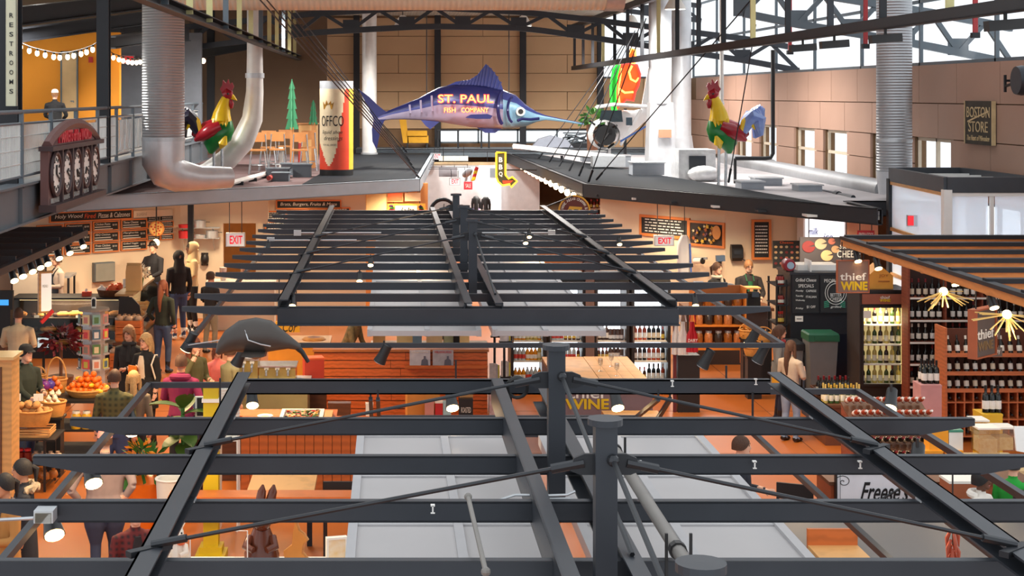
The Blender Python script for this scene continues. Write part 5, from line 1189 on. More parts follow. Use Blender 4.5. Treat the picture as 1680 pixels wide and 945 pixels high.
wsign('menu_board', 'wide chalkboard headed Wood Fired Pizzas and Calzones', 84, 216, 354, 13, face=CHALK, frame=ORF, texts=[('Holy Wood', -0.28, 0, 0.34, 0.62, CHALKW, 0.2), ('Fired', -0.02, 0, 0.14, 0.6, OW, 0.2), ('Pizzas & Calzones', 0.28, 0, 0.4, 0.62, CHALKW, 0.2)])
wsign('menu_board', 'cream panel with faded lettering beside the pizza heading', 219, 283, 350, 11, face=CREAM, texts=[('zotini', -0.3, 0, 0.26, 0.5, M('faded_grey', (186, 176, 160), 0.7))])
nm = {(0, 0): 'Polka Sausage', (0, 1): 'Pepperoni', (0, 2): 'Chicken Pesto', (0, 3): 'Three Cheese', (1, 2): 'BBQ Chicken', (1, 3): 'Margherita', (2, 1): 'Veggie', (2, 2): 'Pirate Chicken', (2, 3): 'Grilled Veggie', (1, 1): 'Hawaiian', (1, 0): 'Meat', (2, 0): 'Cheese'}
for r_ in range(3):
    for c_ in range(4):
        pxa = (60, 106, 152, 198)[c_]; pyc = 370.5+r_*17.5+(174-pxa-22)*0.07
        lab = 'small orange framed chalkboard for %s pizza' % nm[(r_, c_)].lower()
        wsign('menu_board', lab, pxa+2, pxa+41, pyc, 12.5, face=CHALK, frame=ORF, fw=0.025, texts=[(nm[(r_, c_)], -0.14, 0.25, 0.62, 0.3, CHALKW, 0.15), ('$10', 0.36, 0.1, 0.18, 0.26, CHALKW)], lines=0, seed=r_*7+c_)
        wo = [x for x in COL.objects if x.get('label') == lab][0]
        a = WP(pxa+21, pyc, 0.04); m = MB()
        for q in range(2): m.box(a.x-0.27, a.x+0.12+0.05*q, a.y-0.026, a.y-0.02, a.z-0.03-q*0.05, a.z-0.012-q*0.05)
        m.rz(TA, (a.x, a.y)); st = obj('chalk_writing', m, CHALKW, wo, wo.location); st['kind'] = 'stuff'
for c_ in range(2):
    for r_ in range(4):
        wsign('menu_board', 'narrow black price board beside the round pizza sign', 242+c_*22, 261+c_*22, 358.5+r_*10.5-c_*1.5, 7.5, face=CHALK, frame=ORF if r_ % 2 else None, fw=0.015, lines=3, group='narrow price boards by the pizza sign', seed=c_*5+r_)
a = WP(257, 375, 0.5)
pz = [('crust', MB().lathe([(0, -0.03), (0.17, -0.03), (0.18, 0), (0.17, 0.02), (0, 0.02)], a, 24, 'Y'), M('pizza_crust', (226, 150, 70), 0.6), True), ('hanger', MB().tube([a+Vector((0, 0, 0.17)), (a.x, a.y, 3.0)], 0.01, 5), BLACK)]
pz.append(('sauce', MB().lathe([(0, -0.04), (0.145, -0.04), (0.145, -0.03), (0, -0.03)], a, 24, 'Y'), M('pizza_cheese', (240, 196, 110), 0.5)))
for k in range(12): t = k*2.4; rr = 0.04+0.009*k; pz.append(('pepperoni', MB().lathe([(0, -0.046), (0.022, -0.046), (0.022, -0.04), (0, -0.04)], a+Vector((math.cos(t)*rr, 0, math.sin(t)*rr)), 10, 'Y'), M('pepperoni_red', (200, 66, 36), 0.5)))
make('pizza_sign', 'round pepperoni pizza sign hung before the menu', 'sign', pz)
g = WP(256, 398, 0.7)
make('globe_lamp', 'small glowing globe lamp below the pizza sign', 'lamp', [('globe', MB().ell(g, 0.085, 12, 8), M('globe_glow', (255, 226, 170), 0.4, emit=5), True), ('cord', MB().tube([g, (g.x, g.y, 3.02)], 0.008, 5), BLACK)])
lamp('POINT', g - Vector((0, 0.5, 0.2)), 6, WARM2, 0.1)
c = WP(170, 446, 0.08)
make('steel_cabinet', 'grey steel wall cabinet under the menu boards', 'cabinet', [('body', MB().cbox(c, 0.5, 0.14, 0.44).rz(TA, (c.x, c.y)), STEELG), ('door', MB().cbox(c-Vector((0, 0.08, 0)), 0.46, 0.02, 0.4).rz(TA, (c.x, c.y)), M('cab_grey', (132, 132, 124), 0.5))])
Yb = p1.y-0.3
for i, (z_, lab) in enumerate(((ZZ(374, Yb), 'upper wire wall shelf with pans'), (ZZ(391, Yb), 'lower wire wall shelf with pans'))):
    m = MB()
    for k in range(8): m.bar((XX(298, Yb), Yb-0.1+k*0.05, z_), (XX(360, Yb), Yb-0.1+k*0.05, z_), 0.01, 0.01)
    make('wire_shelf', lab + ' by the black post', 'shelf', [('wire_rack', m, GALV), ('bracket', MB().bar((XX(350, Yb), Yb+0.28, z_-0.3), (XX(350, Yb), Yb-0.1, z_), 0.02, 0.02), GALV), ('bracket', MB().bar((XX(300, Yb), Yb+0.28, z_-0.3), (XX(300, Yb), Yb-0.1, z_), 0.02, 0.02), GALV)])
    for k, px in enumerate((303, 328, 348)):
        if i == 0 and k == 2: continue
        x = XX(px, Yb); hh = 0.08+0.1*((k+i) % 2)
        make('cooking_pan', 'metal pan on the %s wire shelf' % ('upper' if i == 0 else 'lower'), 'pan', [('pan_body', MB().lathe([(0, z_+0.005), (0.14, z_+0.005), (0.15, z_+hh), (0.14, z_+hh), (0.13, z_+0.02), (0, z_+0.02)], (x, Yb, 0), 14), GALV if k else RED, True), ('handle', MB().bar((x+0.14, Yb-0.02, z_+hh*0.8), (x+0.24, Yb-0.05, z_+hh*0.8), 0.02, 0.015), STEEL)], 'pans on the wire shelves')
column(313, 34.2, 9, 0, 3.0, 'slim black post behind the hooded customers', BLACK)
def exit_sign(px0, px1, py0, py1, Y, label, rz=0.0, tx='EXIT'):
    c, w, h = P4(px0, px1, py0, py1, Y)
    return sign('exit_sign', label, c, w, h, rz, face=M('exit_face', (232, 230, 228), 0.5, emit=0.3), frame=GALV, fw=0.015, texts=[(tx, 0.04, 0, 0.72, 0.68, M('exit_letters', (226, 34, 56), 0.5, emit=0.5), 0, 0.02)], depth=0.1, hang=max(0.2, 3.05-c.z-h/2))
exit_sign(372, 401, 383, 403, 34.6, 'white exit sign with red letters beside the serving opening')
exit_sign(1074, 1104, 387, 402, 33.0, 'white exit sign with red letters near the deli boards')
exit_sign(738, 754, 292, 303, 45, 'white exit sign with red letters over the far aisle')
exit_sign(711, 723, 252, 261, 52.5, 'small white exit sign below the far gallery')
x0, x1 = XX(22, 33.4), XX(70, 33.4)
make('bread_oven', 'dark bread oven with cream front in the bakery', 'oven', [('body', MB().box(x0, x1, 33.2, 33.8, 0, 1.75), M('oven_brown', (84, 60, 44), 0.5)), ('front_panel', MB().box(x0+0.05, x1-0.05, 33.15, 33.2, 0.9, 1.4), CREAM), ('hood', MB().box(x0-0.05, x1+0.05, 33.05, 33.8, 1.75, 1.85), STEELD)])
table('prep_table', 'steel prep table below the menu boards', XX(108, 34.2), XX(124, 34.2), 33.6, 34.3, 0, 1.3, GALV, STEELD)
YC = 30.6; xa, xb = XX(18, YC), XX(198, YC)
parts = [('base', MB().box(xa, xb, YC, YC+0.8, 0, 0.18), BLACK), ('back_panel', MB().box(xa, xb, YC+0.76, YC+0.8, 0.18, 1.16), M('case_back', (64, 48, 38), 0.5)), ('top', MB().box(xa, xb, YC+0.1, YC+0.8, 1.16, 1.2), BLACK),
         ('end_panel', MB().box(xa-0.03, xa, YC, YC+0.8, 0, 1.2), BLACK), ('end_panel', MB().box(xb, xb+0.03, YC, YC+0.8, 0, 1.2), BLACK), ('front_glass', MB().poly3([(xa, YC, 0.2), (xb, YC, 0.2), (xb, YC+0.12, 1.16), (xa, YC+0.12, 1.16)], (0, 0.008, 0)), glass('case_glass', (0.98, 0.98, 0.96), 0.012)),
         ('lamp_strip', MB().box(xa+0.1, xb-0.1, YC+0.3, YC+0.34, 1.13, 1.155), M('case_light', (255, 220, 160), 0.4, emit=5)), ('front_rail', MB().box(xa, xb, YC-0.02, YC+0.02, 0.16, 0.22), BLACK)]
sh = (0.22, 0.5, 0.8)
for z_ in sh: parts.append(('shelf', MB().box(xa, xb, YC+0.06, YC+0.76, z_-0.02, z_), M('shelf_dark', (50, 40, 34), 0.4)))
make('bakery_case', 'long black framed bakery display case with breads inside', 'display case', parts)
lamp('AREA', ((xa+xb)/2, YC+0.35, 1.1), 30, WARM2, 1.2)
random.seed(11)
for z_ in sh:
    x = xa+0.12; k = 0
    while x < xb-0.12:
        kd = random.choice(['roll', 'roll', 'loaf', 'cake', 'loaf'])
        fruit(kd, (x, YC+0.25+random.uniform(0, 0.1), z_), {'roll': 'golden bread roll in the bakery case', 'loaf': 'brown loaf in the bakery case', 'cake': 'dark bake in the bakery case'}[kd], 'breads in the bakery case', random.uniform(0.9, 1.15), (0, 0, random.uniform(-0.4, 0.4)))
        x += 0.15 if kd != 'loaf' else 0.27
        if k % 4 == 2: make('price_card', 'small white price card in the bakery case', 'card', [('card', MB().box(x-0.25, x-0.15, YC+0.1, YC+0.105, z_-0.001, z_+0.05), CARD)], 'price cards in the bakery case')
        k += 1
zt = 1.2
c = Vector((XX(176, YC), YC+0.45, zt))
make('snack_basket', 'dark basket of red snack packets on the bakery case', 'basket', [('basket', MB().lathe([(0, 0), (0.25, 0), (0.3, 0.14), (0.28, 0.14), (0.24, 0.02), (0, 0.02)], c, 16), WOODD)])
random.seed(2)
for k in range(9):
    p_ = c+Vector((random.uniform(-0.2, 0.2), random.uniform(-0.12, 0.12), 0.04+0.03*(k % 3)))
    make('snack_packet', 'red and white snack packet in the dark basket', 'packet', [('packet', bag(p_, 0.085, (RED, M('packet_white', (236, 224, 214), 0.4), M('packet_orange', (226, 96, 40), 0.4))[k % 3], seed=k), (RED, M('packet_white', None), M('packet_orange', None))[k % 3], True)], 'snack packets in the basket')
c = Vector((XX(136, YC), YC+0.4, zt))
make('tissue_box', 'orange red tissue box on the bakery case', 'box', [('carton', MB().box(c.x-0.09, c.x+0.09, c.y-0.06, c.y+0.06, zt, zt+0.09), M('tissue_orange', (222, 72, 40), 0.6)), ('tissue', MB().ell(c+Vector((-0.01, 0, 0.11)), (0.03, 0.02, 0.04), 8, 6), CARD)])
def cup_stack(c, n, r, label, mat=None, group=None):
    parts = []
    for k in range(n): parts.append(('cup', MB().lathe([(0, k*0.035), (r*0.75, k*0.035), (r, k*0.035+0.11), (r*1.08, k*0.035+0.115), (r*1.08, k*0.035+0.125), (r*0.95, k*0.035+0.125), (r*0.7, k*0.035+0.02), (0, k*0.035+0.02)], c, 12), mat or CARD, True))
    return make('cup_stack', label, 'cups', parts, group)
cup_stack((XX(203, YC), YC+0.2, zt), 8, 0.05, 'tall stack of white paper cups on the bakery case')
x0, x1, y0, y1 = -5.35, -4.82, 29.6, 32.3
gc = [(x0+0.02, 0.5), (x1-0.1, 0.5), (x1, 0.9), (x1-0.05, 1.2), (x1-0.2, 1.36), (x0+0.1, 1.38)]
make('curved_counter', 'long serving counter with curved glass front', 'counter', [('base', MB().box(x0, x1-0.08, y0, y1, 0, 0.5), M('counter_dark', (52, 46, 42), 0.4)), ('end_panel', MB().prism(gc, y0, y0+0.04), BLACK), ('end_panel', MB().prism(gc, y1-0.04, y1), BLACK), ('serving_top', MB().box(x0, x1-0.17, y0, y1, 1.38, 1.42), M('counter_tan', (150, 118, 78), 0.4)),
     ('food_deck', MB().box(x0+0.05, x1-0.12, y0+0.05, y1-0.05, 0.84, 0.88), GALV), ('curved_glass', MB().loft([[Vector((a, y, z)) for a, z in ((x1-0.1, 0.5), (x1, 0.9), (x1-0.05, 1.2), (x1-0.2, 1.36), (x1-0.21, 1.35), (x1-0.06, 1.19), (x1-0.01, 0.9), (x1-0.11, 0.5))] for y in (y0+0.04, y1-0.04)]), glass('curved_glass', (0.9, 0.93, 0.88), 0.18))])
for k in range(8):
    fruit('roll' if k % 2 else 'loaf', (x0+0.17+0.09*(k % 3), y0+0.3+k*0.28, 0.88), 'pastry inside the curved glass counter', 'pastries in the curved counter', 1.2, (0, 0, k))
def paper_bag(c, w, h, label, mat=None, group=None, rz=0.0):
    x, y, z = c; m = MB().loft([[(Vector((x+sx*w/2*f_, y+sy*w*0.3*f_, z+zz))) for sx, sy in ((-1, -1), (1, -1), (1, 1), (-1, 1))] for zz, f_ in ((0, 1), (h*0.75, 1.02), (h, 0.92))], True)
    m2 = MB().box(x-w*0.47, x+w*0.47, y-0.012, y+0.012, z+h*0.97, z+h*1.08)
    m.rz(rz, (x, y)); m2.rz(rz, (x, y))
    return make('paper_bag', label, 'bag', [('bag_body', m, mat or KRAFT), ('folded_top', m2, mat or KRAFT)], group)
paper_bag((XX(220, 30.2), 30.2, 1.42), 0.3, 0.5, 'tall brown paper bag standing on the curved counter')
c = Vector((XX(230, 30.8), 30.8, 1.42))
make('flower_bunch', 'bunch of white and yellow flowers on the curved counter', 'flowers', [('petals', leafball(c+Vector((0, 0, 0.25)), 0.17, 120, 0.08, 9), M('petal_cream', (236, 206, 140), 0.6, rgb2=(250, 246, 236))), ('stems', MB().tube([c, c+Vector((0, 0, 0.2))], [0.05, 0.08], 10), LEAF)])
def crate(x, y, z, w, d, h, label, mat=WOOD, group=None):
    parts = [('bottom', MB().box(x-w/2, x+w/2, y-d/2, y+d/2, z, z+0.015), mat)]
    for k in range(3):
        zz = z+0.02+k*(h-0.02)/3; hh = (h-0.02)/3-0.015
        for a in ((x-w/2, x+w/2, y-d/2-0.012, y-d/2), (x-w/2, x+w/2, y+d/2, y+d/2+0.012), (x-w/2-0.012, x-w/2, y-d/2, y+d/2), (x+w/2, x+w/2+0.012, y-d/2, y+d/2)): parts.append(('slat', MB().box(*a, zz, zz+hh), mat))
    return make('wooden_crate', label, 'crate', parts, group)
for i, (px, Yv, zz, lab) in enumerate(((207, 28.6, 0.62, 'upper'), (203, 28.2, 0.12, 'lower'))):
    x = XX(px, Yv); make('crate_stand', 'dark stand under the %s bread crate' % lab, 'stand', [('stand', MB().box(x-0.27, x+0.27, Yv-0.14+0.3*(1-i)-0.02*0, Yv+0.24+0.3*(1-i), 0, zz), BLACK), ('shelf_edge', MB().box(x-0.28, x+0.28, Yv-0.16+0.3*(1-i), Yv-0.14+0.3*(1-i), zz-0.06, zz), WOODD)])
    crate(x, Yv+0.05+0.3*(1-i), zz, 0.46, 0.34, 0.42, '%s orange wooden crate of wrapped pretzels' % lab)
    for k in range(5):
        q = Vector((x-0.18+0.09*k, Yv+0.0+0.3*(1-i)+0.08*(k % 2), zz+0.36))
        make('wrapped_pretzel', 'clear wrapped pretzel bag in the %s crate' % lab, 'bread', [('wrapper', bag(q, 0.08, None, seed=k), M('wrap_clear', (206, 176, 146), 0.15, 0, 0.3, 14, rgb2=(120, 66, 34)), True)], 'wrapped pretzels in the %s crate' % lab)
c = W(8, 492, 27.5)
make('till_screen', 'black till with blue screen at the bakery', 'till', [('housing', MB().cbox(c, 0.3, 0.1, 0.34), BLACK), ('screen', MB().cbox(c+Vector((-0.02, -0.055, -0.04)), 0.2, 0.01, 0.1), M('screen_blue', (60, 150, 220), 0.3, emit=1.2)), ('stand', MB().box(c.x-0.1, c.x+0.1, c.y, c.y+0.2, 0.9, c.z-0.16), BLACK)])
make('till_counter', 'orange wood till counter at the bakery', 'counter', [('top', MB().box(XX(-30, 27.5), XX(16, 27.5), 27.2, 28, 0.86, 0.9), WOOD), ('cabinet', MB().box(XX(-30, 27.5), XX(14, 27.5), 27.25, 28, 0, 0.86), WOODD)])
c, w_, h_ = P4(66, 84, 448, 510, 25.5)
make('menu_sign', 'white lit menu panel in wooden frame on a red arm', 'sign', [('panel', MB().cbox(c, w_, 0.05, h_).rz(0.5, (c.x, c.y)), M('panel_glow', (250, 240, 224), 0.5, emit=0.5)), ('frame_edge', MB().cbox(c-Vector((w_/2+0.015, 0, 0)), 0.035, 0.09, h_+0.06).rz(0.5, (c.x, c.y)), WOODL), ('frame_edge', MB().cbox(c-Vector((0, 0, h_/2+0.015)), w_+0.04, 0.09, 0.03).rz(0.5, (c.x, c.y)), WOODL), ('frame_edge', MB().cbox(c+Vector((0, 0, h_/2+0.015)), w_+0.04, 0.09, 0.03).rz(0.5, (c.x, c.y)), WOODL),
     ('arm', MB().bar(c-Vector((-0.14, 0.1, h_/2-0.02)), c-Vector((0.02, 0.25, h_/2+0.16)), 0.04, 0.06), RED), ('faded_print', text_mb('MENU', w_*0.5, 0.05, c-Vector((0, 0.03, -0.1)), 0, 0.004, 0.5), M('faded_grey', None)), ('hanger', MB().tube([c+Vector((0, 0, h_/2)), (c.x, c.y, 2.8)], 0.01, 5), BLACK)])
c = W(71, 562, 26.5)
make('tablet', 'white tablet screen on a stand beside the bread case', 'tablet', [('tablet_body', MB().cbox(c, 0.22, 0.02, 0.2), BLACK), ('screen', MB().cbox(c-Vector((0, 0.012, 0)), 0.19, 0.006, 0.17), M('screen_white', (200, 220, 224), 0.3, emit=0.7)), ('stand', MB().box(c.x-0.02, c.x+0.02, c.y+0.01, c.y+0.04, 0, c.z-0.08), BLACK)])
c = W(100, 562, 26.0)
make('red_plant', 'dark red leafed plant behind the fruit stand', 'plant', [('foliage', leafball(c, 0.3, 170, 0.14, 12), M('leaf_maroon', (104, 26, 36), 0.5, 0, 0.3, 5)), ('stem', MB().tube([(c.x, c.y, 0.45), c], 0.03, 6), WOODD), ('pot', MB().lathe([(0, 0), (0.17, 0), (0.22, 0.5), (0, 0.5)], (c.x, c.y, 0), 14), WOODD, True)])
Yr = 27.4; xr = XX(154, Yr); ra = 0.25
parts = [('top_disc', MB().lathe([(0, 1.42), (ra+0.03, 1.42), (ra+0.03, 1.46), (0, 1.46)], (xr, Yr, 0), 12), M('rack_grey', (150, 138, 126), 0.5)), ('core', MB().lathe([(0, 0.05), (ra*0.8, 0.05), (ra*0.8, 1.42), (0, 1.42)], (xr, Yr, 0), 8), GALV), ('base', MB().lathe([(0, 0), (ra+0.05, 0), (ra+0.05, 0.05), (0, 0.05)], (xr, Yr, 0), 16), BLACK), ('sign_plate', MB().prism([(xr-0.04+a, 1.46+b_) for a, b_ in ((0, 0), (0.08, 0), (0.085, 0.16), (0.07, 0.2), (0.01, 0.2), (-0.005, 0.16))], Yr-0.02, Yr+0.0), CARD, False, [('emblem', MB().prism([(xr-0.03+a, 1.49+b_) for a, b_ in ((0, 0), (0.06, 0), (0.06, 0.12), (0.04, 0.14), (0.02, 0.14), (0, 0.12))], Yr-0.026, Yr-0.02), BLACK)])]
cols_ = [(60, 90, 110), (230, 214, 170), (200, 60, 70), (120, 160, 150), (236, 230, 222), (190, 120, 110), (206, 196, 90), (90, 130, 80), (230, 150, 120), (150, 140, 130)]
for lv in range(4):
    for k in range(4):
        a = -PI/2 + (k-1.5)*0.72; cx_, cy_ = xr+math.cos(a)*(ra+0.015), Yr+math.sin(a)*(ra+0.015); zz = 0.38+lv*0.265
        card = MB().cbox((cx_, cy_, zz+0.1), 0.14, 0.012, 0.19).rz(a+PI/2, (cx_, cy_)); ci = (lv*3+k*2) % 10
        inner = MB().cbox((cx_, cy_-0.008, zz+0.1), 0.08, 0.006, 0.11).rz(a+PI/2, (cx_, cy_))
        parts.append(('greeting_card', card, M('card_%d' % ci, cols_[ci], 0.6, 0, 0.2, 20, rgb2=tuple(min(255, v+40) for v in cols_[ci])), False, [('print', inner, M('card_%d' % ((ci+4) % 10), cols_[(ci+4) % 10], 0.6))]))
        parts.append(('pocket', MB().cbox((cx_, cy_-0.015, zz+0.01), 0.16, 0.03, 0.03).rz(a+PI/2, (cx_, cy_)), GALV))
make('card_rack', 'revolving rack of colourful greeting cards', 'rack', parts)
RK_ = M('rack_black', (30, 28, 28), 0.5)
Yf = 22.3; xa, xb = XX(48, Yf), XX(176, Yf)
parts = [('shelf', MB().box(xa, xb, 21.9, 22.7, 0.86, 0.9), RK_), ('shelf', MB().box(xa, xb, 21.9, 22.7, 0.45, 0.48), RK_), ('shelf', MB().box(xa, xb, 21.9, 22.7, 0.1, 0.13), RK_)]
for x in (xa+0.03, xb-0.03):
    for y in (21.93, 22.67): parts.append(('post', MB().box(x-0.02, x+0.02, y-0.02, y+0.02, 0, 0.9), RK_))
make('fruit_rack', 'black shelving rack carrying baskets of oranges', 'rack', parts)
WICK = M('wicker', (196, 138, 70), 0.7, 0, 0.25, 18, pat=('grain', 20))
def basket(c, rx, ry, h, label, handle=0.0, group=None):
    c = Vector(c); n = 18; parts = []
    body = MB(); rings = []
    for i, (z_, f_) in enumerate(((0, 0.78), (h*0.3, 0.88), (h*0.7, 0.97), (h, 1.0), (h, 0.94), (h*0.5, 0.86), (0.02, 0.72))):
        rings.append([c+Vector((math.cos(t)*rx*f_*(1+0.015*(k % 2)), math.sin(t)*ry*f_*(1+0.015*(k % 2)), z_)) for k, t in enumerate(np.linspace(0, 2*PI, n*2+1)[:-1])])
    body.loft(rings); parts.append(('woven_body', body, WICK, True))
    parts.append(('rim', MB().tube([c+Vector((math.cos(t)*rx, math.sin(t)*ry, h)) for t in np.linspace(0, 2*PI, 25)], 0.016, 6, cap=False), WICK, True))
    if handle: parts.append(('handle', MB().tube([c+Vector((math.cos(t)*rx*0.95, 0, h+math.sin(t)*handle)) for t in np.linspace(0, PI, 14)], 0.012, 6), WICK, True))
    return make('wicker_basket', label, 'basket', parts, group)
b0 = (XX(143, Yf), 22.3, 0.9); basket(b0, 0.31, 0.3, 0.1, 'wide shallow wicker basket heaped with oranges', 0)
b1 = (XX(68, Yf), 22.1, 0.9); basket(b1, 0.17, 0.16, 0.2, 'deep wicker basket with snack bags and tall handle', 0)
basket((XX(88, Yf), 22.5, 0.9), 0.15, 0.13, 0.2, 'wicker basket with a tall arched handle behind the apples', 0.32)
basket((XX(64, 22.6), 22.6, 0.98), 0.1, 0.08, 0.16, 'small round wicker basket with handle behind the snack bags', 0.12)
random.seed(21); pts = []
def heap(c, rx, ry, z, kinds, n, label, group, topz=0.16, sc=1.0):
    c = Vector(c); lay = 0; got = 0
    while got < n and lay < 5:
        f_ = 1-0.22*lay; step = 0.09*sc; yy = -ry*f_
        while yy <= ry*f_ and got < n:
            xx = -rx*f_ + (0.042 if int((yy+ry)/step) % 2 else 0)
            while xx <= rx*f_ and got < n:
                if (xx/(rx*f_))**2+(yy/(ry*f_))**2 <= 1.0:
                    kd = kinds(c.x+xx, got); fruit(kd, (c.x+xx+random.uniform(-.008, .008), c.y+yy, z+lay*0.07*sc), label[kd], group, sc*random.uniform(0.92, 1.05), (random.uniform(-.4, .4), random.uniform(-.4, .4), random.uniform(0, 6))); got += 1
                xx += step
            yy += step
        lay += 1
heap(b0, 0.29, 0.27, 0.96, lambda x, k: 'lemon' if (k % 9 == 4) else 'orange', 86, {'orange': 'bright orange heaped in the wide shallow basket', 'lemon': 'yellow lemon heaped among the oranges'}, 'citrus in the wide basket')
heap((XX(93, Yf), 22.15, 0), 0.1, 0.17, 1.0, lambda x, k: 'apple' if k % 3 else 'orange', 28, {'apple': 'red and yellow apple heaped beside the oranges', 'orange': 'orange heaped among the red apples'}, 'apples beside the oranges')
for k in range(6):
    c = Vector((b1[0]-0.14+0.07*k*0.9, 22.02+0.06*(k % 2), 1.04)); mt = (M('bag_blue', (40, 60, 170), 0.3, 0, 0.5, 20, rgb2=(170, 40, 60)), M('bag_violet', (110, 60, 130), 0.3, 0, 0.4, 20, rgb2=(60, 70, 170)))[k % 2]
    make('snack_bag', 'blue and red snack bag in the deep basket', 'bag', [('bag_body', bag(c, 0.075, None, seed=k+30), mt, True)], 'snack bags in the deep basket')
for px in (125, 142):
    x = XX(px, 22.0)
    make('preserve_jar', 'glass jar of yellow preserve under the oranges', 'jar', [('jar_body', MB().lathe([(0, 0.48), (0.07, 0.48), (0.075, 0.5), (0.075, 0.66), (0.05, 0.7), (0, 0.7)], (x, 22.0, 0), 12), M('preserve_yellow', (214, 160, 40), 0.2), True), ('lid', MB().lathe([(0, 0.7), (0.055, 0.7), (0.055, 0.73), (0, 0.73)], (x, 22.0, 0), 12), CARD)], 'preserve jars under the oranges')
Yp = 20.6; xa, xb = XX(8, Yp), XX(98, Yp)
parts = [('shelf', MB().box(xa, xb, 20.3, 20.95, 0.68, 0.7), RK_), ('shelf', MB().box(xa, xb, 20.3, 20.95, 0.35, 0.37), RK_)]
wr_ = MB()
for k in range(14): wr_.bar((xa+(xb-xa)*k/13, 20.3, 0.12), (xa+(xb-xa)*k/13, 20.95, 0.12), 0.008, 0.008)
parts.append(('wire_shelf', wr_, RK_))
for x in (xa+0.02, xb-0.14):
    for y in (20.32, 20.93): parts.append(('post', MB().box(x-0.015, x+0.015, y-0.015, y+0.015, 0, 0.7), RK_))
make('produce_rack', 'black wire rack with potatoes on top', 'rack', parts)
crate(XX(55, Yp), Yp, 0.7, 0.5, 0.4, 0.12, 'low pale wooden crate under the potato basket', WOODL)
b2 = (XX(52, Yp), Yp, 0.83); basket(b2, 0.27, 0.2, 0.2, 'oval wicker basket of potatoes')
heap(b2, 0.22, 0.15, 0.98, lambda x, k: 'potato', 12, {'potato': 'brown potato in the oval basket'}, 'potatoes in the oval basket', sc=1.15)
b3 = (XX(88, 21.2), 21.2, 0.83); basket(b3, 0.17, 0.15, 0.2, 'round wicker basket of garlic')
make('basket_stand', 'black stand under the garlic basket', 'stand', [('stand', MB().box(b3[0]-0.12, b3[0]+0.12, 21.08, 21.32, 0, 0.83), RK_), ('top', MB().box(b3[0]-0.15, b3[0]+0.15, 21.05, 21.35, 0.8, 0.83), RK_)])
heap(b3, 0.14, 0.12, 0.98, lambda x, k: 'garlic', 12, {'garlic': 'white garlic bulb in the round basket'}, 'garlic in the round basket')
for px, py, lab in ((26, 652, 'white price card behind the potatoes'), (63, 652, 'white price card between potatoes and garlic')):
    c = W(px, py, 20.9); make('price_card', lab, 'card', [('card', MB().cbox(c, 0.13, 0.01, 0.1).rz(0.2, (c.x, c.y)), CARD), ('stick', MB().bar(c, c-Vector((0, 0, 0.22)), 0.01, 0.01), WOODL)])
for k in range(7):
    x = XX(20+k*12, 20.4); z_ = 0.37
    if k < 3: make('preserve_jar', 'dark red preserve jar on the produce rack', 'jar', [('jar_body', MB().lathe([(0, z_), (0.05, z_), (0.055, z_+0.02), (0.055, z_+0.13), (0, z_+0.15)], (x, 20.45, 0), 10), M('preserve_red', (120, 30, 24), 0.15), True), ('lid', MB().lathe([(0, z_+0.15), (0.045, z_+0.15), (0.045, z_+0.18), (0, z_+0.18)], (x, 20.45, 0), 10), RED)], 'red preserve jars on the produce rack')
    else: make('nut_bag', 'clear bag of brown nuts on the produce rack', 'bag', [('bag_body', bag((x, 20.5, z_), 0.07, None, seed=k), M('nut_brown', (150, 86, 44), 0.3, 0, 0.5, 26, rgb2=(226, 206, 180)), True)], 'nut bags on the produce rack')
for k in range(6):
    x = XX(30+k*11, 20.5); make('onion_bag', 'small net bag of onions on the wire shelf', 'bag', [('bag_body', bag((x, 20.5+0.1*(k % 2), 0.125), 0.065, None, seed=k+50), M('onion_gold', (196, 120, 54), 0.5, 0, 0.4, 20), True)], 'onion bags on the wire shelf')
make('wood_cabinet', 'pale wooden cabinet beside the produce rack', 'cabinet', [('carcass', MB().box(XX(-40, 18.9), XX(19, 18.9), 18.9, 19.3, 0, ZZ(590, 18.9)), WOODL), ('top_board', MB().box(XX(-40, 18.85), XX(22, 18.85), 18.85, 19.35, ZZ(590, 18.9), ZZ(585, 18.9)), M('birch_top', (230, 186, 122), 0.5)), ('side_trim', MB().box(XX(0, 18.88), XX(2.5, 18.88), 18.88, 18.9, 0.5, ZZ(602, 18.9)), WOODD)])
# centre: chocolate rabbits, salad bar, slatted counter, coolers
x = XX(347, 17.4); YP = M('post_yellow', (206, 178, 22), 0.45, 0, 0.1)
make('yellow_post', 'yellow square post with stepped base and collars', 'post', [('shaft', MB().box(x-0.085, x+0.085, 17.32, 17.49, 0.16, 1.98), YP), ('base', MB().box(x-0.17, x+0.17, 17.23, 17.58, 0, 0.08).box(x-0.13, x+0.13, 17.28, 17.53, 0.08, 0.16), YP), ('collar', MB().box(x-0.1, x+0.1, 17.3, 17.51, 1.46, 1.5), CARD), ('collar', MB().box(x-0.1, x+0.1, 17.3, 17.51, 1.8, 1.84), CARD), ('cap', MB().box(x-0.1, x+0.1, 17.3, 17.51, 1.98, 2.0), M('post_pale', (226, 214, 110), 0.5))])
cy = 18.6
make('cup_shelf', 'white side shelf carrying paper bowls', 'shelf', [('shelf_board', MB().box(XX(360, cy), XX(392, cy), cy-0.15, cy+0.15, 1.1, 1.13), CARD), ('side', MB().box(XX(360, cy), XX(362, cy), cy-0.15, cy+0.15, 0, 1.1), CARD), ('side', MB().box(XX(390, cy), XX(392, cy), cy-0.15, cy+0.15, 0, 1.1), CARD)])
for i, px in enumerate((367, 377, 386)):
    cup_stack((XX(px, cy), cy, 1.13), 14, 0.055, 'tall stack of white paper bowls beside the yellow post', group='bowl stacks by the yellow post')
c = W(330, 667, 19.4)
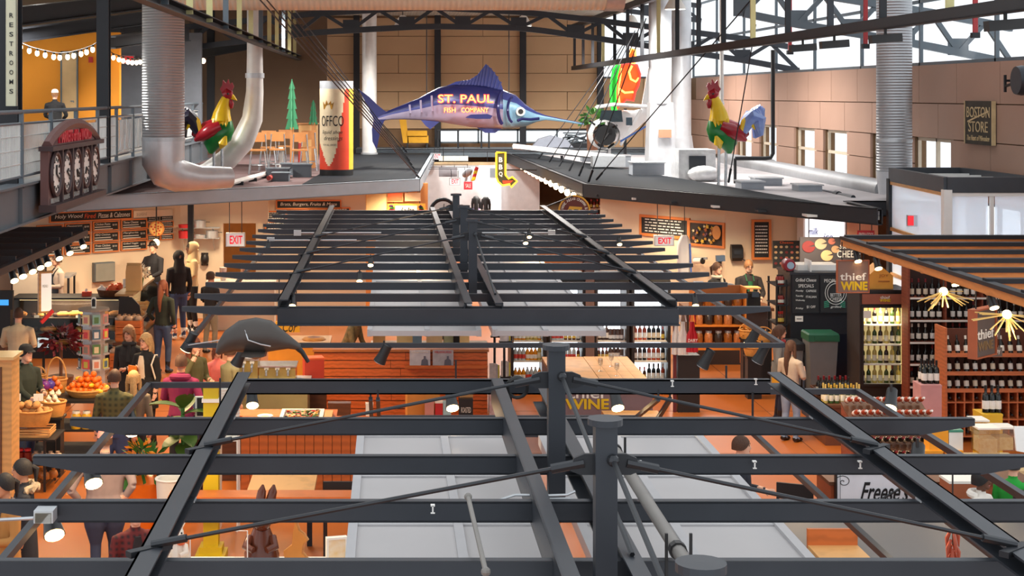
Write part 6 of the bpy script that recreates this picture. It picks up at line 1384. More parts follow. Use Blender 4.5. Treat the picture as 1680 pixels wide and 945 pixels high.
make('menu_tablet', 'black tablet with white edge beside the yellow post', 'tablet', [('tablet_body', MB().cbox(c, 0.15, 0.03, 0.26), CARD), ('screen', MB().cbox(c-Vector((-0.01, 0.02, 0)), 0.12, 0.01, 0.23), BLACK), ('stand', MB().box(c.x-0.02, c.x+0.02, c.y, c.y+0.03, 0, c.z-0.12), BLACK)])
c = W(300, 700, 19.3)
def bigleaf(p, d, L, wd):
    p = Vector(p); d = Vector(d).normalized(); s_ = d.cross(Vector((0, 0, 1))).normalized(); up = s_.cross(d); m = MB(); rows = []
    for t in np.linspace(0, 1, 7):
        w_ = wd*math.sin(PI*min(0.97, t*0.92+0.06))**0.7; q = p+d*L*t+up*(-0.35*L*(t-0.5)**2+0.05*L)
        rows.append((q-s_*w_/2+up*0.03*w_, q-up*0.05*L, q+s_*w_/2+up*0.03*w_))
    for a, b_ in zip(rows, rows[1:]):
        n = len(m.v); m.v += list(a)+list(b_); m.f += [[n, n+1, n+4, n+3], [n+1, n+2, n+5, n+4]]; m.m += [0, 0]
    return m
LG = M('leaf_broad', (70, 98, 34), 0.45, 0, 0.2, 3)
parts = [('pot', MB().lathe([(0, 0), (0.17, 0), (0.23, 0.42), (0.2, 0.42), (0, 0.38)], (c.x, c.y, 0), 16), M('foil_orange', (236, 110, 24), 0.35, 0, 0.2, 5), True), ('stem', MB().tube([(c.x, c.y, 0.38), (c.x, c.y, 1.35)], 0.025, 8), LEAF)]
for k, (dx, dy, dz, z_, L_) in enumerate(((-1, -.2, .15, 1.5, .42), (.2, -.6, .5, 1.5, .36), (1, -.2, .1, 1.42, .34), (-.3, -1, -.2, 1.3, .38), (.6, -1, -.5, 1.2, .34), (-.8, -.7, -.5, 1.15, .34), (.1, .9, .3, 1.45, .4), (-.6, .7, 0, 1.3, .4), (.9, .6, -.2, 1.25, .4), (.3, -1, -.7, 1.05, .3))):
    parts.append(('leaf', bigleaf((c.x, c.y, z_-0.15), (dx, dy, dz), L_, 0.24), LG, True))
make('fig_plant', 'broad leafed green plant in an orange foil pot', 'plant', parts)
c = W(238, 745, 18.5)
make('flower_pot', 'orange wrapped plant with narrow leaves and flowers', 'plant', [('wrap', MB().lathe([(0, 0), (0.16, 0), (0.22, 0.4), (0.26, 0.62), (0.2, 0.6), (0, 0.4)], (c.x, c.y, 0), 14), M('foil_orange', None), True), ('foliage', leafball((c.x, c.y, 0.75), 0.26, 90, 0.2, 31), LEAF), ('petals', leafball((c.x-0.05, c.y-0.08, 0.95), 0.16, 60, 0.09, 33), M('petal_orange', (244, 150, 40), 0.6))])
c = W(262, 815, 16.6)
make('white_bin', 'round white bin near the wooden table', 'bin', [('bin_body', MB().lathe([(0, 0), (0.14, 0), (0.175, 0.72), (0.18, 0.74), (0.155, 0.74), (0.12, 0.05), (0, 0.04)], (XX(280, 18.1), 18.1, 0), 18), CARD, True), ('rim', MB().tube([(XX(280, 18.1)+math.cos(t)*0.175, 18.1+math.sin(t)*0.175, 0.74) for t in np.linspace(0, 2*PI, 21)], 0.014, 6, cap=False), CARD)])
xa, xb = XX(278, 17.1), XX(602, 17.1)
make('wood_table', 'long narrow wooden table with a broad leaf behind the rabbits', 'table', [('tabletop', MB().box(xa, xb, 16.95, 17.26, 0.77, 0.82), WOOD), ('table_leaf', MB().box(XX(410, 17.6), XX(518, 17.6), 17.265, 18.0, 0.77, 0.82), WOODL)] + [('leg', MB().box(x-0.03, x+0.03, y-0.03, y+0.03, 0, 0.77), STEELD) for x, y in ((xa+0.1, 17.1), (xb-0.1, 17.1), (XX(420, 17.9), 17.9), (XX(508, 17.9), 17.9))])
def chair(x, y, rz, label, group):
    m = []
    m.append(('seat', MB().box(x-0.21, x+0.21, y-0.2, y+0.2, 0.43, 0.46), WOODD))
    m.append(('backrest', MB().box(x-0.2, x+0.2, y+0.18, y+0.21, 0.68, 0.86), BLACK))
    for sx in (-1, 1): m.append(('leg', MB().bar((x+sx*0.19, y+0.19, 0), (x+sx*0.19, y+0.195, 0.86), 0.03, 0.03), BLACK)); m.append(('leg', MB().bar((x+sx*0.19, y-0.18, 0), (x+sx*0.19, y-0.18, 0.43), 0.03, 0.03), BLACK))
    for k in range(2): m.append(('slat', MB().box(x-0.2, x+0.2, y+0.185, y+0.205, 0.55+k*0.07, 0.58+k*0.07), BLACK))
    for p in m: p[1].rz(rz, (x, y))
    return make('cafe_chair', label, 'chair', m, group)
for k, px in enumerate((562, 625)):
    chair(XX(px, 18.0), 17.68, PI, 'dark cafe chair pushed to the long wooden table', 'chairs at the long wooden table')
Yt = 14.55; tz = 0.72
table('display_table', 'low white display table carrying chocolate rabbits', XX(268, Yt), XX(572, Yt), 14.2, 15.1, 0, tz, CARD, STEELD, 0.04, 0.05)
def rabbit(x, y, z, h, mat, label, bow=None):
    s_ = h/0.8
    def P(a, b_, c_): return (x+a*s_, y+b_*s_, z+c_*s_)
    parts = [('body', MB().tube([P(0, 0, 0.0), P(0, 0, 0.06), P(0, 0.01, 0.2), P(0, 0, 0.34), P(0, -0.01, 0.44)], [0.1*s_, 0.155*s_, 0.16*s_, 0.115*s_, 0.075*s_], 16), mat, True),
             ('head', MB().ell(P(0.01, -0.04, 0.5), (0.08*s_, 0.1*s_, 0.085*s_), 14, 10), mat, True, [('nose', MB().ell(P(0.01, -0.14, 0.49), 0.015*s_, 8, 6), mat), ('eye', MB().ell(P(-0.05, -0.1, 0.52), 0.012*s_, 8, 6), BLACK), ('eye', MB().ell(P(0.07, -0.1, 0.52), 0.012*s_, 8, 6), BLACK)])]
    for sx in (-1, 1):
        parts.append(('ear', MB().tube([P(sx*0.03+0.01, 0, 0.55), P(sx*0.045+0.03, 0.02, 0.66), P(sx*0.05+0.05, 0.02, 0.76), P(sx*0.05+0.06, 0.02, 0.82)], [0.028*s_, 0.048*s_, 0.04*s_, 0.01*s_], 10), mat, True))
        parts.append(('arm', MB().tube([P(sx*0.1, -0.04, 0.36), P(sx*0.13, -0.12, 0.3), P(sx*0.06, -0.17, 0.28)], [0.04*s_, 0.038*s_, 0.03*s_], 10), mat, True))
        parts.append(('foot', MB().tube([P(sx*0.09, 0.04, 0.05), P(sx*0.1, -0.1, 0.045), P(sx*0.1, -0.2, 0.035)], [0.06*s_, 0.055*s_, 0.035*s_], 10), mat, True))
    parts.append(('tail', MB().ell(P(0, 0.17, 0.1), 0.05*s_, 10, 8), mat, True))
    if bow: parts.append(('bow', MB().tube([P(math.cos(t)*0.085, math.sin(t)*0.085-0.01, 0.42) for t in np.linspace(0, 2*PI, 15)], 0.022*s_, 8, cap=False).ell(P(0.06, -0.09, 0.41), (0.05*s_, 0.03*s_, 0.035*s_), 10, 8), bow, True))
    return make('rabbit_figure', label, 'rabbit', parts)
CHO = M('chocolate', (96, 48, 30), 0.22, 0, 0.2, 5)
rabbit(XX(430, Yt), 14.5, tz, 0.84, CHO, 'large brown chocolate rabbit under the near trellis')
rabbit(XX(291, Yt), 14.5, tz, 0.66, M('white_chocolate', (244, 236, 222), 0.35), 'white rabbit figure with an orange bow', M('bow_orange', (240, 96, 30), 0.6))
x = XX(487, Yt); bx_ = MB().box(x-0.19, x+0.19, 14.3, 14.65, tz, tz+0.09)
make('product_box', 'shallow white topped box under the wooden rabbit', 'box', [('carton', bx_, WOODL), ('lid', MB().box(x-0.2, x+0.2, 14.29, 14.66, tz+0.09, tz+0.11), CARD)])
zb = tz+0.11
bun = [(x-0.1, zb), (x+0.07, zb), (x+0.1, zb+0.06), (x+0.05, zb+0.12), (x+0.06, zb+0.2), (x+0.1, zb+0.24), (x+0.06, zb+0.3), (x+0.02, zb+0.33), (x-0.01, zb+0.42), (x-0.03, zb+0.32), (x-0.04, zb+0.2), (x-0.12, zb+0.14)]
make('wooden_rabbit', 'small orange wooden rabbit cut-out standing on a box', 'rabbit', [('cutout', MB().prism(bun, 14.44, 14.48), M('rabbit_wood', (214, 140, 60), 0.5)), ('backing', MB().prism([(a+0.02, b_) for a, b_ in bun], 14.48, 14.5), WOODL)])
c, w_, h_ = P4(538, 566, 884, 920, 14.85)
sign('framed_card', 'small framed yellow picture card beside the panels', c-Vector((0, 0, 0.0)), w_, h_, 0.25, face=M('card_yellow', (224, 176, 70), 0.6, 0, 0.4, 14, rgb2=(240, 236, 226)), frame=CARD, fw=0.02, cat='picture')
c = Vector((XX(430, 14.2), 14.24, tz))
for px, hh in ((406, 0.5), (302+10, 0.45)):
    x = XX(px, 14.25); make('acrylic_stand', 'clear acrylic guard with white edge beside a rabbit', 'stand', [('edge', MB().tube([(x, 14.25, tz), (x, 14.25, tz+hh), (x-0.12, 14.25, tz+hh)], 0.006, 6), CARD), ('sheet', MB().box(x-0.12, x, 14.255, 14.26, tz, tz+hh), glass('acrylic', (0.97, 0.97, 0.97), 0.08))], 'acrylic guards by the rabbits')
for px in (393, 462):
    x = XX(px, 14.3); make('green_dish', 'small green dish beside the chocolate rabbit', 'dish', [('dish', MB().lathe([(0, tz), (0.05, tz), (0.065, tz+0.03), (0, tz+0.015)], (x, 14.26, 0), 12), M('dish_green', (40, 150, 90), 0.4)), ('rim', MB().tube([(x+math.cos(t)*0.065, 14.26+math.sin(t)*0.065, tz+0.03) for t in np.linspace(0, 2*PI, 13)], 0.005, 5, cap=False), M('dish_green', None))], 'green dishes by the chocolate rabbit')
pl = []; xa, xb = XX(395, 20.3), XX(605, 20.3)
r_ = make('panelled_counter', 'orange boarded counter front behind the wooden table', 'counter', [('carcass', MB().box(xa, xb, 20.32, 20.8, 0, 0.86), WOODD), ('top', MB().box(xa-0.03, xb+0.03, 20.25, 20.85, 0.86, 0.9), WOOD)])
pieces('board', [(xa+(xb-xa)*k/14+0.004, xa+(xb-xa)*(k+1)/14-0.004, 20.295, 20.32, 0.03, 0.84) for k in range(14)], r_, WOOD)
xs, xe = XX(405, 20.6), XX(545, 20.6)
parts = [('rim', MB().box(xs+0.45, xe-0.12, 20.28, 20.34, 0.9, 0.97).box(xs+0.45, xe-0.12, 20.95, 21.0, 0.9, 0.97).box(xe-0.17, xe-0.12, 20.34, 20.95, 0.9, 0.97).box(xs+0.45, xs+0.5, 20.34, 20.95, 0.9, 0.97), CARD), ('ice_bed', MB().box(xs+0.5, xe-0.17, 20.34, 20.95, 0.9, 0.92), GALV), ('board_end', MB().box(xe-0.11, xe+0.0, 20.3, 20.95, 0.9, 0.96), WOODL)]
make('salad_tray', 'white rimmed tray of colourful salad bites', 'tray', parts)
make('salad_counter', 'wooden counter carrying the salad tray', 'counter', [('top', MB().box(XX(360, 21), xe+0.05, 20.86, 21.3, 0.84, 0.9), WOOD), ('carcass', MB().box(XX(360, 21), xe, 20.9, 21.3, 0, 0.84), WOODD)])
random.seed(8)
sal = [M('salad_%d' % i, c_, 0.4) for i, c_ in enumerate(((190, 40, 36), (70, 120, 50), (236, 210, 160), (60, 40, 30), (220, 150, 60)))]
mbs = [MB() for _ in sal]
for k in range(260):
    i = random.randrange(5); mbs[i].cbox((random.uniform(xs+0.53, xe-0.2), random.uniform(20.37, 20.92), 0.935+random.uniform(0, 0.03)), random.uniform(.02, .05), random.uniform(.02, .05), 0.025)
allm = MB()
for i, m in enumerate(mbs): allm.cur = i; allm.add(m.v, m.f)
tag(make('salad_bites', 'colourful bite sized salad heaped in the white tray', 'food', [('salad', allm, sal)]), kind='stuff')
make('dip_bowl', 'round cream dip bowl beside the salad tray', 'bowl', [('bowl', MB().lathe([(0, 0.9), (0.06, 0.9), (0.11, 0.96), (0.1, 0.965), (0, 0.93)], (XX(435, 20.6), 20.6, 0), 16), CARD, True), ('dip', MB().lathe([(0, 0.945), (0.085, 0.945), (0, 0.96)], (XX(435, 20.6), 20.6, 0), 14), M('dip_cream', (240, 214, 150), 0.5))])
Ys = 25.0; xa, xb = XX(515, Ys), XX(800, Ys)
ct = make('slatted_counter', 'long counter faced with horizontal orange wood boards', 'counter', [('carcass', MB().box(xa, xb, Ys+0.03, Ys+0.6, 0, 1.08), WOODD), ('top', MB().box(xa-0.02, xb+0.02, Ys-0.03, Ys+0.65, 1.08, 1.12), M('counter_top_wood', (176, 104, 52), 0.4))])
bl = []
random.seed(6)
for k in range(8):
    z_ = 0.02+k*0.132; xs_ = [xa, xa+(xb-xa)*random.uniform(0.3, 0.6), xb]
    for a, b_ in zip(xs_, xs_[1:]): bl.append((a+0.004, b_-0.004, Ys, Ys+0.03, z_, z_+0.118))
pieces('board', bl, ct, M('counter_board', (190, 96, 44), 0.45, 0, 0.2, 4, pat=('grain', 5)))
Yl = 22.8; xa, xb = XX(516, Yl), XX(838, Yl)
lw = make('low_bench', 'low orange bench of stacked boards before the slatted counter', 'bench', [('carcass', MB().box(xa, xb, Yl+0.03, Yl+0.5, 0, 0.3), WOODD), ('top', MB().box(xa, xb, Yl, Yl+0.5, 0.3, 0.34), WOOD)])
pieces('board', [(xa, xb, Yl+0.005, Yl+0.03, 0.02+0.09*k, 0.1+0.09*k) for k in range(3)], lw, WOOD)
def carton(px0, px1, py0, py1, Y, d, mat, label, rz=0.0, name='carton', lid=None, base=None, texts=None, group=None):
    c, w_, h_ = P4(px0, px1, py0, py1, Y); z0 = c.z-h_/2 if base is None else base
    m = MB().box(c.x-w_/2, c.x+w_/2, Y, Y+d, z0, c.z+h_/2); l_ = MB().box(c.x-w_/2-0.004, c.x+w_/2+0.004, Y-0.004, Y+d+0.004, c.z+h_/2-0.025, c.z+h_/2+0.003)
    parts = [('carton_body', m.rz(rz, (c.x, Y)), mat), ('flap', l_.rz(rz, (c.x, Y)), lid or mat)]
    if texts: parts.append(('print', text_mb(texts, w_*0.7, h_*0.25, (c.x, Y-0.008, c.z), 0, 0.004, rz), CARD))
    return make(name, label, 'box', parts, group)
Yg = 22.95
carton(668, 722, 640, 662, Yg+0.15, 0.2, M('open_carton', (206, 138, 62), 0.7), 'tilted open cardboard box on the low bench', 0.15, base=0.34)
carton(697, 712, 660, 690, Yg-0.0, 0.1, M('pink_pack', (206, 140, 130), 0.6), 'pink packet standing on the low bench', base=0.34)
carton(714, 726, 659, 690, Yg, 0.1, RED, 'red and white packet standing on the low bench', lid=CARD, base=0.34)
carton(727, 740, 659, 690, Yg, 0.1, M('pale_blue_pack', (170, 206, 214), 0.6), 'pale blue packet standing on the low bench', base=0.34)
carton(753, 776, 655, 690, Yg, 0.12, BLACK, 'black printed box standing on the low bench', base=0.34, texts='ROASTED')
carton(755, 776, 640, 652, Yg+0.25, 0.15, KRAFT, 'brown nut bag behind the black box', base=0.34)
carton(538, 575, 662, 690, Yg-0.02, 0.15, WOODD, 'dark brown wooden box on the low bench', base=0.34)
carton(600, 612, 662, 690, Yg, 0.08, CARD, 'narrow white packet beside the steel brace', base=0.34)
carton(803, 820, 640, 686, Yg, 0.08, M('label_stack', (230, 226, 224), 0.6, 0, 0.5, 16, rgb2=(150, 40, 50)), 'white and red leaflet stand at the bench end', base=0.34)
for i, (px0, px1, lab, cc, c2) in enumerate(((672, 706, 'grey covered magazine leaning on the slatted counter', (150, 156, 172), (226, 226, 230)), (710, 744, 'white covered magazine leaning on the slatted counter', (206, 206, 210), (120, 124, 140)))):
    c, w_, h_ = P4(px0, px1, 575, 600, 24.9)
    parts = [('cover', MB().box(c.x-w_/2, c.x+w_/2, 24.92, 24.94, c.z-h_/2, c.z+h_/2), M('magazine_%d' % i, cc, 0.4, 0, 0.3, 8, rgb2=c2)), ('title', text_mb(('Magazine', 'MILWAUKEE')[i], w_*0.8, h_*0.14, (c.x, 24.915, c.z+h_*0.38), 0, 0.004), (CARD, RED)[i]), ('figure_print', MB().prism([(c.x+w_*a, c.z-h_*0.5+h_*b_) for a, b_ in ((0.05, 0), (0.4, 0), (0.38, 0.35), (0.28, 0.45), (0.28, 0.62), (0.18, 0.62), (0.18, 0.45), (0.08, 0.35))], 24.912, 24.92), M('figure_grey', (96, 100, 116), 0.5))]
    make('magazine', lab, 'magazine', parts)
c, w_, h_ = P4(664, 800, 600, 604, 24.9)
make('magazine_rail', 'wooden ledge holding the magazines', 'ledge', [('ledge', MB().box(c.x-w_/2, c.x+w_/2, 24.86, 25.0, c.z-0.02, c.z), WOOD), ('lip', MB().box(c.x-w_/2, c.x+w_/2, 24.85, 24.87, c.z-0.02, c.z+0.03), WOOD)])
Yk = 27.0
make('back_counter', 'cream back counter behind the slatted counter', 'counter', [('carcass', MB().box(XX(610, Yk), XX(800, Yk), Yk, Yk+0.6, 0, 0.8), M('counter_cream', (228, 190, 122), 0.5)), ('top', MB().box(XX(608, Yk), XX(802, Yk), Yk-0.03, Yk+0.62, 0.8, 0.84), CARD)])
YB = M('box_pale', (236, 206, 146), 0.7)
carton(651, 692, 538, 566, Yk+0.1, 0.3, YB, 'pale yellow carton on the back counter', base=0.84, lid=RED)
carton(700, 726, 526, 566, Yk+0.15, 0.25, M('box_cream', (226, 196, 150), 0.7), 'tall cream carton with red mark on the back counter', base=0.84)
carton(612, 632, 532, 566, Yk+0.1, 0.3, KRAFT, 'brown cardboard carton on the back counter', base=0.84)
carton(728, 744, 528, 566, Yk+0.2, 0.2, M('box_sage', (186, 190, 150), 0.6), 'sage green tin on the back counter', base=0.84)
carton(754, 770, 536, 566, Yk+0.1, 0.3, YB, 'small yellow carton by the dark fridge', base=0.84, lid=CARD)
carton(744, 753, 526, 566, Yk+0.1, 0.3, BLACK, 'narrow black box on the back counter', base=0.84)
carton(677, 692, 550, 562, Yk-0.02, 0.04, M('book_blue', (120, 150, 170), 0.5), 'small blue book leaning on the yellow carton', base=0.84, name='book')
c, w_, h_ = P4(452, 492, 527, 545, 26.5)
sign('script_sign', 'orange sign with black script over the pizza counter', c, w_, h_, 0, face=M('sign_amber', (244, 176, 40), 0.5), texts=[('Cor', 0.1, 0, 0.6, 0.9, BLACK, 0.35)], hang=0.8)
make('pizza_counter', 'amber counter with glass tray below the script sign', 'counter', [('carcass', MB().box(XX(440, 26.5), XX(540, 26.5), 26.5, 27.2, 0, 0.95), M('counter_amber', (226, 150, 50), 0.5)), ('top', MB().box(XX(438, 26.5), XX(542, 26.5), 26.45, 27.25, 0.95, 0.99), WOODL), ('glass_guard', MB().box(XX(440, 26.5), XX(540, 26.5), 26.46, 26.47, 0.99, 1.3), glass('case_glass', None))])
c = W(515, 556, 26.8)
make('round_bread', 'large round flat bread leaning in a basket', 'bread', [('crust', MB().lathe([(0, 0), (0.19, 0), (0.21, 0.03), (0.17, 0.06), (0, 0.07)], (c.x, 26.8, c.z-0.03), 20), M('bread_crust', None), True), ('topping', MB().lathe([(0, 0.065), (0.13, 0.06), (0, 0.085)], (c.x, 26.8, c.z-0.03), 16), M('topping', (120, 110, 60), 0.6, 0, 0.5, 14, rgb2=(170, 60, 40)))])
BR = M('brass_steel', (196, 176, 110), 0.25, 0.6, 0.2, 6)
def machine(px, Y, w_, h_, label, z0):
    x = XX(px, Y); parts = [('body', MB().box(x-w_/2, x+w_/2, Y, Y+0.4, z0, z0+h_*0.6), BR), ('drip_tray', MB().box(x-w_/2, x+w_/2, Y-0.12, Y, z0, z0+0.04), GALV), ('top_rail', MB().box(x-w_/2-0.02, x+w_/2+0.02, Y-0.04, Y+0.42, z0+h_*0.6, z0+h_*0.66), CHROME)]
    for k in range(3):
        xx = x-w_*0.3+k*w_*0.3; parts.append(('spout', MB().tube([(xx, Y-0.02, z0+h_*0.5), (xx, Y-0.09, z0+h_*0.42), (xx, Y-0.09, z0+h_*0.3)], 0.02, 8), CHROME, True)); parts.append(('gauge', MB().lathe([(0, -0.02), (0.035, -0.02), (0.035, 0), (0, 0)], (xx, Y, z0+h_*0.55), 12, 'Y'), CARD))
    return make('coffee_machine', label, 'machine', parts)
make('machine_counter', 'steel counter carrying brass machines', 'counter', [('carcass', MB().box(XX(375, 23), XX(505, 23), 22.9, 23.6, 0, 0.9), M('counter_sage', (150, 140, 96), 0.5)), ('top', MB().box(XX(372, 23), XX(508, 23), 22.85, 23.65, 0.9, 0.94), GALV)])
machine(400, 23.1, 0.42, 0.55, 'brass and steel coffee machine beside the green coat', 0.94)
machine(455, 23.1, 0.55, 0.38, 'low wide steel machine on the machine counter', 0.94)
carton(500, 532, 588, 616, 23.7, 0.25, M('tray_red', (206, 64, 36), 0.5), 'red and orange fruit tray beside the machines', 0.2, lid=M('packet_orange', None), base=0.7)
make('tray_stand', 'dark stand under the red tray', 'stand', [('stand', MB().box(XX(497, 23.7), XX(535, 23.7), 23.68, 24.0, 0, 0.7), WOODD), ('top', MB().box(XX(495, 23.7), XX(537, 23.7), 23.64, 24.03, 0.66, 0.7), WOODD)])
RAY = M('ray_dark', (66, 60, 56), 0.45, 0.1, 0.2, 3)
Yr = 15.4
def rp(px, py, dy=0): return W(px, py, Yr)+Vector((0, dy, 0))
body = MB().tube([rp(*p) for p in ((356, 580), (364, 571), (378, 560), (398, 552), (420, 550), (440, 552), (458, 558), (476, 563), (492, 570))], [0.02, 0.07, 0.12, 0.165, 0.18, 0.165, 0.11, 0.06, 0.03], 20)
wg = MB().loft([[rp(400+i*9, 578, -0.32+0.02*abs(i-2)), rp(402+i*9, 572, 0.0), rp(400+i*9, 578, 0.32), rp(401+i*9, 590-abs(i-2)*3, 0.0)] for i in range(5)])
make('ray_sculpture', 'dark metal ray sculpture hung under the long trellis', 'sculpture', [('body', body, RAY, True), ('wing_fins', wg, RAY, True), ('tail', MB().tube([rp(486, 568), rp(496, 578), rp(506, 594)], [0.035, 0.025, 0.02], 10), BLACK, True), ('rib_line', MB().tube([rp(404, 538, -0.14), rp(410, 553, -0.19), rp(430, 560, -0.19), rp(446, 564, -0.16)], 0.007, 6), GALV, True), ('hanger', MB().tube([rp(425, 540), (rp(425, 540).x, 16.1, TZ)], 0.01, 5), CABLE), ('hang_wire', MB().tube([rp(400, 552), (-2.15, 16.1, TZ)], 0.006, 5), GALV)])
YQ = 27.0
CL = M('cooler_light', (240, 246, 250), 0.4, emit=2.6)
kinds = [['juice', 'soda', 'juice', 'white'], ['grey_can', 'green_soda', 'soda', 'beer'], ['grey_can', 'beer', 'dark', 'grey_can'], ['beer', 'dark', 'rose', 'red']]
random.seed(14)
for i, (pa, pb) in enumerate(((838, 896), (900, 960), (976, 1032), (1036, 1100))):
    x0, x1 = XX(pa, YQ), XX(pb, YQ)
    parts = [('cabinet_back', MB().box(x0, x1, YQ+0.66, YQ+0.7, 0, 2.1), BLACK), ('light_panel', MB().box(x0+0.06, x1-0.06, YQ+0.62, YQ+0.655, 0.2, 1.95), CL), ('cabinet_side', MB().box(x0, x0+0.05, YQ+0.02, YQ+0.66, 0, 2.1), BLACK), ('cabinet_side', MB().box(x1-0.05, x1, YQ+0.02, YQ+0.66, 0, 2.1), BLACK), ('plinth', MB().box(x0+0.05, x1-0.05, YQ+0.02, YQ+0.66, 0, 0.16), BLACK), ('header', MB().box(x0+0.05, x1-0.05, YQ+0.02, YQ+0.66, 1.98, 2.1), BLACK),
             ('door', MB().box(x0, x0+0.05, YQ-0.03, YQ+0.015, 0.16, 2.0).box(x1-0.05, x1, YQ-0.03, YQ+0.015, 0.16, 2.0).box(x0+0.05, x1-0.05, YQ-0.03, YQ+0.015, 0.16, 0.21).box(x0+0.05, x1-0.05, YQ-0.03, YQ+0.015, 1.95, 2.0), BLACK, False, [('door_glass', MB().box(x0+0.05, x1-0.05, YQ-0.01, YQ-0.004, 0.21, 1.95), glass('cooler_glass', (0.97, 0.98, 0.99), 0.04)), ('handle', MB().tube([(x0+0.03, YQ-0.06, 0.9), (x0+0.03, YQ-0.06, 1.3)], 0.012, 6), CHROME)])]
    zs = [0.2, 0.56, 0.92]
    for z_ in zs+[1.28]: parts.append(('shelf', MB().box(x0+0.05, x1-0.05, YQ+0.08, YQ+0.6, z_-0.02, z_), CARD))
    make('bottle_cooler', ['lit glass door cooler of juices and pale drinks', 'lit glass door cooler of cans and green sodas', 'lit glass door cooler of grey cans beside the brown post', 'lit glass door cooler of beer and wine by the hanging aprons'][i], 'cooler', parts)
    for r_, z_ in enumerate(zs):
        n = 7
        for k in range(n):
            kd = kinds[i][(r_+k//3) % 4]
            bottle(kd, (x0+0.1+(x1-x0-0.2)*k/(n-1), YQ+0.2, z_), {'juice': 'orange juice', 'soda': 'red labelled soda', 'white': 'pale', 'grey_can': 'grey can', 'green_soda': 'green soda', 'beer': 'brown beer', 'dark': 'dark', 'rose': 'rose', 'red': 'red capped'}[kd] + ' bottle in the lit cooler of ' + ('juices', 'cans and sodas', 'grey cans', 'beer and wine')[i], 'drinks in the %s cooler' % ('juice', 'soda', 'can', 'beer')[i], sc=1.0)
make('brown_post', 'brown square post between the coolers', 'post', [('shaft', MB().box(XX(961, YQ-0.1), XX(975, YQ-0.1), YQ-0.1, YQ+0.1, 0.1, 2.8), M('post_brown', (110, 86, 80), 0.6)), ('base', MB().box(XX(960, YQ-0.1), XX(976, YQ-0.1), YQ-0.14, YQ+0.14, 0, 0.1), BLACK)])
for k, (px0, px1, py0, py1) in enumerate(((803, 818, 596, 625), (820, 836, 530, 560), (806, 818, 528, 552), (822, 836, 592, 618))):
    Yl_ = 25.6 if k in (0, 1) else 25.95; c, w_, h_ = P4(px0, px1, py0, py1, Yl_); parts = []
    for q in range(3): parts.append(('leaflet', MB().box(c.x-w_/2+0.03*q, c.x+w_/2-0.04+0.03*q, Yl_+0.03*q, Yl_+0.01+0.03*q, c.z-h_/2, c.z+h_/2-0.02*q), M('leaflet_%d' % q, ((226, 226, 228), (190, 190, 200), (206, 200, 80))[q], 0.5, 0, 0.4, 10)))
    parts.append(('holder', MB().box(c.x-w_/2-0.01, c.x+w_/2+0.04, Yl_-0.01, Yl_+0.12, 0 if k in (0, 3) else c.z-h_/2-0.02, c.z-h_/2), STEELD))
    if k in (1, 2): parts.append(('stem', MB().box(c.x-0.02, c.x+0.02, Yl_+0.08, Yl_+0.11, 0, c.z-h_/2), STEELD))
    make('leaflet_rack', 'rack of pale leaflets standing beside the juice cooler', 'rack', parts, 'leaflet racks by the juice cooler')
MAU = M('mauve_panel', (126, 106, 110), 0.5)
xa, xb = 2.46, 3.8
cn = make('wine_bar', 'bar counter with wooden top and yellow lettered front panel', 'counter', [('carcass', MB().box(xa, xb, 22.05, 24.7, 0, 1.0), MAU), ('front_panel', MB().box(xa, XX(1004, 22), 22.0, 22.05, 0.1, 1.0), MAU)] +
     [('lettering', text_mb('thief', 62*22/F, 17*22/F, W(963, 645, 21.99), 0, 0.008, bold=0.01), CARD), ('lettering', text_mb('WINE', 72*22/F, 17*22/F, W(963, 663, 21.99), 0, 0.008, bold=0.03), YEL)])
pieces('top_plank', [(xa+0.67+0.18*k, xa+0.67+0.18*k+0.176, 21.98, 24.72, 1.0, 1.05) for k in range(4)] + [(xa, xa+0.665, 21.98, 24.72, 1.0, 1.045)], cn, WOODL)
for k, (px, Yv) in enumerate(((985, 23.4), (1003, 23.8), (1012, 23.0))):
    x = XX(px, Yv); make('wine_glass', 'clear stemmed glass on the wine bar', 'glass', [('bowl', MB().lathe([(0.006, 1.13), (0.035, 1.16), (0.04, 1.2), (0.034, 1.25), (0.032, 1.25), (0.036, 1.2), (0.03, 1.165), (0.0, 1.14)], (x, Yv, 0), 12), glass('stemware', (0.92, 0.94, 0.94), 0.25), True), ('stem', MB().lathe([(0, 1.05), (0.035, 1.05), (0.035, 1.055), (0.005, 1.06), (0.005, 1.135), (0, 1.135)], (x, Yv, 0), 10), glass('stemware', None), True)], 'stemmed glasses on the wine bar')
table('wood_table', 'low orange wooden table before the wine bar', XX(1000, 20.8), XX(1095, 20.8), 20.2, 21.6, 0, 0.82, WOODL, WOODD, 0.06, 0.08)
make('paper_stack', 'stack of white papers on the wine bar table', 'papers', [('sheets', MB().box(XX(1006, 20.8), XX(1030, 20.8), 20.7, 21.0, 0.82, 0.86), CARD), ('top_sheet', MB().box(XX(1005, 20.8), XX(1029, 20.8), 20.68, 20.98, 0.86, 0.865).rz(0.1, (XX(1017, 20.8), 20.8)), CARD)])
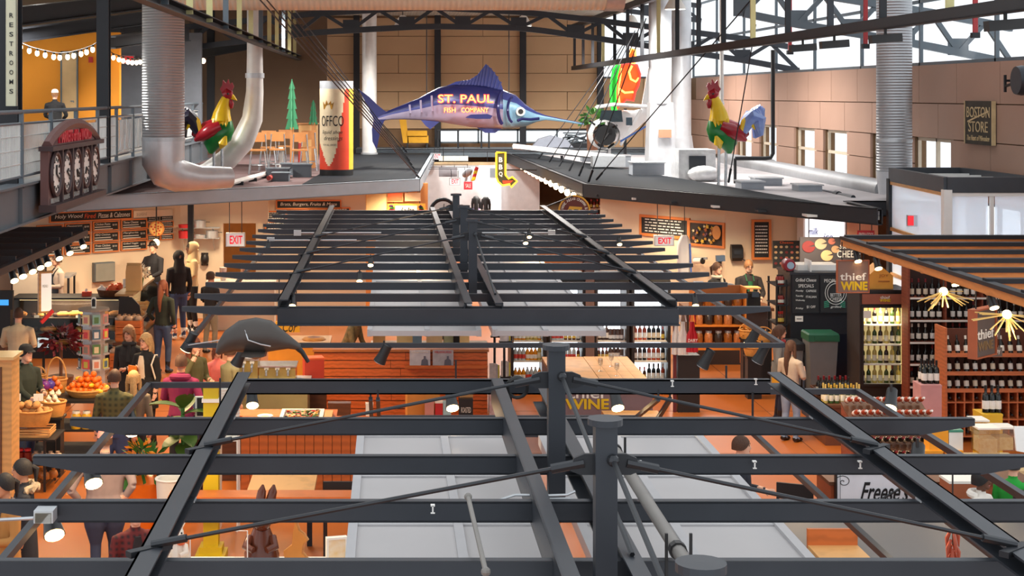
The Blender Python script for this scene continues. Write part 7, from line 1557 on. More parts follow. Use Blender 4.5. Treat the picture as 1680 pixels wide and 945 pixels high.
# deli, cheese and wine shops on the right; the far aisle
A0 = Vector((4.85, 35.2, 0)); A1 = Vector((7.13, 32.4, 0)); DA = math.atan2(A1.y-A0.y, A1.x-A0.x)
def wallseg(a, b, t=0.15):
    d = (b-a).normalized(); nn = Vector((-d.y, d.x, 0))*t; m = MB(); q = [a, b, b+nn, a+nn]
    return m.add([Vector((p.x, p.y, 0)) for p in q]+[Vector((p.x, p.y, 2.99)) for p in q], [(0, 1, 5, 4), (1, 2, 6, 5), (2, 3, 7, 6), (3, 0, 4, 7), (4, 5, 6, 7), (3, 2, 1, 0)])
DW = M('deli_wall', (228, 206, 176), 0.75, 0, 0.04, 1)
struct('wall_deli', wallseg(A0, A1), DW, 'cream deli wall set at a slant')
struct('wall_deli_return', wallseg(A1, Vector((9.3, 32.4, 0))), DW, 'cream deli wall behind the counter staff')
def DP(px, py, off=0.02):
    a = (px-CX)/F; k = (A1.y-A0.y)/(A1.x-A0.x); Yw = (A0.y-k*A0.x)/(1-k*a)-off
    return W(px, py, Yw)
def dsign(name, label, px0, px1, py, hpx, **k):
    c = DP((px0+px1)/2, py); w_ = (DP(px1, py)-DP(px0, py)).length
    return sign(name, label, c, w_, hpx*c.y/F, DA, **k)
dsign('menu_board', 'wide orange framed chalk menu above the deli', 1053, 1128, 372, 26, face=CHALK, frame=ORF, fw=0.06, lines=5, cat='sign')
sp = dsign('spice_picture', 'orange framed picture of spices and a wooden spoon', 1133, 1186, 384, 34, face=M('spice_dark', (50, 40, 34), 0.5, 0, 0.3, 10), frame=ORF, fw=0.05, cat='picture')
c = DP(1159, 384, 0.08); m = []; random.seed(4)
for k in range(26):
    cc = ((226, 184, 60), (236, 220, 170), (170, 90, 40), (206, 150, 50), (120, 80, 100))[k % 5]
    x, z_ = random.uniform(-0.38, 0.2), random.uniform(-0.2, 0.2); r0 = random.uniform(0.03, 0.06)
    q = MB().prism([(c.x+x+math.cos(t)*r0*(1 if i % 2 else 0.5), c.z+z_+math.sin(t)*r0*(1 if i % 2 else 0.5)) for i, t in enumerate(np.linspace(0, 2*PI, 11)[:-1])], c.y-0.012, c.y).rz(DA, (c.x, c.y))
    obj('spice_print', q, M('spice_%d' % (k % 5), cc, 0.6), sp, sp.location)
q = MB().prism([(c.x+0.28+math.cos(t)*0.11, c.z+0.05+math.sin(t)*0.15) for t in np.linspace(0, 2*PI, 17)[:-1]], c.y-0.02, c.y).rz(DA, (c.x, c.y)); obj('spoon_print', q, M('spoon_wood', (220, 150, 80), 0.5), sp, sp.location)
c, w_, h_ = P4(1237, 1261, 364, 422, 32.3); sign('menu_board', 'tall narrow chalkboard on the deli wall', c, w_, h_, 0, face=CHALK, frame=ORF, fw=0.05, lines=9)
c = W(1209, 415, 32.25)
make('towel_dispenser', 'black paper towel dispenser on the deli wall', 'dispenser', [('housing', MB().loft([[Vector((c.x+sx*w_, 32.38-d_, c.z+z_)) for sx, d_ in ((-1, 0), (-1, d), (1, d), (1, 0))] for z_, w_, d in ((-0.17, 0.1, 0.14), (-0.1, 0.12, 0.2), (0.1, 0.12, 0.2), (0.17, 0.11, 0.12))]), BLACK, False), ('window', MB().cbox(c+Vector((0, -0.08, 0.02)), 0.16, 0.02, 0.08), STEEL), ('lever', MB().bar(c+Vector((0.1, -0.08, -0.12)), c+Vector((0.15, -0.1, -0.15)), 0.02, 0.02), BLACK)])
make('sheet_roll', 'white paper roll on a wall holder', 'roll', [('paper', MB().tube([W(1140, 428, 32.8), W(1152, 428, 32.6)], 0.06, 12), CARD), ('holder', MB().bar(W(1138, 424, 32.9), W(1160, 424, 32.5), 0.03, 0.05), GALV), ('end_cap', MB().tube([W(1152, 428, 32.6), W(1153.5, 428, 32.58)], 0.07, 12), BLACK)])
c = W(1181, 428, 32.2)
make('drill_mixer', 'blue and black handheld mixer hung on the wall', 'mixer', [('body', MB().bar(c-Vector((0.08, 0, -0.05)), c+Vector((0.1, 0, 0.06)), 0.12, 0.12), M('tool_blue', (84, 104, 130), 0.4)), ('handle', MB().bar(c, c-Vector((0.02, 0, 0.2)), 0.07, 0.07), BLACK), ('bracket', MB().bar(c+Vector((0.05, 0, 0)), c+Vector((0.1, 0.2, 0.02)), 0.03, 0.03), STEELD)])
make('deli_counter', 'dark wooden deli counter before the staff', 'counter', [('top', MB().box(XX(1120, 30.2), XX(1262, 30.2), 29.8, 30.6, 1.06, 1.12), M('deli_top', (104, 66, 44), 0.35)), ('carcass', MB().box(XX(1122, 30.2), XX(1260, 30.2), 29.9, 30.55, 0, 1.06), M('deli_front', (70, 62, 58), 0.5))])
c = W(1237, 483, 30.0)
make('cash_till', 'black till with wooden top on the deli counter', 'till', [('body', MB().box(c.x-0.13, c.x+0.13, 30.0, 30.3, 1.12, c.z+0.02), BLACK), ('wood_shelf', MB().box(c.x-0.16, c.x+0.14, 30.0, 30.3, c.z+0.1, c.z+0.13), WOODL), ('stand', MB().box(c.x-0.14, c.x-0.1, 30.1, 30.2, c.z+0.02, c.z+0.1), BLACK), ('screen', MB().cbox(c-Vector((-0.02, 0.03, 0.0)), 0.14, 0.02, 0.1), M('screen_dark', (60, 74, 90), 0.3))])
c = Vector((XX(1200, 30.2), 30.1, 1.12))
make('slicer', 'white deli slicer with tilted plate', 'slicer', [('base', MB().box(c.x-0.22, c.x+0.1, 29.95, 30.35, 1.12, 1.22), CARD), ('blade_guard', MB().lathe([(0, -0.02), (0.17, -0.02), (0.17, 0.02), (0, 0.02)], c+Vector((-0.05, 0.02, 0.28)), 20, 'Y'), GALV, True), ('food_plate', MB().poly3([c+Vector((0.02, -0.1, 0.3)), c+Vector((0.22, -0.05, 0.14)), c+Vector((0.22, 0.15, 0.14)), c+Vector((0.02, 0.1, 0.3))], (0.01, 0, 0.02)), CARD)])
c = Vector((XX(1172, 30.2), 30.05, 1.12))
make('meat_tray', 'tray of orange meats on the deli counter', 'tray', [('tray', MB().box(c.x-0.2, c.x+0.14, 29.92, 30.2, 1.12, 1.14), WOODL)] + [('meat', MB().ell(c+Vector((-0.14+0.075*k, 0.02*(k % 2), 0.05)), (0.05, 0.08, 0.035), 10, 6), M('meat_orange', (206, 110, 60), 0.4, 0, 0.3, 16), True) for k in range(4)])
rings = []
for py, rx in ((386, 5), (394, 9), (402, 11), (420, 12), (440, 11), (456, 9)):
    q = W(1123, py, 32.3); rings.append([q+Vector((math.cos(t)*rx*32.3/F*(1+0.12*math.sin(3*t)), math.sin(t)*0.09*(1+0.2*math.sin(4*t)), 0)) for t in np.linspace(0, 2*PI, 17)[:-1]])
make('hanging_coat', 'white work coat with blue edge hanging by the exit sign', 'coat', [('cloth', MB().loft(rings), WHITE, True), ('blue_edge', MB().bar(W(1132, 400, 32.2), W(1134, 452, 32.2), 0.03, 0.02), M('coat_blue', (70, 110, 190), 0.7)), ('hook', MB().tube([W(1123, 386, 32.3), W(1123, 380, 32.3), (XX(1123, 32.3), 32.3, 3.05)], 0.008, 5), BLACK)])
Ya = 25.3; AR = M('apron_red', (186, 30, 44), 0.75); AW = M('apron_white', (226, 222, 220), 0.8)
for i, (px, mt, lab) in enumerate(((1110, AW, 'white apron hanging at the outer end of the garment stand'), (1121, AW, 'white apron hanging between another white and a red one'), (1136, AR, 'red apron with white lettering hanging on the garment stand'))):
    Yq = Ya-0.08*i; w_ = 0.17 if i < 2 else 0.19; x = XX(px, Yq); zt = ZZ(528, Yq); zb = ZZ(582 if i < 2 else 578, Yq)
    m = MB(); rings = []
    for t, f_ in ((0, 0.35), (0.25, 0.45), (0.45, 0.9), (1, 1.0)):
        z_ = zt+(zb-zt)*t; rings.append([Vector((x+w_/2*f_*(k/4-1)*1.0 if False else x+w_*f_*(k/8-0.5), Yq+0.025*math.sin(k*1.7+i), z_)) for k in range(9)]+[Vector((x+w_*f_*(k/8-0.5), Yq+0.02+0.025*math.sin(k*1.7+i), z_)) for k in range(8, -1, -1)])
    m.loft(rings); parts = [('apron_cloth', m, mt, True), ('neck_strap', MB().tube([(x-0.05, Yq+0.01, zt), (x-0.03, Yq+0.01, zt+0.12), (x+0.03, Yq+0.01, zt+0.12), (x+0.05, Yq+0.01, zt)], 0.01, 5), mt)]
    if i == 2: parts.append(('lettering', text_mb('DAIRY', 0.16, 0.05, (x, Yq-0.035, zt+(zb-zt)*0.6), 0.2, 0.006), CARD))
    make('apron', lab, 'apron', parts)
x = XX(1122, Ya)
make('garment_stand', 'black stand with maroon post holding the aprons', 'stand', [('post', MB().box(XX(1107, Ya), XX(1112, Ya), Ya+0.12, Ya+0.17, 0, 1.95), M('post_maroon', (100, 34, 40), 0.5)), ('cabinet', MB().box(x-0.08, XX(1150, Ya), Ya+0.1, Ya+0.4, 0, 0.95), BLACK), ('cross_arm', MB().box(x-0.16, x+0.28, Ya-0.18, Ya+0.15, 1.7, 1.73), STEELD)])
Yj = 28.0; xa, xb = XX(1140, Yj), XX(1222, Yj)
SW = M('shelf_orange', (222, 130, 44), 0.5, 0, 0.1, 4)
parts = [('side', MB().box(xa-0.03, xa, Yj, Yj+0.4, 0.3, 1.75), SW), ('side', MB().box(xb, xb+0.03, Yj, Yj+0.4, 0.3, 1.75), SW), ('back', MB().box(xa, xb, Yj+0.37, Yj+0.4, 0.6, 1.75), M('shelf_back', (150, 84, 34), 0.6))]
for z_ in (0.72, 1.06, 1.4): parts.append(('shelf', MB().box(xa, xb, Yj, Yj+0.37, z_-0.03, z_), SW))
parts.append(('apron_board', MB().box(xa, xb, Yj, Yj+0.02, 0.6, 0.69), SW))
for x in (xa+0.02, xb-0.02): parts.append(('leg', MB().box(x-0.02, x+0.02, Yj+0.02, Yj+0.06, 0, 0.6), BLACK))
make('jar_shelf', 'orange wooden shelf unit of sweet jars', 'shelf', parts)
for r_, z_ in enumerate((0.72, 1.06, 1.4)):
    for k in range(5):
        x = xa+0.1+(xb-xa-0.2)*k/4; cc = ((150, 90, 40), (190, 120, 70), (60, 50, 44))[(k+r_) % 3]
        make('sweet_jar', 'glass jar of %s on the orange jar shelf' % ('brown nuts', 'caramel sweets', 'dark sweets')[(k+r_) % 3], 'jar', [('jar_body', MB().lathe([(0, z_), (0.07, z_), (0.078, z_+0.02), (0.078, z_+0.14), (0.055, z_+0.18), (0, z_+0.18)], (x, Yj+0.14, 0), 12), M('sweets_%d' % ((k+r_) % 3), cc, 0.15, 0, 0.4, 30), True), ('lid', MB().lathe([(0, z_+0.18), (0.06, z_+0.18), (0.06, z_+0.22), (0, z_+0.22)], (x, Yj+0.14, 0), 12), GALV)], 'sweet jars on the orange shelf')
for k, (px, py) in enumerate(((1228, 546), (1252, 552), (1236, 574))):
    Yb_ = 27.6 if k < 2 else 26.6; c = W(px, py, Yb_); basket((c.x, Yb_, c.z-0.1), 0.17, 0.14, 0.15, 'wicker basket of wrapped sweets beside the jar shelf', 0.12, 'baskets beside the jar shelf')
    make('basket_stand', 'black stand under a sweets basket', 'stand', [('stand', MB().box(c.x-0.12, c.x+0.12, Yb_-0.1, Yb_+0.12, 0, c.z-0.1), BLACK), ('top', MB().box(c.x-0.14, c.x+0.14, Yb_-0.13, Yb_+0.14, c.z-0.13, c.z-0.1), BLACK)], 'stands beside the jar shelf')
    make('sweets_heap', 'orange wrapped sweets heaped in a wicker basket', 'sweets', [('heap', leafball((c.x, Yb_, c.z-0.02), 0.12, 60, 0.07, k+70), M('sweet_wrap', (226, 150, 70), 0.4, 0, 0.4, 20))], 'sweets in the wicker baskets', kind='stuff')
c = W(942, 346, 31.6); r0 = 25*31.6/F
parts = [('disc', MB().lathe([(0, -0.03), (r0, -0.03), (r0, 0.03), (0, 0.03)], c, 32, 'Y'), M('deli_maroon', (104, 40, 28), 0.5)), ('gold_ring', MB().tube([c+Vector((math.cos(t)*r0, -0.03, math.sin(t)*r0)) for t in np.linspace(0, 2*PI, 33)], 0.02, 6, cap=False), M('sign_gold', (226, 170, 60), 0.4)),
         ('cheese_wedge', MB().prism([(c.x-0.18, c.z-0.08), (c.x-0.1, c.z+0.1), (c.x+0.16, c.z+0.08), (c.x+0.14, c.z-0.14), (c.x-0.02, c.z-0.2)], c.y-0.045, c.y-0.03), M('sign_gold', None)), ('lettering', text_mb('DELI', 0.3, 0.11, c+Vector((0, -0.05, -0.02)), 0.3, 0.01, 0, 0.03), BLACK), ('hanger', MB().tube([c+Vector((0, 0, r0)), (3.1, 30.9, 3.0)], 0.015, 5), BLACK)]
for i, ch in enumerate('West Allis Cheese &'):
    if ch == ' ': continue
    a = PI*0.93 - PI*0.86*i/18; q = c+Vector((math.cos(a)*r0*0.8, -0.035, math.sin(a)*r0*0.8)); m = text_mb(ch, 0.045 if ch not in 'il' else 0.018, 0.06 if ch.isupper() or ch in 'tlh&' else 0.045, (0, 0, 0)); m.xf(Matrix.Translation(q) @ Matrix.Rotation(-(a-PI/2), 4, 'Y')); parts.append(('letter', m, CARD))
make('deli_sign', 'round maroon deli sign with a gold cheese wedge', 'sign', parts)
Yd = 38.0
parts = [('back', MB().box(XX(955, Yd), XX(1052, Yd), Yd+0.4, Yd+0.45, 0, 2.7), M('goods_back', (70, 44, 34), 0.7)), ('side', MB().box(XX(955, Yd), XX(957, Yd), Yd, Yd+0.4, 0, 2.7), WOODD), ('side', MB().box(XX(1050, Yd), XX(1052, Yd), Yd, Yd+0.4, 0, 2.7), WOODD)]
for z_ in (1.95, 2.2, 2.45): parts.append(('shelf', MB().box(XX(957, Yd), XX(1050, Yd), Yd, Yd+0.4, z_-0.02, z_), CARD))
make('goods_shelf', 'tall shelves of packaged goods and sausages beyond the deli sign', 'shelf', parts)
random.seed(19)
for r_, z_ in enumerate((1.95, 2.2, 2.45)):
    for k in range(9):
        x = XX(961+k*5, Yd); bottle('sauce' if (k+r_) % 2 else 'beer', (x, Yd+0.12, z_), 'small bottle on the shelves beyond the deli sign', 'bottles beyond the deli sign', sc=0.95)
for k in range(9):
    x = XX(1008+k*4.8, Yd); make('sausage', 'dried sausage hanging beyond the deli sign', 'sausage', [('sausage', MB().tube([(x, Yd+0.1, 2.7), (x, Yd+0.1, 2.66), (x+0.01, Yd+0.1, 2.4), (x, Yd+0.1, 2.22)], [0.01, 0.03, 0.036, 0.012], 8), M('sausage_%d' % (k % 3), ((150, 80, 60), (190, 150, 120), (120, 54, 40))[k % 3], 0.6), True)], 'sausages beyond the deli sign')
struct('wall_aisle_end', MB().box(0.9, 5.2, 53.0, 53.2, 0, 2.9), M('aisle_white', (232, 232, 234), 0.6), 'bright white wall at the end of the aisle')
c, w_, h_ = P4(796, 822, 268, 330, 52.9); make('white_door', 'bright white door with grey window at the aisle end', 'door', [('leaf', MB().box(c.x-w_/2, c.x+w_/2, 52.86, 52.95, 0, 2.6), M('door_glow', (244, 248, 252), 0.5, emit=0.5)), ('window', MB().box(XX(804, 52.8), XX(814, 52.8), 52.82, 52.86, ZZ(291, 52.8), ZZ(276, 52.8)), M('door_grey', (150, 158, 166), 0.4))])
for k, (px0, px1, py0, py1, Y, cc, lab, tx) in enumerate(((720, 768, 256, 264, 51, (226, 214, 196), 'long cream fascia sign over the far aisle', 'MARKET'), (712, 815, 266, 271, 49, (214, 190, 150), 'thin tan beam sign over the far aisle', None), (761, 775, 298, 311, 46, (216, 50, 60), 'red and white poster in the far aisle', 'SALE'), (720, 750, 275, 290, 51.5, (150, 150, 156), 'grey mural panel at the aisle end', None))):
    c, w_, h_ = P4(px0, px1, py0, py1, Y); sign('fascia_sign', lab, c, w_, h_, 0, face=M('fascia_%d' % k, cc, 0.6, 0, 0.3, 3), texts=[(tx, 0, 0, 0.6, 0.5, CARD)] if tx else (), hang=0.35)
c = W(767, 283, 48)
make('spoon_sign', 'large grey spoon shaped sign in the far aisle', 'sign', [('spoon_bowl', MB().ell(c, (0.2, 0.05, 0.12), 16, 8).xf(Matrix.Translation(c) @ Matrix.Rotation(-0.7, 4, 'Y') @ Matrix.Translation(-c)), GALV, True), ('spoon_handle', MB().bar(c, W(765, 297, 48), 0.05, 0.05), GALV), ('hanger', MB().tube([c, (c.x, c.y, 3.1)], 0.01, 5), BLACK)])
c = W(779, 282, 47)
make('pepper_string', 'string of red and yellow peppers in the far aisle', 'peppers', [('pepper', MB().tube([W(783-k*1.4, 274+k*5, 47), W(781-k*1.4, 279+k*5, 47), W(778-k*1.4, 282+k*5, 47)], [0.05, 0.06, 0.015], 8), (RED, YEL)[k % 2], True) for k in range(4)] + [('string', MB().tube([W(784, 272, 47), (XX(784, 47), 47, 3.1)], 0.008, 5), BLACK)])
bpy.context.view_layer.update()
for o in [x for x in COL.objects if x.parent is None and x.name.split('.')[0] in ('fascia_sign', 'spoon_sign', 'pepper_string', 'exit_sign') and x.location.y > 44 and 0 < x.location.x < 5]:
    l_ = o.location; y = l_.y; xl = 0.67+(y-37)*0.0503; zt = max((c.matrix_world @ v.co).z for c in o.children for v in c.data.vertices)-0.01
    xs = [(c.matrix_world @ v.co).x for c in o.children for v in c.data.vertices if (c.matrix_world @ v.co).z > zt-0.05]
    obj('support_rod', MB().bar((xl-0.02, y, 3.1), (max(xs), y, 3.1), 0.015, 0.015).bar((min(xs), y, 3.1), (min(xs), y, zt), 0.015, 0.015), BLACK, o, l_)
Yv = 44; parts = []
arrow = [(814, 250), (829, 250), (829, 287), (834, 293), (840, 290), (848, 297), (838, 307), (836, 302), (824, 304), (817, 298), (814, 290)]
P_ = [(XX(a, Yv), ZZ(b_, Yv)) for a, b_ in arrow]
parts = [('board', MB().prism(P_, Yv-0.06, Yv+0.06), M('bbq_green', (64, 62, 34), 0.5)), ('neon_edge', MB().tube([(a, Yv-0.09, b_) for a, b_ in P_+P_[:1]], 0.03, 6), M('neon_amber', (255, 196, 40), 0.4, emit=2.5), True), ('arrow_glow', MB().prism([(XX(a, Yv), ZZ(b_, Yv)) for a, b_ in ((824, 296), (834, 296), (842, 296), (836, 301), (825, 301))], Yv-0.08, Yv-0.06), M('bbq_red', (206, 60, 30), 0.5, emit=0.6)), ('hanger', MB().tube([(3.3, Yv, 3.12), (4.35, Yv, 3.12)], 0.02, 5), BLACK)]
for ch, py in (('B', 262), ('B', 274), ('Q', 286)): parts.append(('letter', text_mb(ch, 6*Yv/F, 8.5*Yv/F, W(821.5, py, Yv-0.075), 0, 0.02, 0, 0.03), CARD))
make('bbq_sign', 'arrow shaped BBQ sign edged with amber neon', 'sign', parts)
q = [W(846, 290, 48).lerp(W(932, 348, 31.5), t**1.0) for t in np.linspace(0, 1, 13)]
string([Vector((4.35, 50-1.25*k, 3.0)) for k in range(13)], 'string of bright bulbs along the black edged roof over the aisle', [Vector((4.3, 49.5-1.25*k, 3.02)) for k in range(12)], 0.07)
c = W(727, 347, 33); parts = [('ring', MB().tube([c+Vector((math.cos(t)*0.26, 0, math.sin(t)*0.26)) for t in np.linspace(0, 2*PI, 29)], 0.045, 8, cap=False), STEELD, True), ('dial', MB().lathe([(0, -0.02), (0.23, -0.02), (0.23, 0.02), (0, 0.02)], c, 24, 'Y'), WHITE), ('hour_hand', MB().bar(c-Vector((0, 0.04, 0)), c+Vector((-0.09, -0.04, 0.05)), 0.02, 0.02), BLACK), ('minute_hand', MB().bar(c-Vector((0, 0.04, 0)), c+Vector((0.02, -0.04, 0.17)), 0.015, 0.015), BLACK), ('post', MB().bar(c-Vector((0, 0, 0.26)), (c.x, c.y, 0), 0.06, 0.06), STEELD)]
make('street_clock', 'round white clock in a dark ring beside the trellis masts', 'clock', parts)
BA = math.atan(0.5)
for px0, px1, py, hpx, tx, lab in ((455, 558, 335, 11, 'Brats, Burgers, Fruits & More', 'black board lettered Brats, Burgers, Fruits and more'),):
    c, w_, h_ = P4(px0, px1, py-5, py+6, 37.72); sign('menu_board', lab, c, w_, h_, 0.0, face=CHALK, frame=ORF, texts=[(tx, 0, 0, 0.9, 0.6, CHALKW, 0.2)])
for k in range(4):
    for r_ in range(2):
        c, w_, h_ = P4(437+k*35, 468+k*35, 348-k*2+r_*17, 360-k*2+r_*17, 37.72); sign('menu_board', 'small orange framed chalkboard under the burgers heading', c, w_, h_, 0, face=CHALK, frame=ORF, fw=0.03, lines=4, group='chalkboards under the burgers heading', seed=k*3+r_)
struct('wall_burger', MB().box(XX(420, 37.8), XX(600, 37.8), 37.75, 37.9, 0, 3.0), CRW, 'cream wall behind the burger chalkboards')
Yj = 39.5
struct('wall_shop', MB().box(XX(598, Yj), XX(702, Yj), Yj, Yj+0.15, 0, 3.0), M('shop_amber', (222, 150, 84), 0.7, 0, 0.2, 1.5), 'amber shop front beyond the burger boards')
c, w_, h_ = P4(636, 698, 334, 358, Yj-0.3)
sp = sign('shop_sign', 'cream sign with dark script framed by fruit prints', c, w_, h_, 0, face=M('sign_orange', (234, 160, 62), 0.6), texts=(), depth=0.06, hang=0.5)
obj('sign_field', MB().box(c.x-w_*0.3, c.x+w_*0.28, c.y-0.05, c.y-0.03, c.z-h_*0.36, c.z+h_*0.36), CREAM, sp, sp.location)
obj('lettering', text_mb('Jolta', w_*0.4, h_*0.5, c-Vector((0, 0.06, 0)), 0.35, 0.01), BLACK, sp, sp.location)
random.seed(33)
for s_ in (-1, 1):
    for k in range(6): obj('fruit_print', MB().prism([(c.x+s_*w_*0.38+random.uniform(-.05, .05)+math.cos(t)*0.045, c.z+(k-2.5)*h_*0.13+math.sin(t)*0.045) for t in np.linspace(0, 2*PI, 9)[:-1]], c.y-0.045, c.y-0.03), (RED, LEAF, M('grape', (70, 40, 80), 0.5))[k % 3], sp, sp.location)
Yg = Yj-0.2
for k, (px0, px1, py0, py1, cc, lab) in enumerate(((574, 599, 326, 338, (236, 232, 200), 'white poster with lemon over the shop front'), (601, 634, 318, 345, (236, 206, 150), 'pale lit shelf poster over the shop front'), (560, 570, 328, 340, (206, 70, 40), 'small red poster beside the burgers board'), (636, 660, 316, 330, (216, 96, 50), 'orange red poster over the script sign'), (664, 690, 316, 330, (226, 190, 150), 'pale orange poster over the script sign'), (576, 598, 344, 356, (200, 60, 90), 'pink and green poster under the white poster'))):
    c, w_, h_ = P4(px0, px1, py0, py1, Yg-0.1); sign('poster', lab, c, w_, h_, 0, face=M('poster_%d' % k, cc, 0.5, 0, 0.4, 6, rgb2=tuple(min(255, v+30) for v in cc)), frame=WOODL if k % 2 else None, fw=0.02, hang=max(0.05, 3.0-c.z-h_/2), cat='poster')
c = W(390, 440, 33.5)
make('service_counter', 'white service counter by the serving opening', 'counter', [('carcass', MB().box(XX(340, 34.2), XX(450, 34.2), 34.25, 34.7, 0, 1.05), CRW), ('top', MB().box(XX(338, 34.2), XX(452, 34.2), 34.2, 34.75, 1.05, 1.1), M('counter_white', (244, 236, 220), 0.4))])
make('drink_cup', 'tall white and red paper cup on the service counter', 'cup', [('cup_body', MB().lathe([(0, 1.1), (0.06, 1.1), (0.085, 1.4), (0, 1.4)], (XX(366, 34.4), 34.4, 0), 14), M('cup_white', (240, 220, 206), 0.6), True), ('logo_band', MB().lathe([(0.074, 1.2), (0.075, 1.2), (0.082, 1.3), (0.08, 1.3)], (XX(366, 34.4), 34.4, 0), 14), M('packet_orange', None))])
make('soap_dispenser', 'black rounded dispenser on the cream return wall', 'dispenser', [('housing', MB().ell(W(336, 425, p1.y-0.1), (0.1, 0.1, 0.15), 12, 8), BLACK, True), ('back_plate', MB().cbox(W(336, 425, p1.y-0.02), 0.16, 0.05, 0.3), STEELD)])
YK = 27.4; x0, x1 = XX(1297, YK), XX(1396, YK)
KB = M('cooler_black', (30, 32, 38), 0.45, 0.05, 0.1)
make('black_cooler', 'tall black cooler with chalkboards on its side', 'cooler', [('cabinet', MB().box(x0, x1, YK, YK+0.9, 0.08, 2.05), KB), ('plinth', MB().box(x0+0.03, x1-0.03, YK+0.03, YK+0.85, 0, 0.08), BLACK), ('top_rim', MB().box(x0-0.02, x1+0.02, YK-0.02, YK+0.92, 2.05, 2.1), STEEL), ('lower_panel', MB().box(x0+0.35, x1-0.04, YK-0.015, YK, 0.2, 1.0), M('panel_blue_black', (20, 24, 36), 0.3))])
c, w_, h_ = P4(1301, 1343, 452, 512, YK-0.02); sign('chalk_list', 'chalkboard with handwritten weekly specials on the black cooler', c, w_, h_, 0, face=CHALK, frame=KB, fw=0.02, depth=0.02, texts=[('Grilled Cheese', 0, 0.38, 0.8, 0.09, CHALKW, 0.2), ('SPECIALS', 0, 0.22, 0.6, 0.09, CHALKW), ('Monday', -0.25, 0.08, 0.3, 0.06, CHALKW, 0.2), ('Tuesday', -0.25, -0.06, 0.3, 0.06, CHALKW, 0.2), ('Wednesday', -0.22, -0.18, 0.36, 0.06, CHALKW, 0.2), ('Friday', -0.25, -0.4, 0.3, 0.06, CHALKW, 0.2), ('$1 OFF', 0.2, -0.36, 0.34, 0.08, CHALKW), ('CAPRESE', 0.2, 0.08, 0.4, 0.06, CHALKW), ('ITALIAN', 0.2, -0.08, 0.4, 0.06, CHALKW)])
c, w_, h_ = P4(1346, 1392, 452, 512, YK-0.02); cs = sign('chalk_emblem', 'chalkboard with round PEOPLE emblem and green leaves', c, w_, h_, 0, face=CHALK, frame=KB, fw=0.02, depth=0.02, texts=[('PEOPLE', -0.12, 0.36, 0.5, 0.09, CHALKW), ('BETTER', 0.05, -0.03, 0.4, 0.09, CHALKW), ('CHEESE', 0.05, -0.14, 0.4, 0.09, CHALKW), ('grilled', 0.05, -0.36, 0.4, 0.08, CHALKW, 0.3)])
for rr in (0.15, 0.19): obj('chalk_ring', MB().tube([c+Vector((0.02+math.cos(t)*rr, -0.016, 0.02+math.sin(t)*rr*1.1)) for t in np.linspace(0, 2*PI, 25)], 0.006, 5, cap=False), CHALKW, cs, cs.location)
for s_ in (-1, 1):
    for k in range(4): obj('leaf_print', MB().bar(c+Vector((s_*0.19, -0.014, -0.15-0.03*k)), c+Vector((s_*(0.1), -0.014, -0.12-0.035*k)), 0.004, 0.018), M('chalk_green', (60, 150, 120), 0.8), cs, cs.location)
c = W(1311, 523, YK-0.02); make('notice_sheet', 'small white notice taped on the black cooler', 'notice', [('sheet', MB().cbox(c, 0.14, 0.01, 0.1), CARD), ('print', MB().cbox(c-Vector((0, 0.007, 0)), 0.09, 0.004, 0.012), STEELD)])
c = W(1297, 430, YK+0.1)
make('tape_spool', 'round maroon spool with pale hub on the black cooler', 'spool', [('spool', MB().lathe([(0, 0), (0.1, 0), (0.115, 0.04), (0.115, 0.2), (0.1, 0.24), (0, 0.24)], Vector((XX(1298, YK), YK+0.08, 2.1+0.115)), 20, 'Y'), M('spool_maroon', (134, 26, 44), 0.35), True), ('hub', MB().lathe([(0, -0.01), (0.065, -0.01), (0.065, 0), (0, 0)], Vector((XX(1299, YK), YK+0.08, 2.215)), 16, 'Y'), M('hub_blue', (150, 176, 196), 0.4)), ('foot', MB().box(XX(1292, YK), XX(1305, YK), YK+0.1, YK+0.3, 2.1, 2.13), BLACK)])
make('white_tray', 'long white tray on the black cooler', 'tray', [('tray', MB().box(XX(1316, YK), XX(1385, YK), YK+0.3, YK+0.8, 2.1, 2.2), WHITE), ('divider', MB().box(XX(1332, YK), XX(1334, YK), YK+0.1, YK+0.5, 2.1, 2.3), WHITE)])
xa = XX(1262, 28.0); xb = x0-0.02
parts = []
for z_ in (0.35, 0.75, 1.15, 1.5, 1.85): parts.append(('shelf', MB().box(xa, xb, 27.5, 28.2, z_-0.02, z_), STEELD))
for x in (xa+0.02, xb-0.02): parts.append(('post', MB().box(x-0.015, x+0.015, 28.1, 28.15, 0, 1.95), BLACK)); parts.append(('post', MB().box(x-0.015, x+0.015, 27.52, 27.56, 0, 1.95), BLACK))
make('sauce_rack', 'narrow rack of sauces beside the black cooler', 'rack', parts)
for r_, z_ in enumerate((0.75, 1.15, 1.5, 1.85)):
    for k in range(4): bottle(('dark', 'beer', 'sauce', 'sauce')[r_], (xa+0.06+(xb-xa-0.12)*k/3, 27.65, z_), ('dark', 'brown', 'amber', 'bright red')[r_] + ' sauce bottle on the narrow rack', 'sauces on the narrow rack', sc=0.9)
c, w_, h_ = P4(1312, 1412, 389, 432, 30.3)
cb = sign('cheese_board', 'black sign with cheese pictures lettered Specialty CHEESE', c, w_, h_, 0, face=M('slate', (62, 58, 62), 0.6), texts=[('Specialty', 0.3, 0.12, 0.3, 0.2, CHALKW, 0.2), ('CHEESE', 0.3, -0.14, 0.38, 0.26, CHALKW)], hang=3.05-c.z-h_/2)
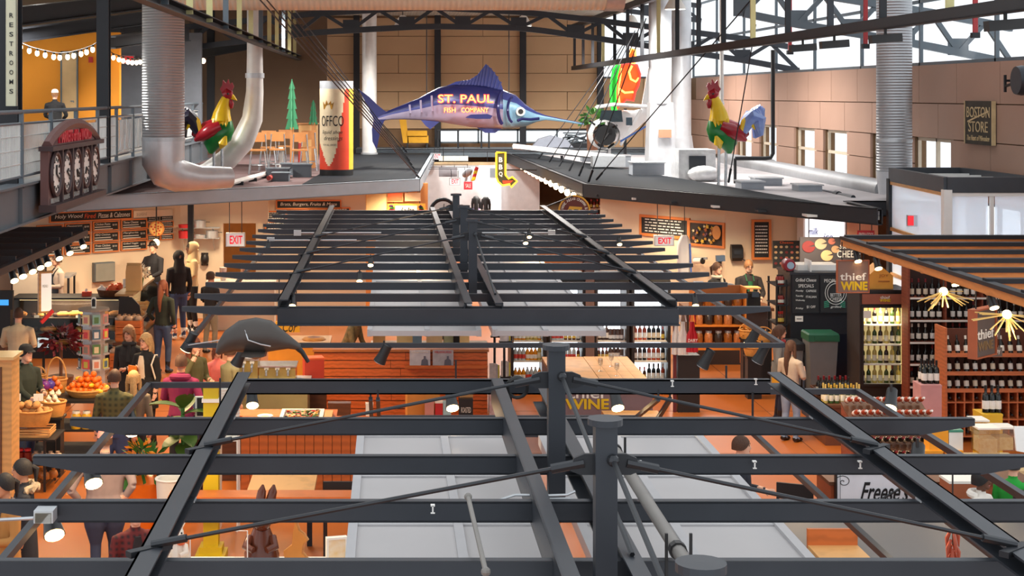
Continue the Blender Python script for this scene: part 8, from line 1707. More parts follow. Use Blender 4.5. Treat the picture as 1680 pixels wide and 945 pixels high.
for k, (dx, dz, rr, cc) in enumerate(((-0.06, -0.2, 0.12, (190, 160, 116)), (0.08, 0.04, 0.08, (176, 140, 104)), (-0.16, 0.24, 0.12, (160, 146, 120)), (-0.36, 0.14, 0.13, (112, 36, 38)), (0.02, 0.34, 0.07, (170, 100, 84)))):
    obj('cheese_print', MB().prism([(c.x+dx*w_+math.cos(t)*rr, c.z+dz*h_+math.sin(t)*rr*0.9) for t in np.linspace(0.4, 2*PI, 17)]+[(c.x+dx*w_, c.z+dz*h_)], c.y-0.03, c.y-0.02), M('cheese_%d' % k, cc, 0.6), cb, cb.location)
c, w_, h_ = P4(1268, 1312, 395, 440, 31.5)
gb = sign('goods_chart', 'black chart of small cheese pictures on the deli wall', c, w_, h_, 0, face=CHALK, texts=[('Cheeses', 0, 0.44, 0.5, 0.08, M('packet_orange', None))], depth=0.04)
for r_ in range(4):
    for k in range(5): obj('cheese_print', MB().prism([(c.x-w_*0.4+w_*0.2*k+math.cos(t)*0.035, c.z+h_*0.28-h_*0.2*r_+math.sin(t)*0.028) for t in np.linspace(0, 2*PI, 7)[:-1]], c.y-0.026, c.y-0.02), M('cheese_%d' % ((r_+k) % 5), None), gb, gb.location)
make('chart_post', 'slim steel post carrying the cheese chart', 'post', [('post', MB().box(c.x-0.02, c.x+0.02, c.y+0.02, c.y+0.05, 0, c.z+h_/2), STEELD), ('foot', MB().box(c.x-0.15, c.x+0.15, c.y-0.1, c.y+0.16, 0, 0.02), STEELD)])
Yz = 31.8; x0, x1 = XX(1318, Yz), XX(1388, Yz)
make('lit_cooler', 'bright white lit cooler with blue lettering behind the cheese sign', 'cooler', [('cabinet', MB().box(x0, x1, Yz, Yz+0.5, 0, 2.75), WHITE), ('lit_front', MB().box(x0+0.04, x1-0.04, Yz-0.03, Yz, 0.3, 2.7), M('cooler_front', (246, 246, 250), 0.4, emit=1.2))] + [('lettering', text_mb(t, 0.2, 0.14, (x0+0.2+0.3*k, Yz-0.04, 2.45-0.12*(k % 2)), 0.3, 0.01), M('letter_blue', (60, 80, 190), 0.5)) for k, t in enumerate(('milk', 'ice'))])
c, w_, h_ = P4(1407, 1434, 378, 393, 29.8); sign('eggs_sign', 'red sign lettered FRESH EGGS', c, w_, h_, -0.1, face=RED, texts=[('FRESH EGGS', 0, 0, 0.84, 0.5, CARD)], hang=3.05-c.z-h_/2)
c, w_, h_ = P4(1390, 1440, 360, 395, 30.2); sign('poster', 'warm photo poster behind the FRESH EGGS sign', c, w_, h_, 0, face=M('poster_warm', (236, 190, 150), 0.5, 0, 0.4, 2, rgb2=(226, 120, 80)), hang=0.3, cat='poster')
def bin_(px0, px1, py0, Y, mat, lid, label, d=0.45):
    x0, x1 = XX(px0, Y), XX(px1, Y); zt = ZZ(py0, Y)
    return make('waste_bin', label, 'bin', [('bin_body', MB().loft([[Vector((x, y, z_)) for x, y in ((x0+i, Y+i), (x1-i, Y+i), (x1-i, Y+d-i), (x0+i, Y+d-i))] for z_, i in ((0, 0.05), (zt-0.14, 0.0))]), mat), ('lid', MB().loft([[Vector((x, y, z_)) for x, y in ((x0-i, Y-i), (x1+i, Y-i), (x1+i, Y+d+i), (x0-i, Y+d+i))] for z_, i in ((zt-0.14, 0.02), (zt-0.03, 0.02), (zt, 0.0))]), lid), ('flap', MB().box(x0+0.08, x1-0.08, Y-0.03, Y-0.02, zt-0.12, zt-0.04), lid)])
BG = M('bin_grey', (106, 108, 108), 0.5)
bin_(1328, 1375, 547, 26.2, BG, M('lid_green', (20, 92, 62), 0.45), 'grey waste bin with green lid before the black cooler')
bin_(1290, 1318, 562, 26.5, BG, BLACK, 'grey waste bin with black lid before the black cooler')
THB = M('thief_brown', (134, 108, 98), 0.6)
c, w_, h_ = P4(1374, 1424, 428, 479, 24.0)
sign('shop_sign', 'square brown sign with white and yellow lettering under the timber trellis', c, w_, h_, 0, face=THB, frame=M('frame_rust', (168, 92, 60), 0.5), fw=0.015, texts=[('thief', 0.0, 0.0, 0.86, 0.24, CARD, 0, 0.01), ('WINE', 0.03, -0.3, 0.88, 0.28, YEL, 0, 0.04)], hang=0.3)
c = W(1612, 545, 20.5); w_, h_ = 0.55, 0.62
sign('shop_sign', 'dark sign with wooden edge turned sideways under the timber trellis', c, w_, h_, 0.75, face=M('thief_dark', (96, 84, 78), 0.6), frame=M('frame_rust', None), fw=0.02, texts=[('thief', 0.0, -0.02, 0.86, 0.22, CARD, 0, 0.01), ('WINE', 0.0, -0.28, 0.8, 0.2, M('wine_faded', (130, 104, 70), 0.6), 0, 0.03)], hang=0.25, depth=0.08)
Yw = 25.6; x0, x1 = XX(1412, Yw), XX(1490, Yw)
FL = M('fridge_light', (255, 226, 140), 0.4, emit=1.6)
FB = M('fridge_black', (34, 30, 30), 0.4)
parts = [('cabinet_back', MB().box(x0, x1, Yw+0.66, Yw+0.7, 0, 1.98), FB), ('light_panel', MB().box(x0+0.05, x1-0.05, Yw+0.62, Yw+0.655, 0.42, 1.72), M('fridge_back', (240, 216, 150), 0.5, emit=0.5)), ('cabinet_side', MB().box(x0, x0+0.04, Yw, Yw+0.66, 0, 1.98), FB), ('cabinet_side', MB().box(x1-0.04, x1, Yw, Yw+0.66, 0, 1.98), FB), ('light_tube', MB().box(x1-0.09, x1-0.05, Yw+0.05, Yw+0.09, 0.42, 1.7), FL), ('plinth', MB().box(x0+0.04, x1-0.04, Yw, Yw+0.66, 0, 0.4), FB), ('header', MB().box(x0+0.04, x1-0.04, Yw+0.0, Yw+0.66, 1.74, 1.98), FB),
         ('header_sign', MB().box(x0+0.02, x1-0.02, Yw-0.03, Yw, 1.78, 1.95), M('header_rust', (158, 92, 70), 0.5), False, [('lettering', text_mb('thief', 0.16, 0.05, ((x0+x1)/2, Yw-0.035, 1.895), 0, 0.006), CARD), ('lettering', text_mb('WINE', 0.18, 0.05, ((x0+x1)/2, Yw-0.035, 1.845), 0, 0.006, 0, 0.03), YEL)]),
         ('side_board', MB().box(x0-0.02, x0, Yw+0.0, Yw+0.7, 0.2, 1.98), M('side_slate', (60, 50, 46), 0.7)), ('top_cover', MB().box(x0-0.03, x1+0.03, Yw-0.03, Yw+0.72, 1.98, 2.02), FB)]
zs = (0.42, 0.76, 1.09, 1.42)
for z_ in zs: parts.append(('shelf', MB().box(x0+0.04, x1-0.04, Yw+0.06, Yw+0.6, z_-0.02, z_), CARD))
parts.append(('door', MB().box(x0, x0+0.04, Yw-0.04, Yw-0.005, 0.4, 1.76).box(x1-0.04, x1, Yw-0.04, Yw-0.005, 0.4, 1.76).box(x0+0.04, x1-0.04, Yw-0.04, Yw-0.005, 0.4, 0.44).box(x0+0.04, x1-0.04, Yw-0.04, Yw-0.005, 1.72, 1.76), FB, False, [('door_glass', MB().box(x0+0.04, x1-0.04, Yw-0.02, Yw-0.015, 0.44, 1.72), glass('cooler_glass', None))]))
make('wine_fridge', 'lit wine fridge with rust coloured lettered header', 'fridge', parts)
lamp('AREA', ((x0+x1)/2, Yw+0.1, 1.7), 14, WARM2, 0.4)
kd = ('green', 'white', 'white', 'rose')
for r_, z_ in enumerate(zs):
    for k in range(7): bottle(('dark', 'green', 'white', 'white', 'green', 'red', 'white')[(k+r_) % 7], (x0+0.09+(x1-x0-0.2)*k/6, Yw+0.18, z_), '%s bottle in the lit wine fridge' % ('dark', 'green', 'pale gold', 'pale gold', 'green', 'red capped', 'pale gold')[(k+r_) % 7], 'bottles in the wine fridge')
for px, py in ((1423, 516), (1491, 513)):
    c = W(px, py, Yw-0.06); make('price_card', 'white notice card clipped to the wine fridge', 'card', [('card', MB().cbox(c, 0.13, 0.01, 0.12), CARD)], 'cards on the wine fridge')
c = Vector((XX(1449, Yw), Yw+0.2, 2.02)); hw = 0.2
make('gift_box', 'orange house shaped carry box on the wine fridge', 'box', [('carton', MB().prism([(c.x-hw, 2.02), (c.x+hw, 2.02), (c.x+hw, 2.24), (c.x-0.02, 2.42), (c.x-hw, 2.26)], Yw+0.1, Yw+0.5), M('gift_orange', (232, 160, 66), 0.6)), ('print', text_mb('JOY', 0.16, 0.06, (c.x+0.04, Yw+0.095, 2.24), 0, 0.004), M('gift_print', (180, 110, 50), 0.6)), ('print_line', MB().box(c.x-0.05, c.x+0.14, Yw+0.094, Yw+0.1, 2.14, 2.16), M('gift_print', None))])
Yv = 24.9; xa, xb = XX(1493, Yv), XX(1700, Yv)
RS = M('rack_red_wood', (128, 62, 40), 0.5, 0, 0.15, 4, pat=('grain', 5))
zs = [ZZ(p, Yv) for p in (488, 525, 561, 597, 634)]
parts = [('back', MB().box(xa, xb, Yv+0.3, Yv+0.33, 0, ZZ(440, Yv)), M('rack_back', (54, 30, 24), 0.6)), ('side', MB().box(xa-0.03, xa, Yv, Yv+0.33, 0, ZZ(440, Yv)), RS), ('side', MB().box(xb, xb+0.03, Yv, Yv+0.33, 0, ZZ(440, Yv)), RS)]
for z_ in zs+[0.25]: parts.append(('shelf', MB().box(xa, xb, Yv, Yv+0.3, z_-0.03, z_), RS)); parts.append(('price_rail', MB().box(xa, xb, Yv-0.012, Yv, z_-0.03, z_), CARD))
for px in (1552, 1612): parts.append(('divider', MB().box(XX(px, Yv)-0.012, XX(px, Yv)+0.012, Yv, Yv+0.3, 0, ZZ(440, Yv)), RS))
make('wine_shelf', 'tall red wood wall shelf lined with dark wine bottles', 'shelf', parts)
for r_, z_ in enumerate(zs):
    n = 17 if r_ < 3 else 6
    for k in range(n):
        x = xa+0.07+k*0.112
        if x > 10.75 or abs(x-XX(1552, Yv)) < 0.05 or abs(x-XX(1612, Yv)) < 0.05: continue
        bottle(('red', 'dark', 'burg', 'dark')[(k//3+r_) % 4], (x, Yv+0.12, z_), '%s wine bottle on shelf row %s of the tall wall shelf' % (('red capped', 'white labelled', 'pale capped', 'white labelled')[(k//3+r_) % 4], ('one from the top', 'two from the top', 'three from the top', 'four from the top', 'five from the top')[r_]), 'bottles on the wall shelf', sc=0.98)
Yv = 23.2; xa, xb = XX(1552, Yv), XX(1720, Yv)
RO = M('rack_orange_wood', (186, 104, 60), 0.5, 0, 0.14, 4, pat=('grain', 5))
parts = [('side', MB().box(xa-0.03, xa, Yv-0.05, Yv+0.4, 0, 1.75), RO), ('back', MB().box(xa, xb, Yv+0.36, Yv+0.4, 0, 1.68), M('rack_back2', (96, 50, 32), 0.6))]
zr = [ZZ(p, Yv) for p in (582, 612, 640)]
for z_ in zr: parts += [('shelf', MB().box(xa, xb, Yv-0.02, Yv+0.36, z_-0.03, z_), RO), ('lip', MB().box(xa, xb, Yv-0.04, Yv-0.02, z_-0.03, z_+0.03), RO)]
for k in range(12):
    x = xa+0.02+k*0.135
    parts.append(('divider', MB().box(x-0.012, x+0.012, Yv+0.02, Yv+0.36, 0.1, zr[-1]-0.03), RO))
for z_ in (0.1, 0.36, 0.62): parts.append(('cubby_shelf', MB().box(xa, xb, Yv, Yv+0.36, z_-0.02, z_), RO))
make('wine_rack', 'orange wooden wine rack with tilted display rows and cubbies', 'rack', parts)
for r_, z_ in enumerate(zr):
    for k in range(11):
        x = xa+0.085+k*0.135
        if r_ == 0 and 2 < k < 6: continue
        bottle(('burg', 'dark', 'burg', 'red')[(k+r_*2) % 4], (x, Yv+0.1, z_), '%s bottle tilted on the %s display row of the orange rack' % (('pale capped', 'black', 'pale capped', 'red capped')[(k+r_*2) % 4], ('top', 'middle', 'lowest')[r_]), 'tilted bottles on the orange rack', (R(-14), 0, 0), 0.95)
for r_, z_ in enumerate((0.1, 0.36, 0.62)):
    for k in range(10):
        if (k*3+r_) % 4 == 0: continue
        bottle('dark', (xa+0.085+k*0.135, Yv+0.34, z_+0.05), 'dark bottle lying neck outward in a cubby of the orange rack', 'bottles in the cubbies', (R(90), 0, 0), 0.95)
for px0, px1, py0, py1, tx in ((1616, 1640, 542, 556, 'rhone'), (1618, 1644, 570, 585, 'germany')):
    c, w_, h_ = P4(px0, px1, py0, py1, 22.4); sign('region_sign', 'grey shelf sign lettered %s' % tx, c, w_, h_, 0, face=M('region_grey', (110, 98, 90), 0.6), texts=[(tx, 0, 0, 0.7, 0.5, CARD)], hang=2.85-c.z-h_/2, depth=0.02)
STR = M('straw', (232, 200, 120), 0.6)
for px, py, Yq, lab, sd in ((1548, 478, 21.6, 'burst of pale wooden sticks glowing under the trellis by the fridge', 1), (1652, 516, 19.6, 'burst of pale wooden sticks glowing beside the dark wood edged sign', 2)):
    c = W(px, py, Yq); rnd = random.Random(sd); parts = [('bulb', MB().ell(c, 0.06, 10, 8), BULB, True), ('cord', MB().tube([c, (c.x, c.y, 2.84)], 0.01, 5), BLACK)]
    for k in range(22):
        a = rnd.uniform(0.0, PI); el = rnd.uniform(-0.7, 0.7); L_ = rnd.uniform(0.3, 0.48); d_ = Vector((math.cos(a)*math.cos(el), math.sin(el), -math.sin(a)*0.75*math.cos(el)))
        parts.append(('stick', MB().bar(c+d_*0.05, c+d_*L_, 0.018, 0.012), STR))
    make('stick_lamp', lab, 'lamp', parts); lamp('POINT', c-Vector((0, 0.1, 0.2)), 5, WARM2, 0.06)
Yb = 23.4; xa, xb = XX(1342, Yb), XX(1402, Yb)
crate((xa+xb)/2, Yb+0.2, 0.62, xb-xa, 0.4, 0.16, 'wooden crate of dark bottles beside the wine fridge', WOODD)
make('crate_table', 'dark low table under the bottle crate', 'table', [('top', MB().box(xa-0.05, xb+0.05, Yb-0.45, Yb+0.45, 0.58, 0.62), WOODD), ('skirt', MB().box(xa, xb, Yb-0.4, Yb+0.4, 0, 0.58), M('skirt_brown', (110, 64, 40), 0.6))])
for r_ in range(2):
    for k in range(6): bottle('red' if r_ else 'dark', (xa+0.07+k*0.085, Yb+0.1+r_*0.13, 0.64), 'dark wine bottle standing in the wooden crate', 'bottles in the crate', sc=1.0)
for r_ in range(2):
    for k in range(7): bottle('green' if k % 3 else 'white', (xa+0.03+k*0.085, Yb-0.3+r_*0.12, 0.62), 'green sparkling bottle standing before the crate', 'sparkling bottles before the crate', sc=0.92)
c, w_, h_ = P4(1388, 1418, 652, 668, 21.9); sign('price_sign', 'grey sign lettered las Under $12', c, w_, h_, 0, face=M('region_grey', None), texts=[('las', -0.2, 0.22, 0.3, 0.3, CARD), ('Under $12', 0, -0.22, 0.8, 0.3, CARD)], depth=0.02)
make('sign_post', 'thin post of the Under $12 sign', 'post', [('post', MB().box(c.x-0.01, c.x+0.01, 21.92, 21.94, 0, c.z), STEELD), ('foot', MB().box(c.x-0.1, c.x+0.1, 21.85, 22.0, 0, 0.02), STEELD)])
Ys = 19.6; xa, xb = XX(1408, 20.4), XX(1545, 20.4)
parts = [('deck', MB().poly3([(xa, Ys, 0.42), (xb, Ys, 0.42), (xb, Ys+1.6, 1.0), (xa, Ys+1.6, 1.0)], (0, 0, 0.03)), WOODD), ('base', MB().add([(xa, Ys+0.02, 0), (xb, Ys+0.02, 0), (xb, Ys+1.58, 0), (xa, Ys+1.58, 0), (xa, Ys+0.02, 0.42), (xb, Ys+0.02, 0.42), (xb, Ys+1.58, 0.99), (xa, Ys+1.58, 0.99)], [(0, 1, 5, 4), (1, 2, 6, 5), (2, 3, 7, 6), (3, 0, 4, 7), (3, 2, 1, 0), (4, 5, 6, 7)]), RS)]
make('slanted_display', 'low slanted display covered in lying wine bottles', 'display', parts)
for r_ in range(5):
    for k in range(11):
        y = Ys+0.3+r_*0.31; z_ = 0.42+0.58*(y-Ys)/1.6+0.07
        bottle('rose' if r_ > 1 else 'red', (xa+0.07+k*(xb-xa-0.14)/10, y, z_), ('rose' if r_ > 1 else 'red') + ' bottle lying neck down on the slanted display', 'bottles lying on the slanted display', (R(70), 0, 0), 0.95)
for k, (px, py, Yq) in enumerate(((1432, 722, 19.35), (1462, 730, 19.3), (1492, 722, 19.35))):
    c = W(px, py, Yq)
for r_ in range(2):
    for k in range(8): bottle('rose', (xa+0.1+k*(xb-xa-0.55)/7, Ys-0.12-0.1*r_, 0.30-0.22*r_), 'rose bottle lying on the front tiers of the slanted display', 'bottles on the front tiers', (R(90), 0, 0), 0.95)
make('display_tier', 'low dark tier before the slanted display', 'tier', [('tier', MB().box(xa, xb-0.34, Ys-0.3, Ys, 0, 0.24), RS), ('front_tier', MB().box(xa, xb-0.34, Ys-0.5, Ys-0.3, 0, 0.03), RS)])
carton(1511, 1545, 632, 690, 22.6, 0.35, M('box_pink', (206, 150, 150), 0.6, 0, 0.2, 3), 'pink printed display box topped with black bottles', base=0)
for k in range(6): bottle('dark', (XX(1517+(k % 3)*10, 22.7), 22.72+0.13*(k//3), ZZ(632, 22.6)+0.004), 'black bottle standing on the pink display box', 'bottles on the pink box', sc=1.15)
carton(1612, 1645, 680, 720, 21.0, 0.35, M('box_yellow', (226, 180, 40), 0.6), 'yellow display box topped with dark bottles', base=0)
for k in range(3): bottle('dark', (XX(1618+k*10, 21.1), 21.12, ZZ(680, 21.0)+0.004), 'dark bottle standing on the yellow display box', 'bottles on the yellow box', sc=1.25)
YO = M('box_amber', (230, 158, 36), 0.6)
carton(1525, 1556, 700, 738, 18.84, 0.2, YO, 'amber carton with dark emblem upper of two', base=ZZ(740, 18.9));
carton(1518, 1547, 740, 775, 18.8, 0.22, YO, 'amber carton with dark emblem lower of two', base=0.35)
carton(1551, 1580, 740, 775, 18.8, 0.22, YO, 'amber carton with bird print beside the white box', base=0.35)
carton(1557, 1580, 706, 740, 18.84, 0.2, M('box_white_teal', (226, 232, 230), 0.6), 'white and teal carton on the amber carton', base=ZZ(740, 18.9), lid=M('lid_teal', (60, 140, 120), 0.5))
make('box_table', 'dark low table under the amber cartons', 'table', [('top', MB().box(XX(1512, 18.8), XX(1590, 18.8), 18.55, 19.05, 0.31, 0.35), WOODD), ('skirt', MB().box(XX(1514, 18.8), XX(1588, 18.8), 18.6, 19.02, 0, 0.31), WOODD)])
CLR = glass('acrylic_box', (0.9, 0.86, 0.72), 0.22)
for k, (px0, px1, py0, py1, Yq) in enumerate(((1606, 1640, 705, 745, 18.6), (1634, 1666, 704, 740, 18.95), (1600, 1622, 692, 714, 19.1))):
    c, w_, h_ = P4(px0, px1, py0, py1, Yq); z0 = c.z-h_/2
    make('acrylic_bin', 'clear acrylic sweets bin beside the yellow display box', 'bin', [('bin_walls', MB().box(c.x-w_/2, c.x+w_/2, Yq, Yq+0.25, z0, z0+h_), CLR), ('contents', MB().box(c.x-w_/2+0.02, c.x+w_/2-0.02, Yq+0.02, Yq+0.23, z0+0.01, z0+h_*0.6), M('sweets_amber', (206, 150, 70), 0.5, 0, 0.5, 24, rgb2=(240, 226, 190))), ('lid', MB().box(c.x-w_/2-0.01, c.x+w_/2+0.01, Yq-0.01, Yq+0.26, z0+h_, z0+h_+0.02), CARD)], 'acrylic bins by the yellow box')
make('sweets_table', 'pale table carrying the acrylic sweets bins', 'table', [('top', MB().box(XX(1595, 18.6), XX(1700, 18.6), 18.5, 19.45, 0.68, 0.73), M('table_pale', (200, 176, 130), 0.5)), ('skirt', MB().box(XX(1597, 18.6), XX(1700, 18.6), 18.55, 19.4, 0, 0.68), M('skirt_tan', (160, 116, 70), 0.6))])
c = W(1672, 722, 17.6)
make('white_chair', 'white moulded chair back at the sweets table', 'chair', [('backrest', MB().poly3([W(1668, 740, 17.5), W(1690, 744, 17.5), W(1686, 700, 17.6), W(1664, 700, 17.6)], (0, 0.03, 0)), WHITE), ('seat', MB().box(XX(1662, 17.4), XX(1700, 17.4), 17.1, 17.55, 0.76, 0.8), WHITE), ('pedestal', MB().tube([(XX(1680, 17.4), 17.35, 0), (XX(1680, 17.4), 17.35, 0.76)], 0.04, 8), CHROME)])
Yq = 16.8; c, w_, h_ = P4(1372, 1502, 776, 842, Yq)
fb = sign('script_board', "white board with black script lettering and scrolls", c, w_, h_, 0, face=M('board_white', (226, 226, 232), 0.5), frame=BLACK, fw=0.012, texts=[("Freese's", 0.1, 0.06, 0.62, 0.5, BLACK, 0.45, 0.012)], depth=0.05)
obj('swash', MB().tube([c+Vector((-0.2, -0.03, -0.12)), c+Vector((0.0, -0.03, -0.09)), c+Vector((0.26, -0.03, 0.06)), c+Vector((0.38, -0.03, 0.11))], [0.004, 0.014, 0.01, 0.003], 6), BLACK, fb, fb.location)
obj('line_border', MB().bar(c+Vector((-w_*0.46, -0.028, -h_/2)), c+Vector((-w_*0.46, -0.028, h_/2)), 0.004, 0.004).bar(c+Vector((w_*0.46, -0.028, -h_/2)), c+Vector((w_*0.46, -0.028, h_/2)), 0.004, 0.004), STEELG, fb, fb.location)
obj('scroll_print', MB().tube([c+Vector((-w_*0.42+0.05*math.cos(t)*t/5, -0.028, h_*0.3+0.04*math.sin(t)*t/5)) for t in np.linspace(0, 9, 26)], 0.004, 5), BLACK, fb, fb.location)
make('candy_counter', "brown counter behind the white script board", 'counter', [('carcass', MB().box(XX(1365, Yq), XX(1700, Yq), Yq+0.05, Yq+0.6, 0, 0.98), M('candy_brown', (150, 74, 40), 0.5)), ('top', MB().box(XX(1362, Yq), XX(1702, Yq), Yq+0.03, Yq+0.65, 0.98, 1.02), WOODD)])
carton(1558, 1622, 790, 820, 16.3, 0.3, M('crate_brown', (160, 88, 54), 0.6), 'brown wooden box with white sheet by the candy counter', base=0.5, lid=CARD)
make('box_plinth', 'dark plinth under the brown box', 'plinth', [('plinth', MB().box(XX(1556, 16.3), XX(1624, 16.3), 16.28, 16.62, 0, 0.5), WOODD), ('cap', MB().box(XX(1554, 16.3), XX(1626, 16.3), 16.26, 16.64, 0.47, 0.5), WOODD)])
GC = M('dark_counter_top', (92, 88, 86), 0.4, 0, 0.06, 1)
make('grey_counter', 'wide dark grey counter top below the near trellis', 'counter', [('top', MB().box(XX(1318, 14), 7.2, 12.9, 15.3, 0.98, 1.03), GC), ('carcass', MB().box(XX(1325, 14), 7.1, 13.0, 15.2, 0, 0.98), STEELD)])
make('wood_tray', 'orange wooden tray on the grey counter', 'tray', [('tray', MB().box(XX(1335, 14.1), XX(1418, 14.1), 13.9, 14.3, 1.03, 1.07), WOODL), ('back_edge', MB().box(XX(1335, 14.1), XX(1418, 14.1), 14.3, 14.34, 1.03, 1.22), WOOD)])  # tray and back edge in plain wood tones
make('wood_ledge', 'brown wooden ledge on the grey counter', 'ledge', [('ledge', MB().box(XX(1350, 13.4), XX(1452, 13.4), 13.2, 13.5, 1.03, 1.06), WOODD), ('lip', MB().box(XX(1350, 13.4), XX(1452, 13.4), 13.5, 13.53, 1.03, 1.1), WOODD)])
c = W(1563, 870, 10.2); parts = [('string', MB().tube([c+Vector((0, 0, 0.12)), c+Vector((0, 0, -0.1))], 0.006, 5), WOODD)]
random.seed(17)
for k in range(14):
    a = k*2.4; q = c+Vector((math.cos(a)*0.012, math.sin(a)*0.015, 0.02-0.02*k)); parts.append(('pepper', MB().tube([q, q+Vector((math.cos(a)*0.025, math.sin(a)*0.03, -0.06)), q+Vector((math.cos(a)*0.03, math.sin(a)*0.03, -0.13))], [0.008, 0.014, 0.003], 6), M('dried_pepper', (168, 78, 54), 0.6, 0, 0.3, 20), True))
parts.append(('hook', MB().tube([c+Vector((0, 0, 0.12)), (c.x, c.y, CZ-0.05)], 0.006, 5), BLACK))
make('pepper_bunch', 'bunch of dried red peppers hanging from the near trellis', 'peppers', parts)
chair(XX(1300, 17.2), 17.2, -0.4, 'dark slatted chair before the white script board', 'chairs by the script board')
table('wood_table', 'small wooden table with dark frame beside the seated man', XX(1290, 16.2), XX(1330, 16.2), 15.7, 16.2, 0, 0.75, WOODL, BLACK)
# the people in the market
hb, hdk, hbl, hlb, hrd = M('hair_brown', (74, 46, 30), 0.7, 0, 0.4, 60, bump=0.2), M('hair_black', (26, 22, 22), 0.7, 0, 0.4, 60, bump=0.2), M('hair_blonde', (190, 146, 92), 0.7, 0, 0.4, 60, bump=0.2), M('hair_light_brown', (140, 96, 60), 0.7, 0, 0.4, 60, bump=0.2), M('hair_auburn', (112, 58, 36), 0.7, 0, 0.4, 60, bump=0.2)
JE, JL, BLKC = cloth('jeans', (62, 76, 108)), cloth('jeans_light', (134, 152, 178)), cloth('black', (30, 29, 31))
BACK = PI
person('man with white cap and black top sitting upstairs by the railing', 90, 147, 36.5, h=1.72, yaw=BACK, top=BLKC, hair=hlb, sit=True, extras=(('beanie', WHITE),), arms=('table', 'table'), z0=3.95)
make('dining_chair', 'dark chair under the man upstairs', 'chair', [('seat', MB().box(XX(90, 36.5)-0.22, XX(90, 36.5)+0.22, 36.25, 36.72, 4.34, 4.4), BLACK)] + [('leg', MB().box(XX(90, 36.5)+sx*0.19-0.02, XX(90, 36.5)+sx*0.19+0.02, 36.48+sy*0.2-0.02, 36.48+sy*0.2+0.02, 3.95, 4.34), BLACK) for sx in (-1, 1) for sy in (-1, 1)])
person('person in beige sweater seen from behind at the bread case', 30, 506, 25.5, yaw=BACK, top=cloth('beige', (206, 184, 150)), legs=BLKC, hair=hb, wide=1.15, arms=('hold', 'hold'))
person('young shopper in black cap and dark green jacket at the oranges', 42, 566, 21.3, yaw=0.95, top=cloth('dark_green', (40, 46, 36)), hair=hdk, extras=(('cap', cloth('cap_black', (34, 32, 32))), ('hood_down', cloth('hood_teal', (60, 84, 76)))), arms=('reach', 'hold'))
person('woman with glasses in black puffer coat looking down', 212, 534, 23.6, yaw=-0.3, top=cloth('puffer', (34, 30, 30)), legs=BLKC, hair=hlb, style='bob', extras=(('glasses', BLACK), ('coat', cloth('puffer', None)), ('scarf', cloth('puffer', None))), arms=('down', 'hold'), headtilt=0.15)
person('blonde woman with glasses holding an orange drink in black coat', 240, 547, 22.9, yaw=-0.6, top=cloth('coat_dark', (26, 23, 24)), legs=BLKC, hair=hbl, style='bob', extras=(('glasses', BLACK), ('shirt', cloth('cream_knit', (226, 206, 178))), ('strap', CREAM), ('coat', cloth('coat_dark', None)), ('paper', M('drink_orange', (236, 130, 30), 0.4))), arms=('chest', 'down'))
person('woman with long auburn hair and green sleeves seen from behind', 267, 460, 29.0, yaw=BACK-0.4, top=cloth('olive_black', (44, 50, 38)), legs=cloth('blue_jeans', (66, 84, 112)), hair=hrd, style='long', arms=('down', 'pocket'))
person('tall man in black hooded top at the counter', 293, 412, 33.0, yaw=BACK+0.5, top=cloth('hoodie_black', (30, 26, 26)), legs=JE, shoes=CARD, extras=(('hood_up', cloth('hoodie_black', None)),), arms=('down', 'down'))
person('tall man in cream hooded top beside the black hood', 315, 398, 34.0, yaw=-1.2, skin='d', top=cloth('hoodie_cream', (214, 184, 136)), legs=BLKC, shoes=CARD, hair=hdk, extras=(('hood_up', cloth('hoodie_cream', None)),), arms=('hold', 'hold'))
person('pizza worker in black cap behind the counter', 252, 396, 35.0, yaw=-0.5, top=cloth('tee_black', (32, 32, 38)), hair=hb, extras=(('cap', BLACK), ('badge', CARD)), arms=('table', 'table'))
person('baker in pale shirt and black apron by the oven', 94, 418, 32.9, yaw=-0.9, top=cloth('pale_shirt', (196, 176, 160)), hair=hb, style='bun', extras=(('apron', BLACK),), arms=('down', 'hold'))
person('man in olive plaid shirt seen from behind', 188, 607, 20.0, yaw=BACK, top=cloth('plaid_olive', (96, 88, 48), (54, 56, 34), ('plaid', 4)), hair=hb, arms=('down', 'down'), wide=1.1)
person('long blonde haired person in grey top seen from behind', 219, 609, 20.3, yaw=BACK+0.15, top=cloth('taupe', (120, 104, 84)), legs=BLKC, hair=hbl, style='long', arms=('down', 'hold'))
person('woman in magenta rain jacket seen from behind', 297, 582, 20.9, yaw=BACK-0.15, skin='t', top=cloth('magenta', (128, 32, 74)), legs=BLKC, hair=hb, style='short', extras=(('hood_down', cloth('magenta', None)),), arms=('pocket', 'hold'), wide=1.08)
person('brown haired woman in olive jacket raising a hand', 318, 553, 22.4, yaw=0.9, top=cloth('olive', (88, 82, 48)), hair=hrd, style='long', arms=('raise', 'hold'))
person('child in pink coat beside the green coat', 356, 578, 23.6, h=1.42, z0=0, yaw=0.6, top=cloth('pink', (236, 120, 110)), hair=hrd, style='bob', arms=('down', 'hold'))
person('person in grey green coat behind the coffee machines', 378, 566, 22.3, yaw=2.2, top=cloth('grey_green', (132, 126, 92)), legs=BLKC, hair=hb, extras=(('coat', cloth('grey_green', None)),), arms=('down', 'hold'))
person('customer in grey trousers and brown cap at the service counter', 345, 438, 31.2, h=1.66, yaw=BACK-0.6, top=cloth('dark_jacket', (40, 38, 40)), legs=cloth('grey_trousers', (142, 132, 112)), hair=hb, extras=(('cap', cloth('cap_brown', (78, 58, 44))),), arms=('hold', 'hold'))
person('cook with dark hair behind the white service counter', 398, 432, 35.1, yaw=0.3, top=cloth('dark_jacket', None), hair=hb, arms=('table', 'table'), headtilt=0.3)
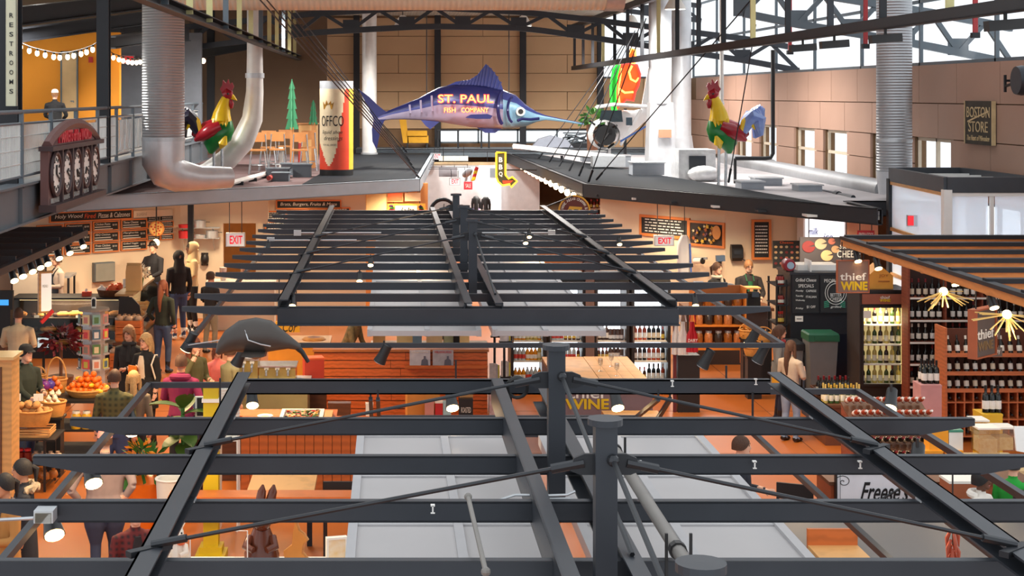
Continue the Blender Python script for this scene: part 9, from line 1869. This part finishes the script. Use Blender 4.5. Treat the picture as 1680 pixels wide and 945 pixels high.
person('big man in grey hooded jacket seen from behind', 172, 706, 16.4, yaw=BACK+0.25, top=cloth('grey_hoodie', (146, 128, 124)), legs=cloth('dark_jeans', (44, 52, 76)), hair=hb, extras=(('hood_down', cloth('grey_hood_dark', (70, 62, 60))), ('beanie', cloth('beanie_rose', (206, 140, 126)))), arms=('back', 'pocket'), wide=1.35)
person('woman in dark parka with fur trimmed hood', 38, 754, 15.3, yaw=-1.3, skin='t', top=cloth('parka', (34, 36, 44)), legs=BLKC, hair=hdk, style='tail', extras=(('fur_hood', M('fur', (170, 150, 122), 0.9, 0, 0.4, 40)), ('coat', cloth('parka', None))), arms=('hold', 'down'))
person('person in camel coat and checked scarf beside the parka', 8, 778, 14.6, yaw=-0.8, skin='t', top=cloth('camel', (176, 122, 62)), legs=BLKC, hair=hdk, style='tail', extras=(('scarf', cloth('check_scarf', (60, 56, 72), (170, 150, 140), ('plaid', 12))), ('coat', cloth('camel', None))), arms=('down', 'hold'))
person('person in red plaid jacket below the near beam', 222, 826, 14.2, yaw=0.4, top=cloth('plaid_red', (104, 30, 28), (44, 22, 24), ('plaid', 5)), legs=BLKC, hair=hb, extras=(('shirt', cloth('plaid_inner', (40, 34, 36))),), arms=('hold', 'hold'), wide=1.1)
person('worker in flower print shirt bending over behind the counter', 566, 522, 26.6, h=1.62, yaw=1.2, skin='l', top=cloth('flower_print', (176, 140, 84), (66, 74, 56), None, 0.85, 0.4, 16), legs=cloth('orange_apron', (226, 140, 40)), hair=hdk, lean=0.45, arms=('reach', 'reach'))
person('woman with long brown hair in beige sweater and ripped jeans', 1297, 559, 23.3, yaw=BACK-0.9, top=cloth('beige_rose', (178, 162, 146)), legs=JL, shoes=BLACK, hair=hb, style='long', arms=('phone', 'hold'), extras=(('phone',),))
person('woman in grey coat and red scarf with glasses', 1279, 534, 24.7, yaw=1.3, top=cloth('grey_coat', (118, 118, 116)), legs=cloth('navy', (34, 40, 62)), hair=hb, style='bob', extras=(('glasses', BLACK), ('scarf', cloth('red_scarf', (150, 40, 46))), ('bag', M('bag_mustard', (206, 150, 30), 0.6)), ('coat', cloth('grey_coat', None))), arms=('down', 'pocket'))
person('bearded deli man in green apron behind the counter', 1228, 427, 31.5, yaw=0.1, top=cloth('tee_charcoal', (36, 32, 34)), hair=hlb, wide=1.1, extras=(('apron', cloth('green_apron', (30, 96, 62))), ('beard', M('beard_grey', (150, 126, 110), 0.8)), ('glasses', BLACK), ('badge', M('badge_gold', (206, 150, 100), 0.5))), arms=('table', 'table'), headtilt=0.25)
person('deli woman in black with pale scarf behind the counter', 1176, 431, 31.6, yaw=0.7, top=cloth('black', None), hair=hb, style='tail', extras=(('scarf', cloth('pale_scarf', (190, 180, 160))),), arms=('table', 'hold'))
person('man in dark jacket walking beside the translucent panels', 1215, 716, 16.4, yaw=1.35, top=cloth('navy_jacket', (32, 36, 48)), hair=hb, arms=('down', 'hold'))
person('woman in white hooded sweater sitting by the candy counter', 1610, 774, 15.6, h=1.45, yaw=0.8, skin='d', top=cloth('white_hoodie', (222, 214, 204)), hair=hdk, style='curly', extras=(('hood_down', cloth('white_hoodie', None)),), arms=('table', 'table'))
person('person in bright green jacket beside the white sweater', 1662, 750, 16.2, yaw=2.4, top=cloth('bright_green', (30, 150, 50)), hair=hdk, arms=('down', 'hold'))
person('child with curly black hair before the green jacket', 1676, 806, 15.75, h=1.2, yaw=1.2, skin='d', top=cloth('dark_rose', (120, 60, 60)), hair=hdk, style='curly', arms=('hold', 'hold'))
person('shopper with tan backpack walking down the far aisle', 781, 322, 46.0, yaw=BACK, top=cloth('lilac', (120, 104, 130)), legs=BLKC, hair=hdk, style='long', extras=(('backpack', cloth('tan_pack', (196, 150, 104))),), arms=('hold', 'hold'), vox=0.016)
person('shopper in grey coat walking down the far aisle', 797, 323, 45.2, yaw=BACK, top=cloth('warm_grey', (130, 116, 108)), legs=BLKC, hair=hdk, style='long', arms=('down', 'down'), vox=0.016)
# fill spots added to brighten stalls, aisle and floor (no fixtures); high bay lamps
for x, y, wt in ((-7.0, 32.2, 260), (-5.6, 33.2, 260), (-4.0, 34.5, 240), (5.6, 33.0, 220), (6.9, 30.8, 260), (8.3, 29.6, 260), (0.2, 38.6, 200), (-2.2, 36.8, 160)): lamp('SPOT', (x, y, 2.9), wt, WARM2, 0.2, spot=150, blend=0.7, name='stall_fill')
for x, y, wt in ((2.9, 46, 300), (2.9, 40, 180)): lamp('SPOT', (x, y, 3.1), wt, (1, 0.95, 0.88), 0.2, spot=150, blend=0.7, name='aisle_fill')
for x, y, wt in ((-3.9, 24.5, 300), (-3.6, 20.5, 300), (-3.2, 28.5, 260), (-1.9, 24.0, 200), (-1.7, 20.8, 200), (0.5, 23.6, 260), (2.6, 25.5, 120), (4.9, 26.5, 200), (5.2, 22.5, 200), (4.9, 18.5, 160), (-1.5, 15.4, 160), (-2.9, 15.2, 200)): lamp('SPOT', (x, y, 2.75), wt, WARM, 0.25, spot=150, blend=0.7, name='floor_fill')
def highbay(x, y, z, watts):
    make('high_bay_lamp', 'round high bay lamp hanging under the roof deck', 'lamp', [('shade', MB().lathe([(0.05, z+0.35), (0.12, z+0.3), (0.26, z+0.05), (0.27, z), (0.25, z), (0.24, z+0.05), (0.1, z+0.28), (0, z+0.3)], (x, y, 0), 20), WHITE, True), ('bulb', MB().ell((x, y, z+0.1), 0.08, 10, 8), M('bay_bulb', (255, 250, 240), 0.4, emit=8)), ('cord', MB().tube([(x, y, z+0.3), (x, y, 8.2)], 0.015, 6), BLACK)], 'high bay lamps')
    lamp('SPOT', (x, y, z-0.05), watts, (1, 0.96, 0.9), 0.4, spot=165, blend=0.5, name='bay_glow')
for x, y in ((-3.2, 38.5), (0.4, 38.5), (4.2, 38.5), (7.2, 38.5), (-3.2, 48), (0.4, 48), (4.2, 48), (7.6, 48), (-8.0, 33.5)): highbay(x, y, 7.45, 1500)
lamp('SPOT', (9.4, 26.6, 7.6), 260, WARM, 0.3, (R(0), R(35), 0), 100, 0.7, name='wall_wash')
